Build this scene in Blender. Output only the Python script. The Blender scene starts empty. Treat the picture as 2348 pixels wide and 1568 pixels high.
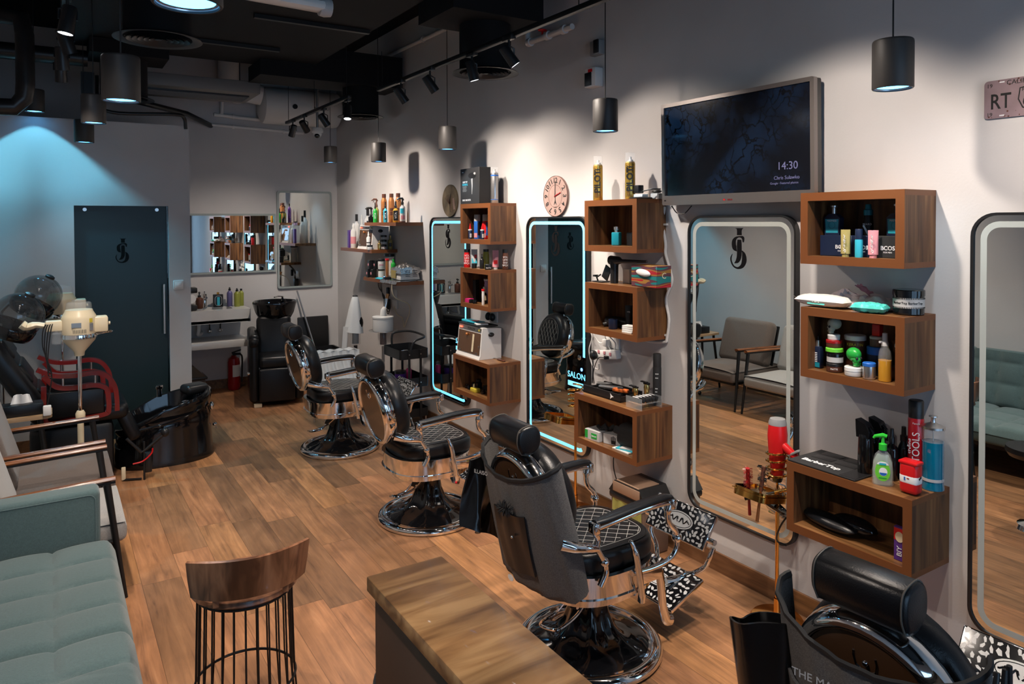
import bpy, bmesh, math, random
from mathutils import Matrix, Vector, Euler
random.seed(7)
PI = math.pi
S = bpy.context.scene
COL = S.collection
# ---------------------------------------------------------------- camera
cam_d = bpy.data.cameras.new('camera')
cam = bpy.data.objects.new('camera', cam_d)
COL.objects.link(cam)
YAW, PITCH, ROLL = 0.567884, 0.0198079, 0.0035578
_f = Vector((math.sin(YAW)*math.cos(PITCH), math.cos(YAW)*math.cos(PITCH), -math.sin(PITCH)))
_r = Vector((math.cos(YAW), -math.sin(YAW), 0)); _d = _f.cross(_r)
_c, _s = math.cos(ROLL), math.sin(ROLL)
_r, _d = _c*_r+_s*_d, -_s*_r+_c*_d
_m = Matrix(((_r.x, -_d.x, -_f.x), (_r.y, -_d.y, -_f.y), (_r.z, -_d.z, -_f.z)))
cam.matrix_world = Matrix.Translation((-3.2118, 0, 2.0)) @ _m.to_4x4()
cam_d.sensor_width = 36; cam_d.lens = 1669.85/2348*36
cam_d.shift_y = -(784-541.518)/2348
cam_d.clip_start = 0.02; cam_d.clip_end = 60
S.camera = cam
# ---------------------------------------------------------------- world, exposure
S.view_settings.view_transform = 'Standard'; S.view_settings.look = 'None'
S.view_settings.gamma = 1; S.view_settings.use_curve_mapping = False
S.view_settings.exposure = 0.25
W = bpy.data.worlds.new('daylight'); S.world = W; W.use_nodes = True
W.node_tree.nodes['Background'].inputs[0].default_value = (0.42, 0.68, 1.0, 1)
W.node_tree.nodes['Background'].inputs[1].default_value = 2.6
S.cycles.max_bounces = 7; S.cycles.diffuse_bounces = 3; S.cycles.glossy_bounces = 5
S.cycles.transmission_bounces = 6; S.cycles.transparent_max_bounces = 8
S.cycles.caustics_reflective = False; S.cycles.caustics_refractive = False
S.cycles.sample_clamp_indirect = 3.0; S.cycles.sample_clamp_direct = 12.0
S.cycles.use_denoising = True
WARM = (1.0, 0.86, 0.74); COOL = (0.55, 0.82, 1.0); BLUE = (0.10, 0.52, 1.0)
def light(name, kind, loc, energy, color, target=None, **kw):
    d = bpy.data.lights.new(name, kind); d.energy = energy; d.color = color
    for k, v in kw.items(): setattr(d, k, v)
    o = bpy.data.objects.new(name, d); COL.objects.link(o); o.location = loc
    if target: o.rotation_euler = (Vector(target)-Vector(loc)).to_track_quat('-Z', 'Y').to_euler()
    return o
# daylight coming in through the shop window behind the camera
_p = light('window_portal', 'AREA', (-1.9, -2.25, 1.6), 1, (1, 1, 1), (-1.9, 0, 1.6), shape='RECTANGLE', size=3.2, size_y=2.6)
_p.data.cycles.is_portal = True
# track spots: (lamp position, aim, watts)
SPOTS = [((-.99, 7.82, 2.98), (-1.35, 8.9, .7), .8), ((-.99, 7.41, 2.98), (0, 8.1, 1.75), 1), ((-.97, 6.85, 2.98), (0, 6.95, 1.7), 1),  # first head looks unlit; its light is added to brighten the sink corner
         ((-.95, 6.25, 2.98), (-1.3, 5.6, 0), .9), ((-.9, 5.21, 2.98), (0, 5.1, 1.75), 1), ((-.91, 4.68, 2.98), (0, 4.5, 1.7), 1),
         ((-.88, 4.13, 2.98), (-.35, 4.1, 1.2), 1), ((-.9, 3.65, 2.98), (0, 3.3, 1.7), 1), ((-.9, 1.92, 2.98), (0, 2.1, 1.7), 1),
         ((-.9, 1.1, 2.98), (0, .95, 1.75), .8), ((-.88, 1.55, 2.98), (-1.5, 2.5, 0), 1.3), ((-.88, 2.0, 2.98), (-1.7, 3.5, 0), 1.2)]
LSPOTS = [((-3.12, 3.91, 2.93), (-3.6, 3.9, 0), .6), ((-3.12, 4.37, 2.93), (-2.2, 4.9, .2), 1), ((-3.13, 4.83, 2.93), (-2.9, 5.6, .3), .6), ((-3.13, 5.24, 2.93), (-3.0, 6.3, .4), .6),
          ((-3.12, 1.75, 2.93), (-2.2, 1.6, .4), 1.2), ((-3.12, 2.35, 2.93), (-2.2, 3.0, 0), 1.3), ((-3.12, 2.95, 2.93), (-3.3, 4.0, 0), .35)]
for i, (p, t, e) in enumerate(SPOTS + LSPOTS):
    if not e: continue
    q = Vector(p)+(Vector(t)-Vector(p)).normalized()*.075
    light('track_spot_light', 'SPOT', q, 85*e, WARM, t, spot_size=math.radians(105), spot_blend=1.0, shadow_soft_size=.03)
# pendant lamps: x, y, bottom z
PEND = [(-.4, 8.36, 2.70), (-.4, 6.893, 2.606), (-.4, 5.40, 2.601), (-.4, 3.369, 2.535), (-.4, 1.618, 2.517),
        (-2.94, 3.505, 2.517), (-2.94, 5.629, 2.668), (-2.94, 7.129, 2.68), (-2.94, 1.775, 2.488), (-3.29, 7.47, 2.955)]
for i, (x, y, z) in enumerate(PEND):
    light('pendant_light', 'SPOT', (x, y, z+.012), 230 if i == 9 else 26, COOL if i < 9 else (.20, .72, 1.0), (x, y, 0), spot_size=math.radians(95 if i < 9 else 104), spot_blend=.6 if i < 9 else .3, shadow_soft_size=.03)
# ---------------------------------------------------------------- helpers
MATS = {}
def newmat(name):
    m = bpy.data.materials.new(name); m.use_nodes = True; MATS[name] = m
    nt = m.node_tree; return m, nt, nt.nodes['Principled BSDF']
def mat(name, col, rough=.5, metal=0, spec=.5, emit=None, es=0, trans=0, ior=1.45, alpha=1, bump=0, bscale=60, noise=0, nscale=8, coat=0, sheen=0):
    m, nt, b = newmat(name)
    b.inputs['Base Color'].default_value = (*col, 1); b.inputs['Roughness'].default_value = rough
    b.inputs['Metallic'].default_value = metal; b.inputs['Specular IOR Level'].default_value = spec
    b.inputs['Transmission Weight'].default_value = trans; b.inputs['IOR'].default_value = ior
    b.inputs['Alpha'].default_value = alpha; b.inputs['Coat Weight'].default_value = coat; b.inputs['Coat Roughness'].default_value = .06
    b.inputs['Sheen Weight'].default_value = sheen
    if emit: b.inputs['Emission Color'].default_value = (*emit, 1); b.inputs['Emission Strength'].default_value = es
    if bump or noise:
        tc = nt.nodes.new('ShaderNodeTexCoord'); n = nt.nodes.new('ShaderNodeTexNoise')
        n.inputs['Scale'].default_value = bscale; n.inputs['Detail'].default_value = 4
        nt.links.new(tc.outputs['Object'], n.inputs['Vector'])
        if bump:
            bp = nt.nodes.new('ShaderNodeBump'); bp.inputs['Strength'].default_value = bump; bp.inputs['Distance'].default_value = .004
            nt.links.new(n.outputs['Fac'], bp.inputs['Height']); nt.links.new(bp.outputs['Normal'], b.inputs['Normal'])
        if noise:
            n2 = nt.nodes.new('ShaderNodeTexNoise'); n2.inputs['Scale'].default_value = nscale; n2.inputs['Detail'].default_value = 5
            nt.links.new(tc.outputs['Object'], n2.inputs['Vector'])
            r = nt.nodes.new('ShaderNodeMapRange'); r.inputs['To Min'].default_value = 1-noise; r.inputs['To Max'].default_value = 1+noise
            r.inputs['From Min'].default_value = .3; r.inputs['From Max'].default_value = .7
            nt.links.new(n2.outputs['Fac'], r.inputs['Value'])
            mx = nt.nodes.new('ShaderNodeVectorMath'); mx.operation = 'SCALE'; mx.inputs[0].default_value = col
            nt.links.new(r.outputs[0], mx.inputs['Scale']); nt.links.new(mx.outputs[0], b.inputs['Base Color'])
    return m
def woodmat(name, c1, c2, c3, rough=.45, scale=(30, 2.2, 30), spec=.5, coat=0, dist=2.5):
    """streaky wood, grain along the axis with the small scale"""
    m, nt, b = newmat(name); L = nt.links
    tc = nt.nodes.new('ShaderNodeTexCoord'); mp = nt.nodes.new('ShaderNodeMapping'); mp.inputs['Scale'].default_value = scale
    n = nt.nodes.new('ShaderNodeTexNoise'); n.inputs['Scale'].default_value = 1.0; n.inputs['Detail'].default_value = 7; n.inputs['Distortion'].default_value = dist*.3
    n2 = nt.nodes.new('ShaderNodeTexNoise'); n2.inputs['Scale'].default_value = .28; n2.inputs['Detail'].default_value = 3
    L.new(tc.outputs['Object'], mp.inputs['Vector']); L.new(mp.outputs[0], n.inputs['Vector']); L.new(mp.outputs[0], n2.inputs['Vector'])
    r = nt.nodes.new('ShaderNodeValToRGB'); e = r.color_ramp.elements
    e[0].position = .36; e[0].color = (*c1, 1); e[1].position = .66; e[1].color = (*c3, 1); k = e.new(.5); k.color = (*c2, 1)
    L.new(n.outputs['Fac'], r.inputs[0])
    mr = nt.nodes.new('ShaderNodeMapRange'); mr.inputs['From Min'].default_value = .3; mr.inputs['From Max'].default_value = .7
    mr.inputs['To Min'].default_value = .62; mr.inputs['To Max'].default_value = 1.25; L.new(n2.outputs['Fac'], mr.inputs['Value'])
    v = nt.nodes.new('ShaderNodeVectorMath'); v.operation = 'SCALE'; L.new(r.outputs[0], v.inputs[0]); L.new(mr.outputs[0], v.inputs['Scale'])
    L.new(v.outputs[0], b.inputs['Base Color']); b.inputs['Roughness'].default_value = rough; b.inputs['Specular IOR Level'].default_value = spec
    b.inputs['Coat Weight'].default_value = coat
    return m
def floormat():
    m, nt, b = newmat('floor_planks'); L = nt.links; N = nt.nodes.new
    def math_(op, a, bb=None):
        n = N('ShaderNodeMath'); n.operation = op
        for i, v in enumerate((a, bb)):
            if v is None: continue
            if isinstance(v, (int, float)): n.inputs[i].default_value = v
            else: L.new(v, n.inputs[i])
        return n.outputs[0]
    tc = N('ShaderNodeTexCoord'); sp = N('ShaderNodeSeparateXYZ'); L.new(tc.outputs['Object'], sp.inputs[0])
    PW, PL = .1985, 1.29
    u = math_('DIVIDE', math_('ADD', sp.outputs['X'], 1.805), PW); row = math_('FLOOR', u)
    w = N('ShaderNodeTexWhiteNoise'); w.noise_dimensions = '1D'; L.new(row, w.inputs['W'])
    v = math_('ADD', math_('DIVIDE', sp.outputs['Y'], PL), w.outputs['Value']); colm = math_('FLOOR', v)
    idc = math_('ADD', math_('MULTIPLY', row, 17.3), math_('MULTIPLY', colm, 5.17))
    w2 = N('ShaderNodeTexWhiteNoise'); w2.noise_dimensions = '1D'; L.new(idc, w2.inputs['W'])
    cb = N('ShaderNodeCombineXYZ')
    L.new(math_('MULTIPLY', sp.outputs['X'], 26.0), cb.inputs[0]); L.new(math_('MULTIPLY', sp.outputs['Y'], 1.6), cb.inputs[1]); L.new(math_('MULTIPLY', w2.outputs['Value'], 40.0), cb.inputs[2])
    n = N('ShaderNodeTexNoise'); n.inputs['Scale'].default_value = 1.0; n.inputs['Detail'].default_value = 8; n.inputs['Roughness'].default_value = .62; n.inputs['Distortion'].default_value = .9
    L.new(cb.outputs[0], n.inputs['Vector'])
    cb2 = N('ShaderNodeCombineXYZ'); L.new(math_('MULTIPLY', sp.outputs['X'], 5.0), cb2.inputs[0]); L.new(math_('MULTIPLY', sp.outputs['Y'], 2.2), cb2.inputs[1]); L.new(math_('MULTIPLY', w2.outputs['Value'], 90.0), cb2.inputs[2])
    n2 = N('ShaderNodeTexNoise'); n2.inputs['Scale'].default_value = 1.0; n2.inputs['Detail'].default_value = 4; n2.inputs['Distortion'].default_value = 1.2; L.new(cb2.outputs[0], n2.inputs['Vector'])
    rp = N('ShaderNodeValToRGB'); e = rp.color_ramp.elements
    e[0].position = .22; e[0].color = (.09, .048, .030, 1); e[1].position = .78; e[1].color = (.47, .27, .145, 1)
    k = e.new(.42); k.color = (.285, .150, .078, 1); k = e.new(.58); k.color = (.37, .195, .098, 1)
    L.new(n.outputs['Fac'], rp.inputs[0])
    tone = N('ShaderNodeValToRGB'); e = tone.color_ramp.elements
    e[0].position = 0; e[0].color = (.56, .56, .57, 1); e[1].position = 1; e[1].color = (1.42, 1.28, 1.05, 1)
    k = e.new(.35); k.color = (1.0, .93, .86, 1); k = e.new(.65); k.color = (1.12, .98, .9, 1); k = e.new(.82); k.color = (.78, .76, .74, 1)
    L.new(w2.outputs['Value'], tone.inputs[0])
    mx = N('ShaderNodeMix'); mx.data_type = 'RGBA'; mx.blend_type = 'MULTIPLY'; mx.inputs[0].default_value = 1
    L.new(rp.outputs[0], mx.inputs[6]); L.new(tone.outputs[0], mx.inputs[7])
    mr = N('ShaderNodeMapRange'); mr.inputs['From Min'].default_value = .3; mr.inputs['From Max'].default_value = .7; mr.inputs['To Min'].default_value = .72; mr.inputs['To Max'].default_value = 1.2
    L.new(n2.outputs['Fac'], mr.inputs['Value'])
    fu = math_('ABSOLUTE', math_('SUBTRACT', math_('FRACT', u), .5)); fv = math_('ABSOLUTE', math_('SUBTRACT', math_('FRACT', v), .5))
    gap = math_('MAXIMUM', math_('GREATER_THAN', fu, .493), math_('GREATER_THAN', fv, .4987))
    sc = math_('MULTIPLY', mr.outputs[0], math_('SUBTRACT', 1.0, math_('MULTIPLY', gap, .5)))
    vm = N('ShaderNodeVectorMath'); vm.operation = 'SCALE'; L.new(mx.outputs[2], vm.inputs[0]); L.new(sc, vm.inputs['Scale'])
    L.new(vm.outputs[0], b.inputs['Base Color']); b.inputs['Roughness'].default_value = .34; b.inputs['Specular IOR Level'].default_value = .35
    bp = N('ShaderNodeBump'); bp.inputs['Strength'].default_value = .25; bp.inputs['Distance'].default_value = .002
    L.new(math_('SUBTRACT', n.outputs['Fac'], gap), bp.inputs['Height']); L.new(bp.outputs[0], b.inputs['Normal'])
floormat()
mat('wall_paint', (.58, .565, .56), .75, bump=.12, bscale=90, noise=.03, nscale=2.5)
mat('ceiling_black', (.008, .008, .009), .9, spec=.2); mat('tv_silver', (.36, .32, .30), .3, .85); mat('tv_text', (.1, .1, .18), .5, emit=(.10, .11, .26), es=.3); mat('unit_grey', (.17, .165, .16), .5); mat('pendant_grey', (.026, .024, .023), .5, bump=.05); mat('duct_black', (.007, .007, .008), .75, spec=.25)
mat('white_pl', (.72, .71, .69), .45); mat('white_gloss', (.8, .8, .78), .15); mat('cream', (.72, .62, .43), .3)
mat('black_pl', (.012, .012, .013), .35); mat('black_mt', (.016, .016, .017), .7); mat('black_metal', (.014, .014, .015), .4, .3)
mat('gloss_black', (.005, .005, .006), .07, spec=.5, coat=.3); mat('leather', (.006, .0065, .008), .30, bump=.15, bscale=260, spec=.45)
mat('chrome', (.88, .87, .86), .06, 1); mat('steel', (.62, .61, .6), .28, 1); mat('gold', (.95, .50, .12), .12, 1); mat('gold_satin', (.85, .60, .22), .25, 1)
mat('mirror', (.86, .9, .88), .0, 1); mat('back_shell', (.075, .036, .018), .15, .0, spec=.5, coat=.5)
mat('glass', (.95, .98, 1), .02, trans=1, ior=1.45); mat('clear', (.85, .9, .92), .05, trans=.0, alpha=.13, spec=1.0, coat=1)
mat('smoke', (.03, .034, .038), .04, alpha=.5, spec=.9, coat=1); mat('frost', (.40, .43, .41), .5); mat('frost_door', (.022, .040, .044), .32, spec=.3)
mat('led', (.2, .7, 1), .5, emit=(.13, .55, .95), es=1.35); mat('lens_blue', (.3, .7, 1), .5, emit=(.08, .45, 1.0), es=7); mat('lens_white', (1, 1, 1), .5, emit=(.9, .92, 1.0), es=30)
mat('decal', (.004, .004, .005), .8, spec=.1); mat('decal_door', (.003, .005, .006), .6, spec=.1); mat('mirror_edge', (.30, .34, .33), .35)
woodmat('box_wood', (.065, .023, .007), (.135, .054, .018), (.22, .10, .034), .5, (22, 22, 1.8))
mat('box_rim', (.165, .056, .017), .42, bump=.05); woodmat('shelf_top', (.10, .045, .016), (.20, .09, .032), (.30, .15, .06), .3, (26, 2.2, 26))
woodmat('skirting', (.11, .050, .022), (.19, .088, .038), (.26, .125, .056), .45, (20, 2.2, 20))
woodmat('desk_wood', (.13, .062, .024), (.25, .130, .052), (.37, .215, .095), .34, (2.6, 20, 20), coat=.1, spec=.35); mat('desk_side', (.055, .027, .017), .4)
woodmat('walnut', (.09, .036, .018), (.17, .072, .036), (.26, .12, .062), .3, (24, 24, 3), coat=.15); woodmat('rail_wood', (.12, .038, .012), (.22, .075, .022), (.32, .13, .04), .22, (3, 30, 30), coat=.5)
woodmat('oak', (.30, .19, .10), (.42, .28, .16), (.52, .37, .22), .4, (4, 30, 30))
mat('green_fabric', (.072, .118, .122), .95, bump=.5, bscale=420, noise=.12, nscale=140, sheen=.3); mat('grey_fabric', (.115, .090, .077), .95, bump=.5, bscale=420, noise=.15, nscale=160, sheen=.2)
mat('beige_fabric', (.31, .295, .28), .95, bump=.5, bscale=420, noise=.1, nscale=160, sheen=.2); mat('apron_grey', (.115, .108, .104), .9, bump=.5, bscale=380, noise=.25, nscale=200)
mat('red_wood', (.20, .010, .008), .2, coat=.5); mat('red', (.62, .012, .015), .28); mat('dark_red', (.30, .008, .010), .3); mat('green', (.02, .36, .05), .3); mat('lime', (.16, .62, .05), .35)
mat('blue', (.02, .13, .50), .35); mat('teal', (.01, .22, .30), .3); mat('cyan', (.04, .42, .55), .35); mat('navy', (.008, .016, .045), .4); mat('purple', (.09, .03, .22), .35); mat('lilac', (.42, .30, .50), .45)
mat('pink', (.62, .25, .28), .45); mat('magenta', (.55, .02, .16), .4); mat('yellow', (.62, .50, .05), .4); mat('olive', (.28, .30, .05), .35); mat('mustard', (.34, .27, .09), .4); mat('copper', (.55, .22, .075), .28, .55)
mat('amber', (.62, .30, .03), .1, coat=.5); mat('brown', (.10, .035, .02), .4); mat('silver', (.62, .62, .62), .25, .9); mat('gold_can', (.58, .36, .07), .2, .75); mat('grey', (.25, .25, .25), .5); mat('light_grey', (.5, .5, .5), .5)
mat('text_white', (.85, .85, .85), .6); mat('text_black', (.01, .01, .01), .6); mat('barbicide', (.0, .17, .30), .05, coat=1); mat('marble', (.66, .65, .63), .2, noise=.06, nscale=3)
mat('mint', (.08, .55, .48), .3); mat('towel', (.72, .74, .74), .95, bump=.6, bscale=220); mat('plastic_bag', (.78, .66, .66), .4); mat('foil', (.8, .8, .8), .22, .95, bump=.9, bscale=60)
mat('clear_wrap', (.8, .83, .84), .18, alpha=.85, bump=.9, bscale=24, coat=.6); mat('clock_face', (.36, .245, .215), .7, noise=.12, nscale=14); mat('clock_dark', (.17, .13, .08), .6, noise=.5, nscale=9)
mat('plate_pink', (.26, .185, .20), .4, noise=.12, nscale=14); mat('tissue', (.8, .8, .8), .9); mat('skull_grey', (.33, .34, .27), .5); mat('led_red', (1, .1, .05), .5, emit=(1, .06, .03), es=5); mat('led_dot', (.1, .3, 1), .5, emit=(.08, .25, 1), es=6)
mat('bin_brown', (.14, .09, .065), .45); mat('bin_gold', (.34, .22, .15), .35, .2); mat('bin_bag', (.36, .36, .10), .4, alpha=.85)

class MB:
    """collects shapes; build() links them as one mesh object"""
    def __init__(s, mx=None): s.bm = bmesh.new(); s.mats = []; s.M = mx or Matrix(); s.flat = False
    def mi(s, m):
        if m not in s.mats: s.mats.append(m)
        return s.mats.index(m)
    def add(s, verts, faces, m, mx=None):
        T = s.M @ mx if mx is not None else s.M
        vs = [s.bm.verts.new(T @ Vector(v)) for v in verts]; i = s.mi(m)
        for f in faces:
            try: fc = s.bm.faces.new([vs[k] for k in f]); fc.material_index = i; fc.smooth = True
            except ValueError: pass
        return s
    def box(s, c, size, m, bev=0, rot=None, seg=2, mx=None, taper=1):
        b = bmesh.new(); bmesh.ops.create_cube(b, size=1)
        for v in b.verts:
            k = taper if v.co.z > 0 else 1
            v.co = Vector((v.co.x*size[0]*k, v.co.y*size[1]*k, v.co.z*size[2]))
        if bev: bmesh.ops.bevel(b, geom=b.edges[:]+b.verts[:], offset=min(bev, min(size)*.49), segments=seg, affect='EDGES', profile=.5)
        b.verts.index_update()
        T = Matrix.Translation(c) @ (Euler(rot).to_matrix().to_4x4() if rot else Matrix())
        if mx is not None: T = mx @ T
        s.add([v.co for v in b.verts], [[v.index for v in f.verts] for f in b.faces], m, T); b.free(); return s
    def lathe(s, prof, m, c=(0, 0, 0), seg=20, mx=None, sx=1, sy=1, fn=None, cap=True):
        vs, fs = [], []; n = len(prof)
        for k, (r, z) in enumerate(prof):
            for j in range(seg):
                a = 2*PI*j/seg; q = fn(a, k) if fn else 1
                vs.append((r*q*math.cos(a)*sx, r*q*math.sin(a)*sy, z))
        for k in range(n-1):
            for j in range(seg):
                j2 = (j+1) % seg; fs.append((k*seg+j, k*seg+j2, (k+1)*seg+j2, (k+1)*seg+j))
        if cap:
            if prof[0][0] > 1e-5: fs.append(tuple(range(seg))[::-1])
            if prof[-1][0] > 1e-5: fs.append(tuple((n-1)*seg+j for j in range(seg)))
        T = Matrix.Translation(c)
        if mx is not None: T = mx @ T
        return s.add(vs, fs, m, T)
    def cyl(s, p, q, r, m, seg=14, r2=None):
        p, q = Vector(p), Vector(q); d = q-p; L = d.length
        T = Matrix.Translation(p) @ d.to_track_quat('Z', 'Y').to_matrix().to_4x4()
        return s.lathe([(r, 0), (r if r2 is None else r2, L)], m, mx=T, seg=seg)
    def tube(s, pts, r, m, seg=8, closed=False, flat=1):
        pts = [Vector(p) for p in pts]; n = len(pts); vs, fs = [], []
        rs = r if isinstance(r, (list, tuple)) else [r]*n; up = None
        for k in range(n):
            a = pts[(k-1) % n] if (k or closed) else pts[0]; b = pts[(k+1) % n] if (k < n-1 or closed) else pts[-1]
            t = (b-a).normalized()
            if up is None: up = Vector((0, 0, 1)) if abs(t.z) < .9 else Vector((1, 0, 0))
            sd = t.cross(up)
            if sd.length < 1e-4: sd = t.cross(Vector((0, 1, 0)))
            sd.normalize(); up = sd.cross(t).normalized()
            for j in range(seg):
                an = 2*PI*j/seg; vs.append(pts[k]+(sd*math.cos(an)+up*math.sin(an)*flat)*rs[k])
        for k in range(n if closed else n-1):
            k2 = (k+1) % n
            for j in range(seg):
                j2 = (j+1) % seg; fs.append((k*seg+j, k*seg+j2, k2*seg+j2, k2*seg+j))
        if not closed: fs += [tuple(range(seg))[::-1], tuple((n-1)*seg+j for j in range(seg))]
        return s.add(vs, fs, m)
    def prism(s, out, z0, z1, m, mx=None, m2=None):
        n = len(out); vs = [(x, y, z0) for x, y in out]+[(x, y, z1) for x, y in out]
        fs = [tuple(range(n))[::-1], tuple(range(n, 2*n))]; s.add(vs, fs, m2 or m, mx)
        return s.add(vs, [(i, (i+1) % n, n+(i+1) % n, n+i) for i in range(n)], m, mx)
    def ring(s, out, inn, z0, z1, m, mx=None):
        """frame between two outlines with equal point counts"""
        n = len(out); vs = [(x, y, z0) for x, y in out]+[(x, y, z0) for x, y in inn]+[(x, y, z1) for x, y in out]+[(x, y, z1) for x, y in inn]; fs = []
        for i in range(n):
            j = (i+1) % n
            fs += [(i, j, n+j, n+i), (2*n+i, 3*n+i, 3*n+j, 2*n+j), (i, 2*n+i, 2*n+j, j), (n+i, n+j, 3*n+j, 3*n+i)]
        return s.add(vs, fs, m, mx)
    def ell(s, c, rad, m, seg=18, rings=10, mx=None):
        return s.lathe([(math.sin(PI*k/rings)*1.0 if 0 < k < rings else 0.0001, -math.cos(PI*k/rings)) for k in range(rings+1)], m, seg=seg, cap=False,
                       mx=(mx if mx is not None else Matrix()) @ Matrix.Translation(c) @ Matrix.Diagonal((*rad, 1)))
    def grid(s, fn, nu, nv, m, thick=0, mx=None):
        P = [[Vector(fn(i/nu, j/nv)) for j in range(nv+1)] for i in range(nu+1)]
        vs = [p for row in P for p in row]; f = lambda i, j: i*(nv+1)+j
        fs = [(f(i, j), f(i+1, j), f(i+1, j+1), f(i, j+1)) for i in range(nu) for j in range(nv)]
        if thick:
            N = len(vs); nn = []
            for i in range(nu+1):
                for j in range(nv+1):
                    a = P[min(i+1, nu)][j]-P[max(i-1, 0)][j]; b = P[i][min(j+1, nv)]-P[i][max(j-1, 0)]
                    c = a.cross(b); nn.append(P[i][j]-c.normalized()*thick if c.length else P[i][j])
            vs = vs+nn; fs = fs+[tuple(N+k for k in q)[::-1] for q in fs]
            for i in range(nu): fs += [(f(i, 0), N+f(i, 0), N+f(i+1, 0), f(i+1, 0)), (f(i, nv), f(i+1, nv), N+f(i+1, nv), N+f(i, nv))]
            for j in range(nv): fs += [(f(0, j), f(0, j+1), N+f(0, j+1), N+f(0, j)), (f(nu, j), N+f(nu, j), N+f(nu, j+1), f(nu, j+1))]
        return s.add(vs, fs, m, mx)
    def text(s, t, size, m, mx, ext=.0004, wrap=None, bold=0, sx=1):
        """lettering in the local XY plane of mx, centred; wrap=r bends it round a cylinder of radius r"""
        cu = bpy.data.curves.new('t', 'FONT'); cu.body = t; cu.size = size; cu.align_x = 'CENTER'; cu.align_y = 'CENTER'; cu.extrude = ext; cu.resolution_u = 3; cu.offset = bold
        o = bpy.data.objects.new('t', cu); COL.objects.link(o); dg = bpy.context.evaluated_depsgraph_get()
        me = bpy.data.meshes.new_from_object(o.evaluated_get(dg)); vs = [v.co.copy() for v in me.vertices]; fs = [list(p.vertices) for p in me.polygons]
        bpy.data.objects.remove(o); bpy.data.curves.remove(cu); bpy.data.meshes.remove(me)
        for v in vs: v.x *= sx
        if wrap:
            for v in vs:
                a = v.x/wrap; rr = wrap+.0006+v.z; v.x, v.z = rr*math.sin(a), rr*math.cos(a)
        return s.add(vs, fs, m, mx)
    def build(s, name, parent=None, ang=38):
        """link as one mesh object"""
        me = bpy.data.meshes.new(name)
        bmesh.ops.recalc_face_normals(s.bm, faces=s.bm.faces[:])
        s.bm.to_mesh(me); s.bm.free()
        for m in s.mats: me.materials.append(MATS[m])
        me.set_sharp_from_angle(angle=math.radians(ang))
        o = bpy.data.objects.new(name, me); COL.objects.link(o)
        if parent: o.parent = parent
        return o
def tag(o, label=None, cat=None, group=None, kind=None):
    if label: o['label'] = label
    if cat: o['category'] = cat
    if group: o['group'] = group
    if kind: o['kind'] = kind
    return o
def thing(name, label, cat, loc=(0, 0, 0), rz=0, group=None):
    o = bpy.data.objects.new(name, None); COL.objects.link(o); o.location = loc; o.rotation_euler = (0, 0, rz); o.empty_display_size = .1
    return tag(o, label, cat, group)
def copy_tree(o, parent=None):
    c = o.copy(); COL.objects.link(c); c.parent = parent
    for ch in list(o.children): copy_tree(ch, c)
    return c
def Rz(a): return Matrix.Rotation(a, 4, 'Z')
def Ry(a): return Matrix.Rotation(a, 4, 'Y')
def Rx(a): return Matrix.Rotation(a, 4, 'X')
def Tr(*p): return Matrix.Translation(p)
def rrect(w, h, r, n=6, cx=0, cy=0):
    o = []
    for sx, sy, a0 in ((1, 1, 0), (-1, 1, 90), (-1, -1, 180), (1, -1, 270)):
        for k in range(n+1):
            a = math.radians(a0+90*k/n); o.append((cx+sx*(w/2-r)+r*math.cos(a), cy+sy*(h/2-r)+r*math.sin(a)))
    return o
def oval(a, b, n=32): return [(a*math.cos(2*PI*k/n), b*math.sin(2*PI*k/n)) for k in range(n)]
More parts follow.
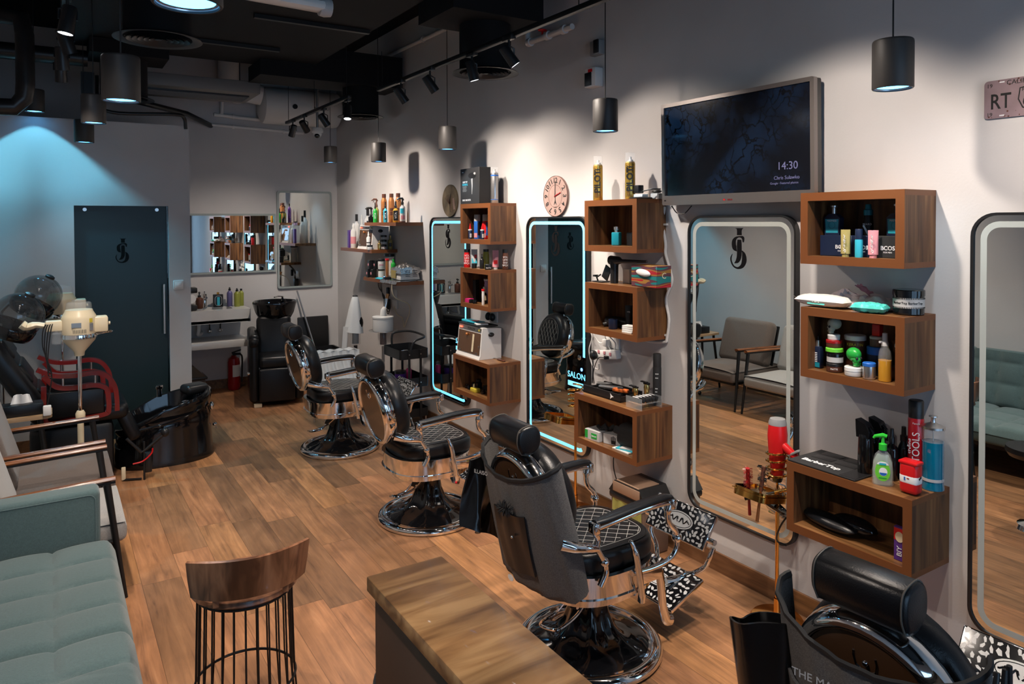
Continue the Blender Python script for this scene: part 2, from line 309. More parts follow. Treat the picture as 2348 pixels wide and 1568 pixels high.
# text plane on the mirror wall: local x runs along -y (left to right as seen from the room), local y is up, local z points into the room
def wallmx(x, y, z): return Matrix(((0, 0, -1, x), (-1, 0, 0, y), (0, 1, 0, z), (0, 0, 0, 1)))
def backmx(x, y, z): return Matrix(((1, 0, 0, x), (0, 0, -1, y), (0, 1, 0, z), (0, 0, 0, 1)))
def bez(P, n=10):
    """smooth curve through points (Catmull-Rom)"""
    P = [Vector(p) for p in P]; Q = [P[0]*2-P[1]]+P+[P[-1]*2-P[-2]]; out = []
    for i in range(1, len(Q)-2):
        for k in range(n):
            t = k/n; a, b, c, d = Q[i-1:i+3]
            out.append(.5*((2*b)+(c-a)*t+(2*a-5*b+4*c-d)*t*t+(3*b-a-3*c+d)*t**3))
    return out+[P[-1]]
def screenmat():
    m, nt, b = newmat('tv_screen'); L = nt.links; N = nt.nodes.new
    tc = N('ShaderNodeTexCoord'); mp = N('ShaderNodeMapping'); mp.inputs['Scale'].default_value = (1, 1, 1); L.new(tc.outputs['Object'], mp.inputs[0])
    n = N('ShaderNodeTexNoise'); n.inputs['Scale'].default_value = 3.2; n.inputs['Detail'].default_value = 3; L.new(mp.outputs[0], n.inputs['Vector'])
    r = N('ShaderNodeValToRGB'); e = r.color_ramp.elements; e[0].position = .42; e[0].color = (.0, .0, .0005, 1); e[1].position = .72; e[1].color = (.004, .013, .032, 1); L.new(n.outputs['Fac'], r.inputs[0])
    v = N('ShaderNodeTexVoronoi'); v.feature = 'DISTANCE_TO_EDGE'; v.inputs['Scale'].default_value = 9
    nn = N('ShaderNodeTexNoise'); nn.inputs['Scale'].default_value = 5; nn.inputs['Detail'].default_value = 6; L.new(mp.outputs[0], nn.inputs['Vector'])
    va = N('ShaderNodeVectorMath'); va.operation = 'ADD'; sc = N('ShaderNodeVectorMath'); sc.operation = 'SCALE'; sc.inputs['Scale'].default_value = .5; L.new(nn.outputs['Color'], sc.inputs[0]); L.new(mp.outputs[0], va.inputs[0]); L.new(sc.outputs[0], va.inputs[1]); L.new(va.outputs[0], v.inputs['Vector'])
    lt = N('ShaderNodeMath'); lt.operation = 'GREATER_THAN'; lt.inputs[1].default_value = .045; L.new(v.outputs['Distance'], lt.inputs[0])
    s2 = N('ShaderNodeVectorMath'); s2.operation = 'SCALE'; L.new(r.outputs[0], s2.inputs[0]); L.new(lt.outputs[0], s2.inputs['Scale'])
    b.inputs['Base Color'].default_value = (.004, .005, .008, 1); L.new(s2.outputs[0], b.inputs['Emission Color']); b.inputs['Emission Strength'].default_value = 1.0
    b.inputs['Roughness'].default_value = .13
screenmat()
# ================================================================ the room
def ribbon(b, pts, ws, m, mx, th=.001, n=8):
    P = bez([(x, y, w) for (x, y), w in zip(pts, ws)], n); L, R = [], []
    for i, p in enumerate(P):
        d = (P[min(i+1, len(P)-1)]-P[max(i-1, 0)]); d = Vector((d.x, d.y)).normalized(); nrm = Vector((-d.y, d.x))*p.z/2
        L.append((p.x+nrm.x, p.y+nrm.y)); R.append((p.x-nrm.x, p.y-nrm.y))
    k = len(P); vs = [(x, y, th) for x, y in L]+[(x, y, th) for x, y in R]+[(x, y, 0) for x, y in L]+[(x, y, 0) for x, y in R]
    fs = [(i, i+1, k+i+1, k+i) for i in range(k-1)]+[(i, 2*k+i, 2*k+i+1, i+1) for i in range(k-1)]+[(k+i, k+i+1, 3*k+i+1, 3*k+i) for i in range(k-1)]
    b.add(vs, fs, m, mx)
def js_logo(b, m, mx, h):
    T = mx @ Matrix.Diagonal((h, h, 1, 1)); q = lambda L: [((x-1020)/610, -(y-560)/610) for x, y in L]
    ribbon(b, q([(1037, 256), (1037, 268), (1036, 300), (1036, 360)]), [.26, .17, .135, .14], m, T)
    ribbon(b, q([(1036, 428), (1036, 500), (1037, 600), (1030, 690), (1000, 750), (948, 784)]), [.11, .135, .135, .13, .10, .015], m, T)
    ribbon(b, q([(1112, 466), (1102, 400), (1040, 384), (975, 402), (938, 450), (935, 510), (950, 560), (986, 604)]), [.03, .07, .03, .055, .11, .125, .11, .01], m, T)
    ribbon(b, q([(1086, 590), (1120, 650), (1128, 740), (1090, 820), (1010, 855), (930, 830), (885, 760), (880, 700), (906, 646)]), [.01, .10, .135, .10, .05, .035, .035, .03, .006], m, T)
def struct(name, b): return tag(b.build(name), kind='structure')
XL, YB, YF, ZC = -3.95, 9.3, -2.3, 4.1
b = MB(); b.box(((XL)/2, (YB+YF)/2, -.05), (-XL+.4, YB-YF+.4, .1), 'floor_planks'); struct('floor', b)
b = MB(); b.box((XL/2, (YB+YF)/2, ZC+.05), (-XL+.4, YB-YF+.4, .1), 'ceiling_black'); struct('ceiling', b)
b = MB(); b.box((.1, (YB+YF)/2, ZC/2), (.2, YB-YF+.4, ZC), 'wall_paint'); struct('wall_right', b)
b = MB(); b.box((XL-.1, (YB+YF)/2, ZC/2), (.2, YB-YF+.4, ZC), 'wall_paint'); struct('wall_left', b)
b = MB(); b.box((XL/2, YB+.1, ZC/2), (-XL, .2, ZC), 'wall_paint'); struct('wall_back', b)
b = MB()
for c, s in (((-.15, YF-.1, 2.05), (.3, .2, 4.1)), ((-3.75, YF-.1, 2.05), (.4, .2, 4.1)), ((-1.95, YF-.1, 3.5), (3.4, .2, 1.2)), ((-1.95, YF-.1, .1), (3.4, .2, .2))): b.box(c, s, 'wall_paint')
struct('wall_front', b)
w = MB()
for x in (-3.55, -1.93, -.30): w.box((x, YF-.1, 1.55), (.06, .08, 2.7), 'black_metal')
for z in (.23, 2.87): w.box((-1.93, YF-.1, z), (3.3, .08, .06), 'black_metal')
w = struct('window_1', w)
g = MB(); g.box((-1.93, YF-.1, 1.55), (3.2, .006, 2.6), 'clear'); g.build('pane', w)
# partition with the frosted sliding door
PY = 7.6; pt = MB()
pt.box((-3.47, PY+.06, 1.465), (.92, .12, 2.93), 'wall_paint'); pt.box((-2.145, PY+.06, 1.465), (.19, .12, 2.93), 'wall_paint'); pt.box((-2.625, PY+.06, 2.545), (.77, .12, .77), 'wall_paint')
struct('wall_partition', pt)
pt = MB(); pt.box((-2.11, 8.48, 1.465), (.12, 1.62, 2.93), 'wall_paint'); struct('wall_partition_side', pt)
d = MB(); d.box((-2.625, PY+.05, 1.08), (.80, .012, 2.16), 'frost_door'); d.box((-2.245, PY+.035, 1.08), (.014, .02, 2.16), 'glass'); d = struct('door_1', d)
b = MB(); js_logo(b, 'decal_door', Matrix(((1, 0, 0, -2.628), (0, 0, -1, PY+.043), (0, 1, 0, 1.745), (0, 0, 0, 1))), .225); b.build('door_logo', d)
b = MB(); b.cyl((-2.287, PY-.005, .95), (-2.287, PY-.005, 1.42), .012, 'steel'); b.cyl((-2.287, PY-.005, 1.0), (-2.287, PY+.045, 1.0), .007, 'steel'); b.cyl((-2.287, PY-.005, 1.37), (-2.287, PY+.045, 1.37), .007, 'steel'); b.build('door_handle', d)
for x in (-2.925, -2.335):
    b = MB(); b.cyl((x, PY+.044, 2.125), (x, PY+.028, 2.125), .016, 'steel'); b.build('door_bolt', d)
sw = MB(); sw.box((-2.16, PY-.008, 1.407), (.09, .016, .09), 'white_pl', bev=.006); r = tag(sw.build('light_switch'), 'white square light switch on the wall right of the glass door', 'light switch')
b = MB(); b.box((-2.16, PY-.019, 1.407), (.055, .006, .055), 'white_gloss', bev=.002); b.build('rocker', r)
# skirting boards
b = MB(); b.box((-.007, (YB+YF)/2, .054), (.014, YB-YF, .108), 'skirting'); struct('baseboard_right', b)
b = MB(); b.box((-1.02, YB-.007, .054), (2.02, .014, .108), 'skirting'); struct('baseboard_back', b)
b = MB(); b.box((XL+.007, 2.6, .054), (.014, 9.8, .108), 'skirting'); struct('baseboard_left', b)
b = MB(); b.box((-3.47, PY-.007, .054), (.92, .014, .108), 'skirting'); struct('baseboard_partition', b)

# ================================================================ ceiling services
def duct(name, label, cat, boxes):
    b = MB()
    for (x0, x1, y0, y1, z0, z1) in boxes: b.box(((x0+x1)/2, (y0+y1)/2, (z0+z1)/2), (x1-x0, y1-y0, z1-z0), 'duct_black')
    return tag(b.build(name), label, cat)
duct('air_duct', 'wide flat black main duct under the dark ceiling', 'duct', [(-3.1, -.97, -2.2, 7.4, 3.55, 4.05)])
duct('air_duct', 'black branch duct box nearest the mirror wall above the round diffuser', 'duct', [(-.965, -.25, 4.22, 4.75, 3.4, 3.85)])
duct('air_duct', 'black duct box at the far end above the rear right diffuser', 'duct', [(-1.5, -.97, 7.08, 7.56, 3.4, 3.548), (-.97, -.05, 7.08, 7.56, 3.4, 3.72)])
duct('air_duct', 'black duct box above the large left diffuser', 'duct', [(-3.05, -2.28, 4.4, 5.1, 3.36, 3.54)])
duct('air_duct', 'small black duct box above the rear left diffuser', 'duct', [(-2.9, -2.3, 6.95, 7.4, 3.42, 3.54)])
for (x0, y0, x1) in ((-1.9, 3.2, -1.0), (-1.9, 5.6, -1.0), (-2.9, 2.6, -2.1), (-2.3, 6.6, -1.45)):
    b = MB(); b.box(((x0+x1)/2, y0, 3.532), (x1-x0, .04, .03), 'black_metal')
    for x in (x0+.03, x1-.03): b.cyl((x, y0, 3.53), (x, y0, 3.549), .005, 'black_metal', seg=6)
    tag(b.build('hanger_rail'), {3.2: 'black hanger rail under the main duct, nearest the top edge', 5.6: 'black hanger rail under the main duct beside the rear branch duct', 2.6: 'black hanger rail under the left side of the main duct', 6.6: 'black hanger rail at the far end of the main duct'}[y0], 'hanger', 'hanger rails under the ducts')
def diffuser(x, y, z, top, lab):
    t = thing('ceiling_diffuser', lab, 'air diffuser', (x, y, z))
    b = MB(); b.lathe([(.185, .02), (.185, top-z-.002)], 'duct_black', seg=36); b.build('duct_drop', t)
    b = MB(); b.lathe([(.185, .022), (.235, .006), (.24, 0), (.232, -.002), (.185, .008), (.18, .02)], 'black_pl', seg=44, cap=False); b.build('flange', t)
    for i, r in enumerate((.155, .125, .095, .065, .035)):
        b = MB(); b.lathe([(r+.018, -.002), (r, .022), (r-.003, .022), (r+.014, -.004)], 'black_pl', seg=36, cap=False); b.build('louvre_ring', t)
    b = MB(); b.lathe([(.178, .03), (.0001, .03)], 'duct_black', seg=24, cap=False); b.lathe([(.0001, -.002), (.02, 0), (.02, .02)], 'black_pl', seg=12, cap=False); b.build('core', t)
diffuser(-.55, 4.52, 3.06, 3.4, 'round black air diffuser nearest the mirror wall, behind the lit track spots')
diffuser(-.42, 7.32, 3.10, 3.4, 'round black air diffuser at the rear right, above the far pendants')
diffuser(-2.65, 4.72, 3.07, 3.36, 'large round black air diffuser at upper left of the photo')
diffuser(-2.63, 7.2, 3.08, 3.42, 'round black air diffuser half hidden behind the big left pendant')
# linear grille unit, water heater, camera
b = MB(); b.box((-2.0, 7.95, 3.36), (1.25, .7, .12), 'unit_grey', bev=.01)
for x in (-2.5, -1.5): b.cyl((x, 7.95, 3.41), (x, 7.95, 4.1), .005, 'black_metal', seg=6)
r = tag(b.build('cassette_unit'), 'long pale air conditioning unit hung behind the black ducts', 'air conditioner')
b = MB(); b.box((-2.0, 7.91, 3.292), (1.1, .3, .016), 'black_pl')
for i in range(9): b.box((-2.0, 7.79+i*.03, 3.283), (1.08, .006, .012), 'unit_grey')
b.build('intake_grille', r)
t = thing('water_heater', 'white horizontal water heater tank on the back wall under the ceiling', 'water heater', (-.54, 9.07, 3.42))
b = MB(); b.lathe([(.0001, -.5), (.16, -.49), (.21, -.46), (.22, -.42), (.22, .42), (.21, .46), (.16, .49), (.0001, .5)], 'white_pl', seg=28, mx=Ry(PI/2), cap=False); b.build('tank', t)
b = MB(); b.lathe([(.0, 0), (.028, 0), (.03, .01), (.03, .02), (.0, .022)], 'black_pl', c=(0, 0, 0), seg=16, mx=Tr(-.13, -.215, -.02) @ Rx(PI/2), cap=False); b.build('dial', t)
b = MB(); b.text('MILANO', .05, 'text_black', Tr(.2, -.2215, -.02) @ Rx(PI/2)); b.build('lettering', t)
b = MB(); b.tube(bez([(-.5, -.1, .1), (-.66, -.1, .12), (-.78, -.1, .1), (-.86, -.1, .18), (-.86, -.1, .5)]), .12, 'white_pl', seg=14)
tag(b.build('flexible_duct'), 'fat white flexible duct beside the water heater', 'duct').location = (-.54, 9.06, 3.42)
t = thing('security_camera', 'small white dome camera hung from a pole at the back', 'security camera', (-.47, 8.62, 3.10))
b = MB(); b.cyl((0, 0, .02), (0, 0, 1.0), .016, 'steel'); b.build('pole', t)
b = MB(); b.lathe([(.0, .03), (.06, .03), (.07, .0), (.07, -.02), (.06, -.035), (.0, -.035)], 'white_gloss', seg=24, cap=False); b.build('housing', t)
b = MB(); b.ell((0, 0, -.04), (.052, .052, .05), 'white_gloss'); b.ell((-.01, -.02, -.06), (.034, .034, .034), 'gloss_black'); b.build('lens', t)
# pipes
def pipe(name, pts, r, m, label, cat='pipe', n=1, clips=()):
    b = MB(); b.tube(bez(pts, n) if n > 1 else pts, r, m, seg=10)
    for c in clips: b.lathe([(r*1.5, -.012), (r*1.5, .012)], m, mx=Tr(*c) @ (Ry(PI/2) if abs(pts[0][1]-pts[-1][1]) < .3 else Rx(PI/2)), seg=10)
    return tag(b.build(name), label, cat)
pipe('water_pipe', [(-1.52, 9.25, 3.29), (-.9, 9.25, 3.26), (-.45, 9.25, 3.24)], .022, 'white_pl', 'upper of two white pipes clipped along the back wall', clips=[(-1.3, 9.25, 3.28), (-.7, 9.25, 3.25)])
pipe('water_pipe', [(-1.6, 9.25, 3.17), (-.9, 9.25, 3.15), (-.45, 9.25, 3.13)], .018, 'white_pl', 'lower of two white pipes clipped along the back wall', clips=[(-1.3, 9.25, 3.16), (-.7, 9.25, 3.14)])
pipe('water_pipe', [(-1.43, 9.24, 3.3), (-1.43, 9.24, 4.05)], .02, 'white_pl', 'thin vertical white pipe dropping down the back wall')
pipe('water_pipe', [(-.04, 8.6, 3.83), (-.04, 5.2, 3.80)], .02, 'white_pl', 'white pipe running along the mirror wall behind the ducts', clips=[(-.04, 6.6, 3.815)])
b = MB(); b.tube([(-.05, 4.72, 3.6), (-.05, 4.72, 3.405), (-.05, 4.70, 3.385), (-.05, 4.15, 3.385)], .022, 'white_pl', seg=12)
for y in (4.69, 4.45, 4.25): b.lathe([(.032, -.02), (.032, .02)], 'white_pl', mx=Tr(-.05, y, 3.385) @ Rx(PI/2), seg=12)
r = tag(b.build('valve_pipe'), 'short white pipe with a red valve high on the mirror wall', 'pipe')
b = MB(); b.lathe([(.03, -.006), (.036, 0), (.03, .006)], 'red', mx=Tr(-.05, 4.52, 3.44), seg=8, fn=lambda a, k: 1+.15*math.cos(6*a)); b.cyl((-.05, 4.52, 3.39), (-.05, 4.52, 3.44), .008, 'red'); b.build('valve_handle', r)
pipe('drain_pipe', [(XL+.05, 6.3, 2.83), (-3.62, 6.3, 2.82), (-3.40, 6.3, 2.83), (-3.34, 6.3, 2.9), (-3.33, 6.3, 3.0), (-3.33, 6.3, 3.35), (-3.35, 6.32, 3.47), (-3.45, 6.4, 3.5), (XL+.05, 6.5, 3.5)], .062, 'black_pl', 'thick black drain pipe bending at the upper left corner')
pipe('cable', [(-2.82, 7.5, 3.32), (-2.81, 7.5, 3.1), (-2.7, 7.5, 3.0), (-2.2, 7.5, 3.02), (-2.1, 7.55, 3.0), (-2.08, 7.58, 2.9)], .016, 'black_pl', 'black conduit curving down to the partition top', n=8)
pipe('conduit', [(-2.55, 8.3, 3.26), (-1.9, 8.7, 3.2), (-1.55, 9.28, 3.16)], .03, 'black_pl', 'black insulated pipe above the partition')
pipe('conduit', [(-3.9, 7.3, 3.42), (-2.9, 7.3, 3.42)], .07, 'black_pl', 'black insulated pipe run crossing behind the left spotlights')
b = MB(); b.box((-2.9, 7.35, 3.2), (.1, .08, .22), 'black_pl'); tag(b.build('junction_box'), 'small black junction box under the left ceiling pipes', 'junction box')
b = MB(); b.box((-2.28, 3.72, 3.12), (.60, .10, .05), 'white_gloss', bev=.02, rot=(0, 0, .08)); r = tag(b.build('batten_light'), 'unlit white batten light cut by the top of the photo', 'ceiling light')
b = MB(); b.lathe([(.045, -.03), (.05, 0), (.045, .03)], 'light_grey', mx=Tr(-1.975, 3.745, 3.12) @ Ry(PI/2), seg=14); b.build('end_cap', r)
# ================================================================ lamps
def track(x, y0, y1, z, lab):
    t = thing('lighting_track', lab, 'lighting track', (x, y0, z))
    b = MB(); b.box((0, (y1-y0)/2, 0), (.035, y1-y0, .03), 'black_metal', bev=.004); b.build('rail', t)
    for y in (.08, (y1-y0)/2, y1-y0-.08):
        b = MB(); b.cyl((0, y, .01), (0, y, (3.4 if x > -.97 and y0+y > 4.2 else 3.55 if x < -.95 else 4.1)-z), .003, 'black_metal', seg=6); b.build('hanger_wire', t)
track(-.97, 6.14, 8.13, 3.1, 'black lighting track with five spotlights at the back'); track(-.88, .3, 5.71, 3.1, 'long black lighting track beside the mirror wall'); track(-3.12, 1.5, 5.6, 3.1, 'black lighting track over the left waiting seats')
def spot_head(p, t, on, lab):
    p = Vector(p); d = (Vector(t)-p).normalized(); r = thing('track_spotlight', lab, 'spotlight', p)
    q = d.to_track_quat('-Z', 'Y').to_matrix().to_4x4()
    b = MB(); b.box((0, 0, .105), (.035, .10, .03), 'black_pl', bev=.003); b.cyl((0, 0, .03), (0, 0, .10), .007, 'black_pl'); b.build('adapter', r)
    b = MB(); b.tube([(-.036, 0, 0), (-.036, 0, .045), (0, 0, .06), (.036, 0, .045), (.036, 0, 0)], .005, 'black_pl', seg=6); b.build('yoke', r)
    b = MB(); b.lathe([(.0, .062), (.028, .062), (.031, .055), (.034, -.066), (.030, -.066), (.028, -.05)], 'black_pl', seg=22, mx=q, cap=False); b.build('lamp_barrel', r)
    b = MB(); b.lathe([(.0001, -.0645), (.0298, -.0645)], 'lens_white' if on else 'grey', seg=20, mx=q, cap=False); b.build('lens', r)
SN = ['small black track spotlight, rearmost on the back track', 'lit black track spotlight, second from the far end', 'lit black track spotlight in the middle of the back track', 'lit black track spotlight beside the rear diffuser aimed at the floor',
      'lit black track spotlight left of the one with angled head, over the second mirror', 'black track spotlight with angled head facing down the wall', 'lit black track spotlight pointing straight down in front of the round diffuser', 'lit black track spotlight right of the round diffuser', 'lit black track spotlight near the television', 'lit black track spotlight nearest the front on the right', 'black track spotlight aimed at the floor behind the nearest chair', 'black track spotlight aimed at the floor left of the television']
for (p, t, e), n in zip(SPOTS, SN): spot_head(p, t, e, n)
SL = ['lit black spotlight, topmost of the four in the left stack', 'lit black spotlight, second of the four in the left stack', 'lit black spotlight, third of the four in the left stack', 'lit black spotlight, lowest of the four in the left stack', 'black spotlight above the desk on the left track', 'black spotlight above the wire stool on the left track', 'black spotlight above the green sofa on the left track']
for (p, t, e), n in zip(LSPOTS, SL): spot_head(p, t, e, n)
PN = ['black cylinder pendant lamp, smallest, in front of the back wall', 'black cylinder pendant lamp in front of the corner shelves', 'grey cylinder pendant lamp before the first lit mirror', 'dark cylinder pendant lamp above the two gold spray cans', 'large grey cylinder pendant lamp nearest on the right, by the licence plate',
      'large dark cylinder pendant lamp at upper left, glowing blue', 'brown-grey cylinder pendant lamp between the two left ones', 'dark cylinder pendant lamp in front of the partition top', 'big blurred pendant lamp cut by the top edge of the photo', 'small dark pendant lamp behind the bent drain pipe']
for (x, y, z), n in zip(PEND, PN):
    t = thing('pendant_lamp', n, 'pendant lamp', (x, y, z)); h = .19
    b = MB(); b.lathe([(.0001, h), (.071, h), (.074, h-.004), (.075, h-.01), (.075, .003), (.073, 0), (.068, 0), (.066, .004)], 'pendant_grey', seg=36, cap=False); b.build('lamp_shade', t)
    b = MB(); b.lathe([(.0675, .002), (.066, .007), (.060, .0085)], 'steel', seg=28, cap=False); b.build('reflector', t)
    b = MB(); b.lathe([(.0001, .009), (.060, .009)], 'lens_blue', seg=24, cap=False); b.build('bulb', t)
    b = MB(); b.cyl((0, 0, h), (0, 0, (3.55 if -3.1 < x < -1 and y < 7.4 else 4.1)-z), .0032, 'black_pl', seg=6); b.build('cord', t)
# ================================================================ mirror wall
def wall_mirror(y0, y1, z0, z1, lit, lab, salon=None, seed=0):
    w, h = y1-y0, z1-z0; cy = (y0+y1)/2; cz = (z0+z1)/2; t = thing('salon_mirror', lab, 'mirror', (0, cy, cz)); T = wallmx(0, 0, 0)
    b = MB(); b.ring(rrect(w, h, .095, 8), rrect(w-.022, h-.022, .085, 8), .002, .036, 'black_pl', T); b.build('frame', t, 50)
    b = MB(); b.prism(rrect(w-.021, h-.021, .085, 8), .004, .028, 'mirror_edge', T, 'mirror'); b.build('mirror_glass', t, 50)
    o, i = .07, .118
    b = MB()
    if salon is None: b.ring(rrect(w-o, h-o, .07, 8), rrect(w-i, h-i, .05, 8), .028, .0284, 'led' if lit else 'frost', T)
    else: # the strip stops above the lettering on the near side
        out = rrect(w-o, h-o, .07, 8); inn = rrect(w-i, h-i, .05, 8); n = len(out)
        pts = []
        for k in range(n): pts.append((out[k], inn[k]))
        # start on the near side (local +x) going up and round, ending at the bottom near side
        zc = salon; start = ((w-o)/2, zc), ((w-i)/2, zc)
        seq = [start]+pts[0:9]+pts[9:18][::1]+pts[18:27]+pts[27:36]
        seq = [start]+[p for p in pts[:9]]+[p for p in pts[9:18]]+[p for p in pts[18:27]]+[p for p in pts[27:31]]
        vs = [(a[0], a[1], .0286) for a, c in seq]+[(c[0], c[1], .0286) for a, c in seq]; k = len(seq)
        b.add(vs, [(i, i+1, k+i+1, k+i) for i in range(k-1)], 'led', T)
        b.add([((w-o)/2-.2, zc-.225, .0286), ((w-o)/2-.2, zc-.19, .0286), ((w-o)/2, zc-.19, .0286), ((w-o)/2, zc-.225, .0286)], [(0, 1, 2, 3)], 'led', T)
    b.build('light_strip', t)
    b = MB(); js_logo(b, 'decal', wallmx(-.0285, 0, h/2-.062-.118), .222); b.build('logo_decal', t)
    if salon is not None:
        b = MB(); b.text('SALON', .062, 'led', wallmx(-.0285, -(w-o)/2+.1, salon-.145), sx=1.05); b.build('lettering', t)
        b = MB(); b.lathe([(.0001, 0), (.012, 0)], 'led_dot', mx=wallmx(-.0287, -(w/2-.075), salon-.09), cap=False, seg=12); b.build('touch_button', t)
wall_mirror(5.73, 6.493, .32, 2.045, 1, 'far blue-lit tall wall mirror beside the steriliser shelves', salon=-.14)
wall_mirror(4.003, 4.773, .32, 2.037, 1, 'blue-lit tall wall mirror reflecting the black glass door', salon=-.14)
wall_mirror(2.321, 3.057, .32, 2.03, 0, 'unlit tall wall mirror under the television reflecting armchairs')
wall_mirror(.735, 1.499, .32, 2.03, 0, 'unlit tall wall mirror at the right edge reflecting the green sofa')
# ---- wall boxes
def wall_box(y0, w, z0, z1, d, lab):
    t = thing('wall_shelf_box', lab, 'shelf box', (-d/2, y0+w/2, z0)); h = z1-z0; T = Tr(0, 0, 0); rim = .038
    b = MB()
    for sgn in (1, -1): b.box((.001, sgn*(w/2-rim/2), h/2), (d-.006, rim, h), 'box_wood')
    b.box((.001, 0, rim/2), (d-.006, w-2*rim, rim), 'shelf_top'); b.box((.001, 0, h-rim/2), (d-.006, w-2*rim, rim), 'shelf_top')
    b.box((d/2-.008, 0, h/2), (.012, w-2*rim, h-2*rim), 'box_wood'); b.build('carcass', t)
    o = rrect(w, h, .002, 1); i = rrect(w-2*rim, h-2*rim, .002, 1)
    b = MB(); b.ring(o, i, d/2-.004, d/2+.0, 'box_rim', wallmx(0, 0, h/2)); b.build('front_rim', t, 30)
    b = MB()
    b.box((0, -w/2-.0005, h-.012), (d, .001, .024), 'box_rim'); b.box((0, -w/2-.0005, .012), (d, .001, .024), 'box_rim'); b.box((0, -w/2-.0005, h/2), (d, .0006, h), 'box_wood'); b.build('side_edging', t)
    return z0+rim
BX = [(1.656, .49, 1.80, 2.129, .242, 'top wooden wall box right of the television'), (1.654, .49, 1.272, 1.598, .24, 'middle wooden wall box filled with jars and skulls'), (1.591, .59, .546, .870, .289, 'low wooden wall box nearest the camera under the red spray can'),
      (3.272, .50, 1.808, 2.136, .24, 'top wooden wall box under the two gold spray cans'), (3.263, .50, 1.275, 1.604, .245, 'middle wooden wall box under the painted tissue box'), (3.216, .605, .547, .872, .29, 'low wooden wall box under the black tool tray'),
      (4.97, .497, 1.819, 2.151, .245, 'far top wooden wall box under the hair dryer packaging'), (4.971, .497, 1.281, 1.613, .246, 'far middle wooden wall box under a row of small bottles'), (4.912, .61, .545, .874, .292, 'far low wooden wall box under the steriliser')]
for x in BX: wall_box(x[0], x[1], x[2], x[3], x[4], x[5])
# corner shelves
for y0, y1, z, lab in ((6.715, 7.56, 1.998, 'top floating shelf in the corner with copper bottles'), (7.36, 8.33, 1.705, 'middle floating shelf in the corner with white bottles'), (6.705, 7.60, 1.403, 'lowest floating shelf in the corner covered with foil')):
    b = MB(); b.box((-.147, (y0+y1)/2, z-.0175), (.294, y1-y0, .035), 'shelf_top'); b.box((-.2955, (y0+y1)/2, z-.0175), (.003, y1-y0, .036), 'box_rim'); b.box((-.147, y0-.0015, z-.0175), (.297, .003, .036), 'box_rim')
    tag(b.build('floating_shelf'), lab, 'shelf')
# ---- television
t = thing('television', 'flat silver-framed television tilted on the wall showing 14:30', 'television', (-.085, 2.69, 2.395)); T = wallmx(0, 0, 0) @ Rx(math.radians(1.0)); w, h = 1.03, .60
b = MB(); b.ring(rrect(w, h, .01, 2), rrect(w-.044, h-.078, .004, 2, 0, .017), -.012, .016, 'tv_silver', T); b.build('bezel', t, 30)
b = MB(); b.prism(rrect(w-.004, h-.004, .01, 2), -.045, -.012, 'gloss_black', T); b.prism(rrect(.5, .35, .02, 2), -.07, -.045, 'black_pl', T); b.build('back_housing', t, 30)
b = MB(); b.prism(rrect(w-.046, h-.080, .004, 1, 0, .017), 0, .004, 'tv_screen', T); b.build('screen', t)
b = MB(); b.text('14:30', .056, 'tv_text', T @ Tr(.355, -.12, .0045)); b.build('screen_text', t); b = MB(); b.text('Chris Sulawko', .026, 'tv_text', T @ Tr(.35, -.178, .0045)); b.build('screen_text', t); b = MB(); b.text('Google · Featured photos', .016, 'tv_text', T @ Tr(.335, -.205, .0045)); b.build('screen_text', t)
b = MB(); b.box((-.04, -.278, .0165), (.014, .009, .001), 'red', mx=T); b.text('NIKAI', .013, 'dark_red', T @ Tr(0, -.279, .017)); b.box((-.49, -.272, .0165), (.014, .008, .001), 'black_pl', mx=T); b.build('badge', t)
# ---- licence plate
t = thing('licence_plate', 'rusty pink metal licence plate sign reading RT 66', 'sign', (-.004, 1.31, 2.482)); T = wallmx(0, 0, 0); pw = .31
b = MB(); b.prism(rrect(pw, .152, .015, 4), 0, .003, 'plate_pink', T); b.build('plate', t)
b = MB(); b.text('RT', .085, 'text_black', T @ Tr(-.095, -.012, .0032), sx=.75, bold=.001); b.text('66', .062, 'text_black', T @ Tr(.012, -.018, .0032)); b.text('ROUTE', .02, 'text_black', T @ Tr(.012, .026, .0032)); b.text('CALIFORNIA', .026, 'text_black', T @ Tr(.0, .060, .0032)); b.text('8', .085, 'text_black', T @ Tr(.1, -.012, .0032))
sh = [(-.04, .035), (0, .042), (.04, .035), (.046, -.01), (.03, -.045), (0, -.058), (-.03, -.045), (-.046, -.01)]
b.ring([(x+.012, y) for x, y in sh], [(x*.9+.012, y*.9) for x, y in sh], .003, .0034, 'text_black', T)
b.text('19', .022, 'text_black', T @ Tr(-.135, .055, .0032)); b.text('19', .022, 'text_black', T @ Tr(-.135, -.06, .0032))
for x, y in ((-.09, .066), (-.09, -.066)): b.box((x, y, .0033), (.018, .005, .0006), 'text_white', mx=T)
rr = random.Random(3)
for k in range(26): b.lathe([(.0001, .0034), (rr.uniform(.001, .004), .0033)], 'brown', mx=T @ Tr(rr.uniform(-.15, .15), rr.choice([-1, 1])*rr.uniform(.05, .072), 0), seg=6, cap=False)
b.build('lettering', t)
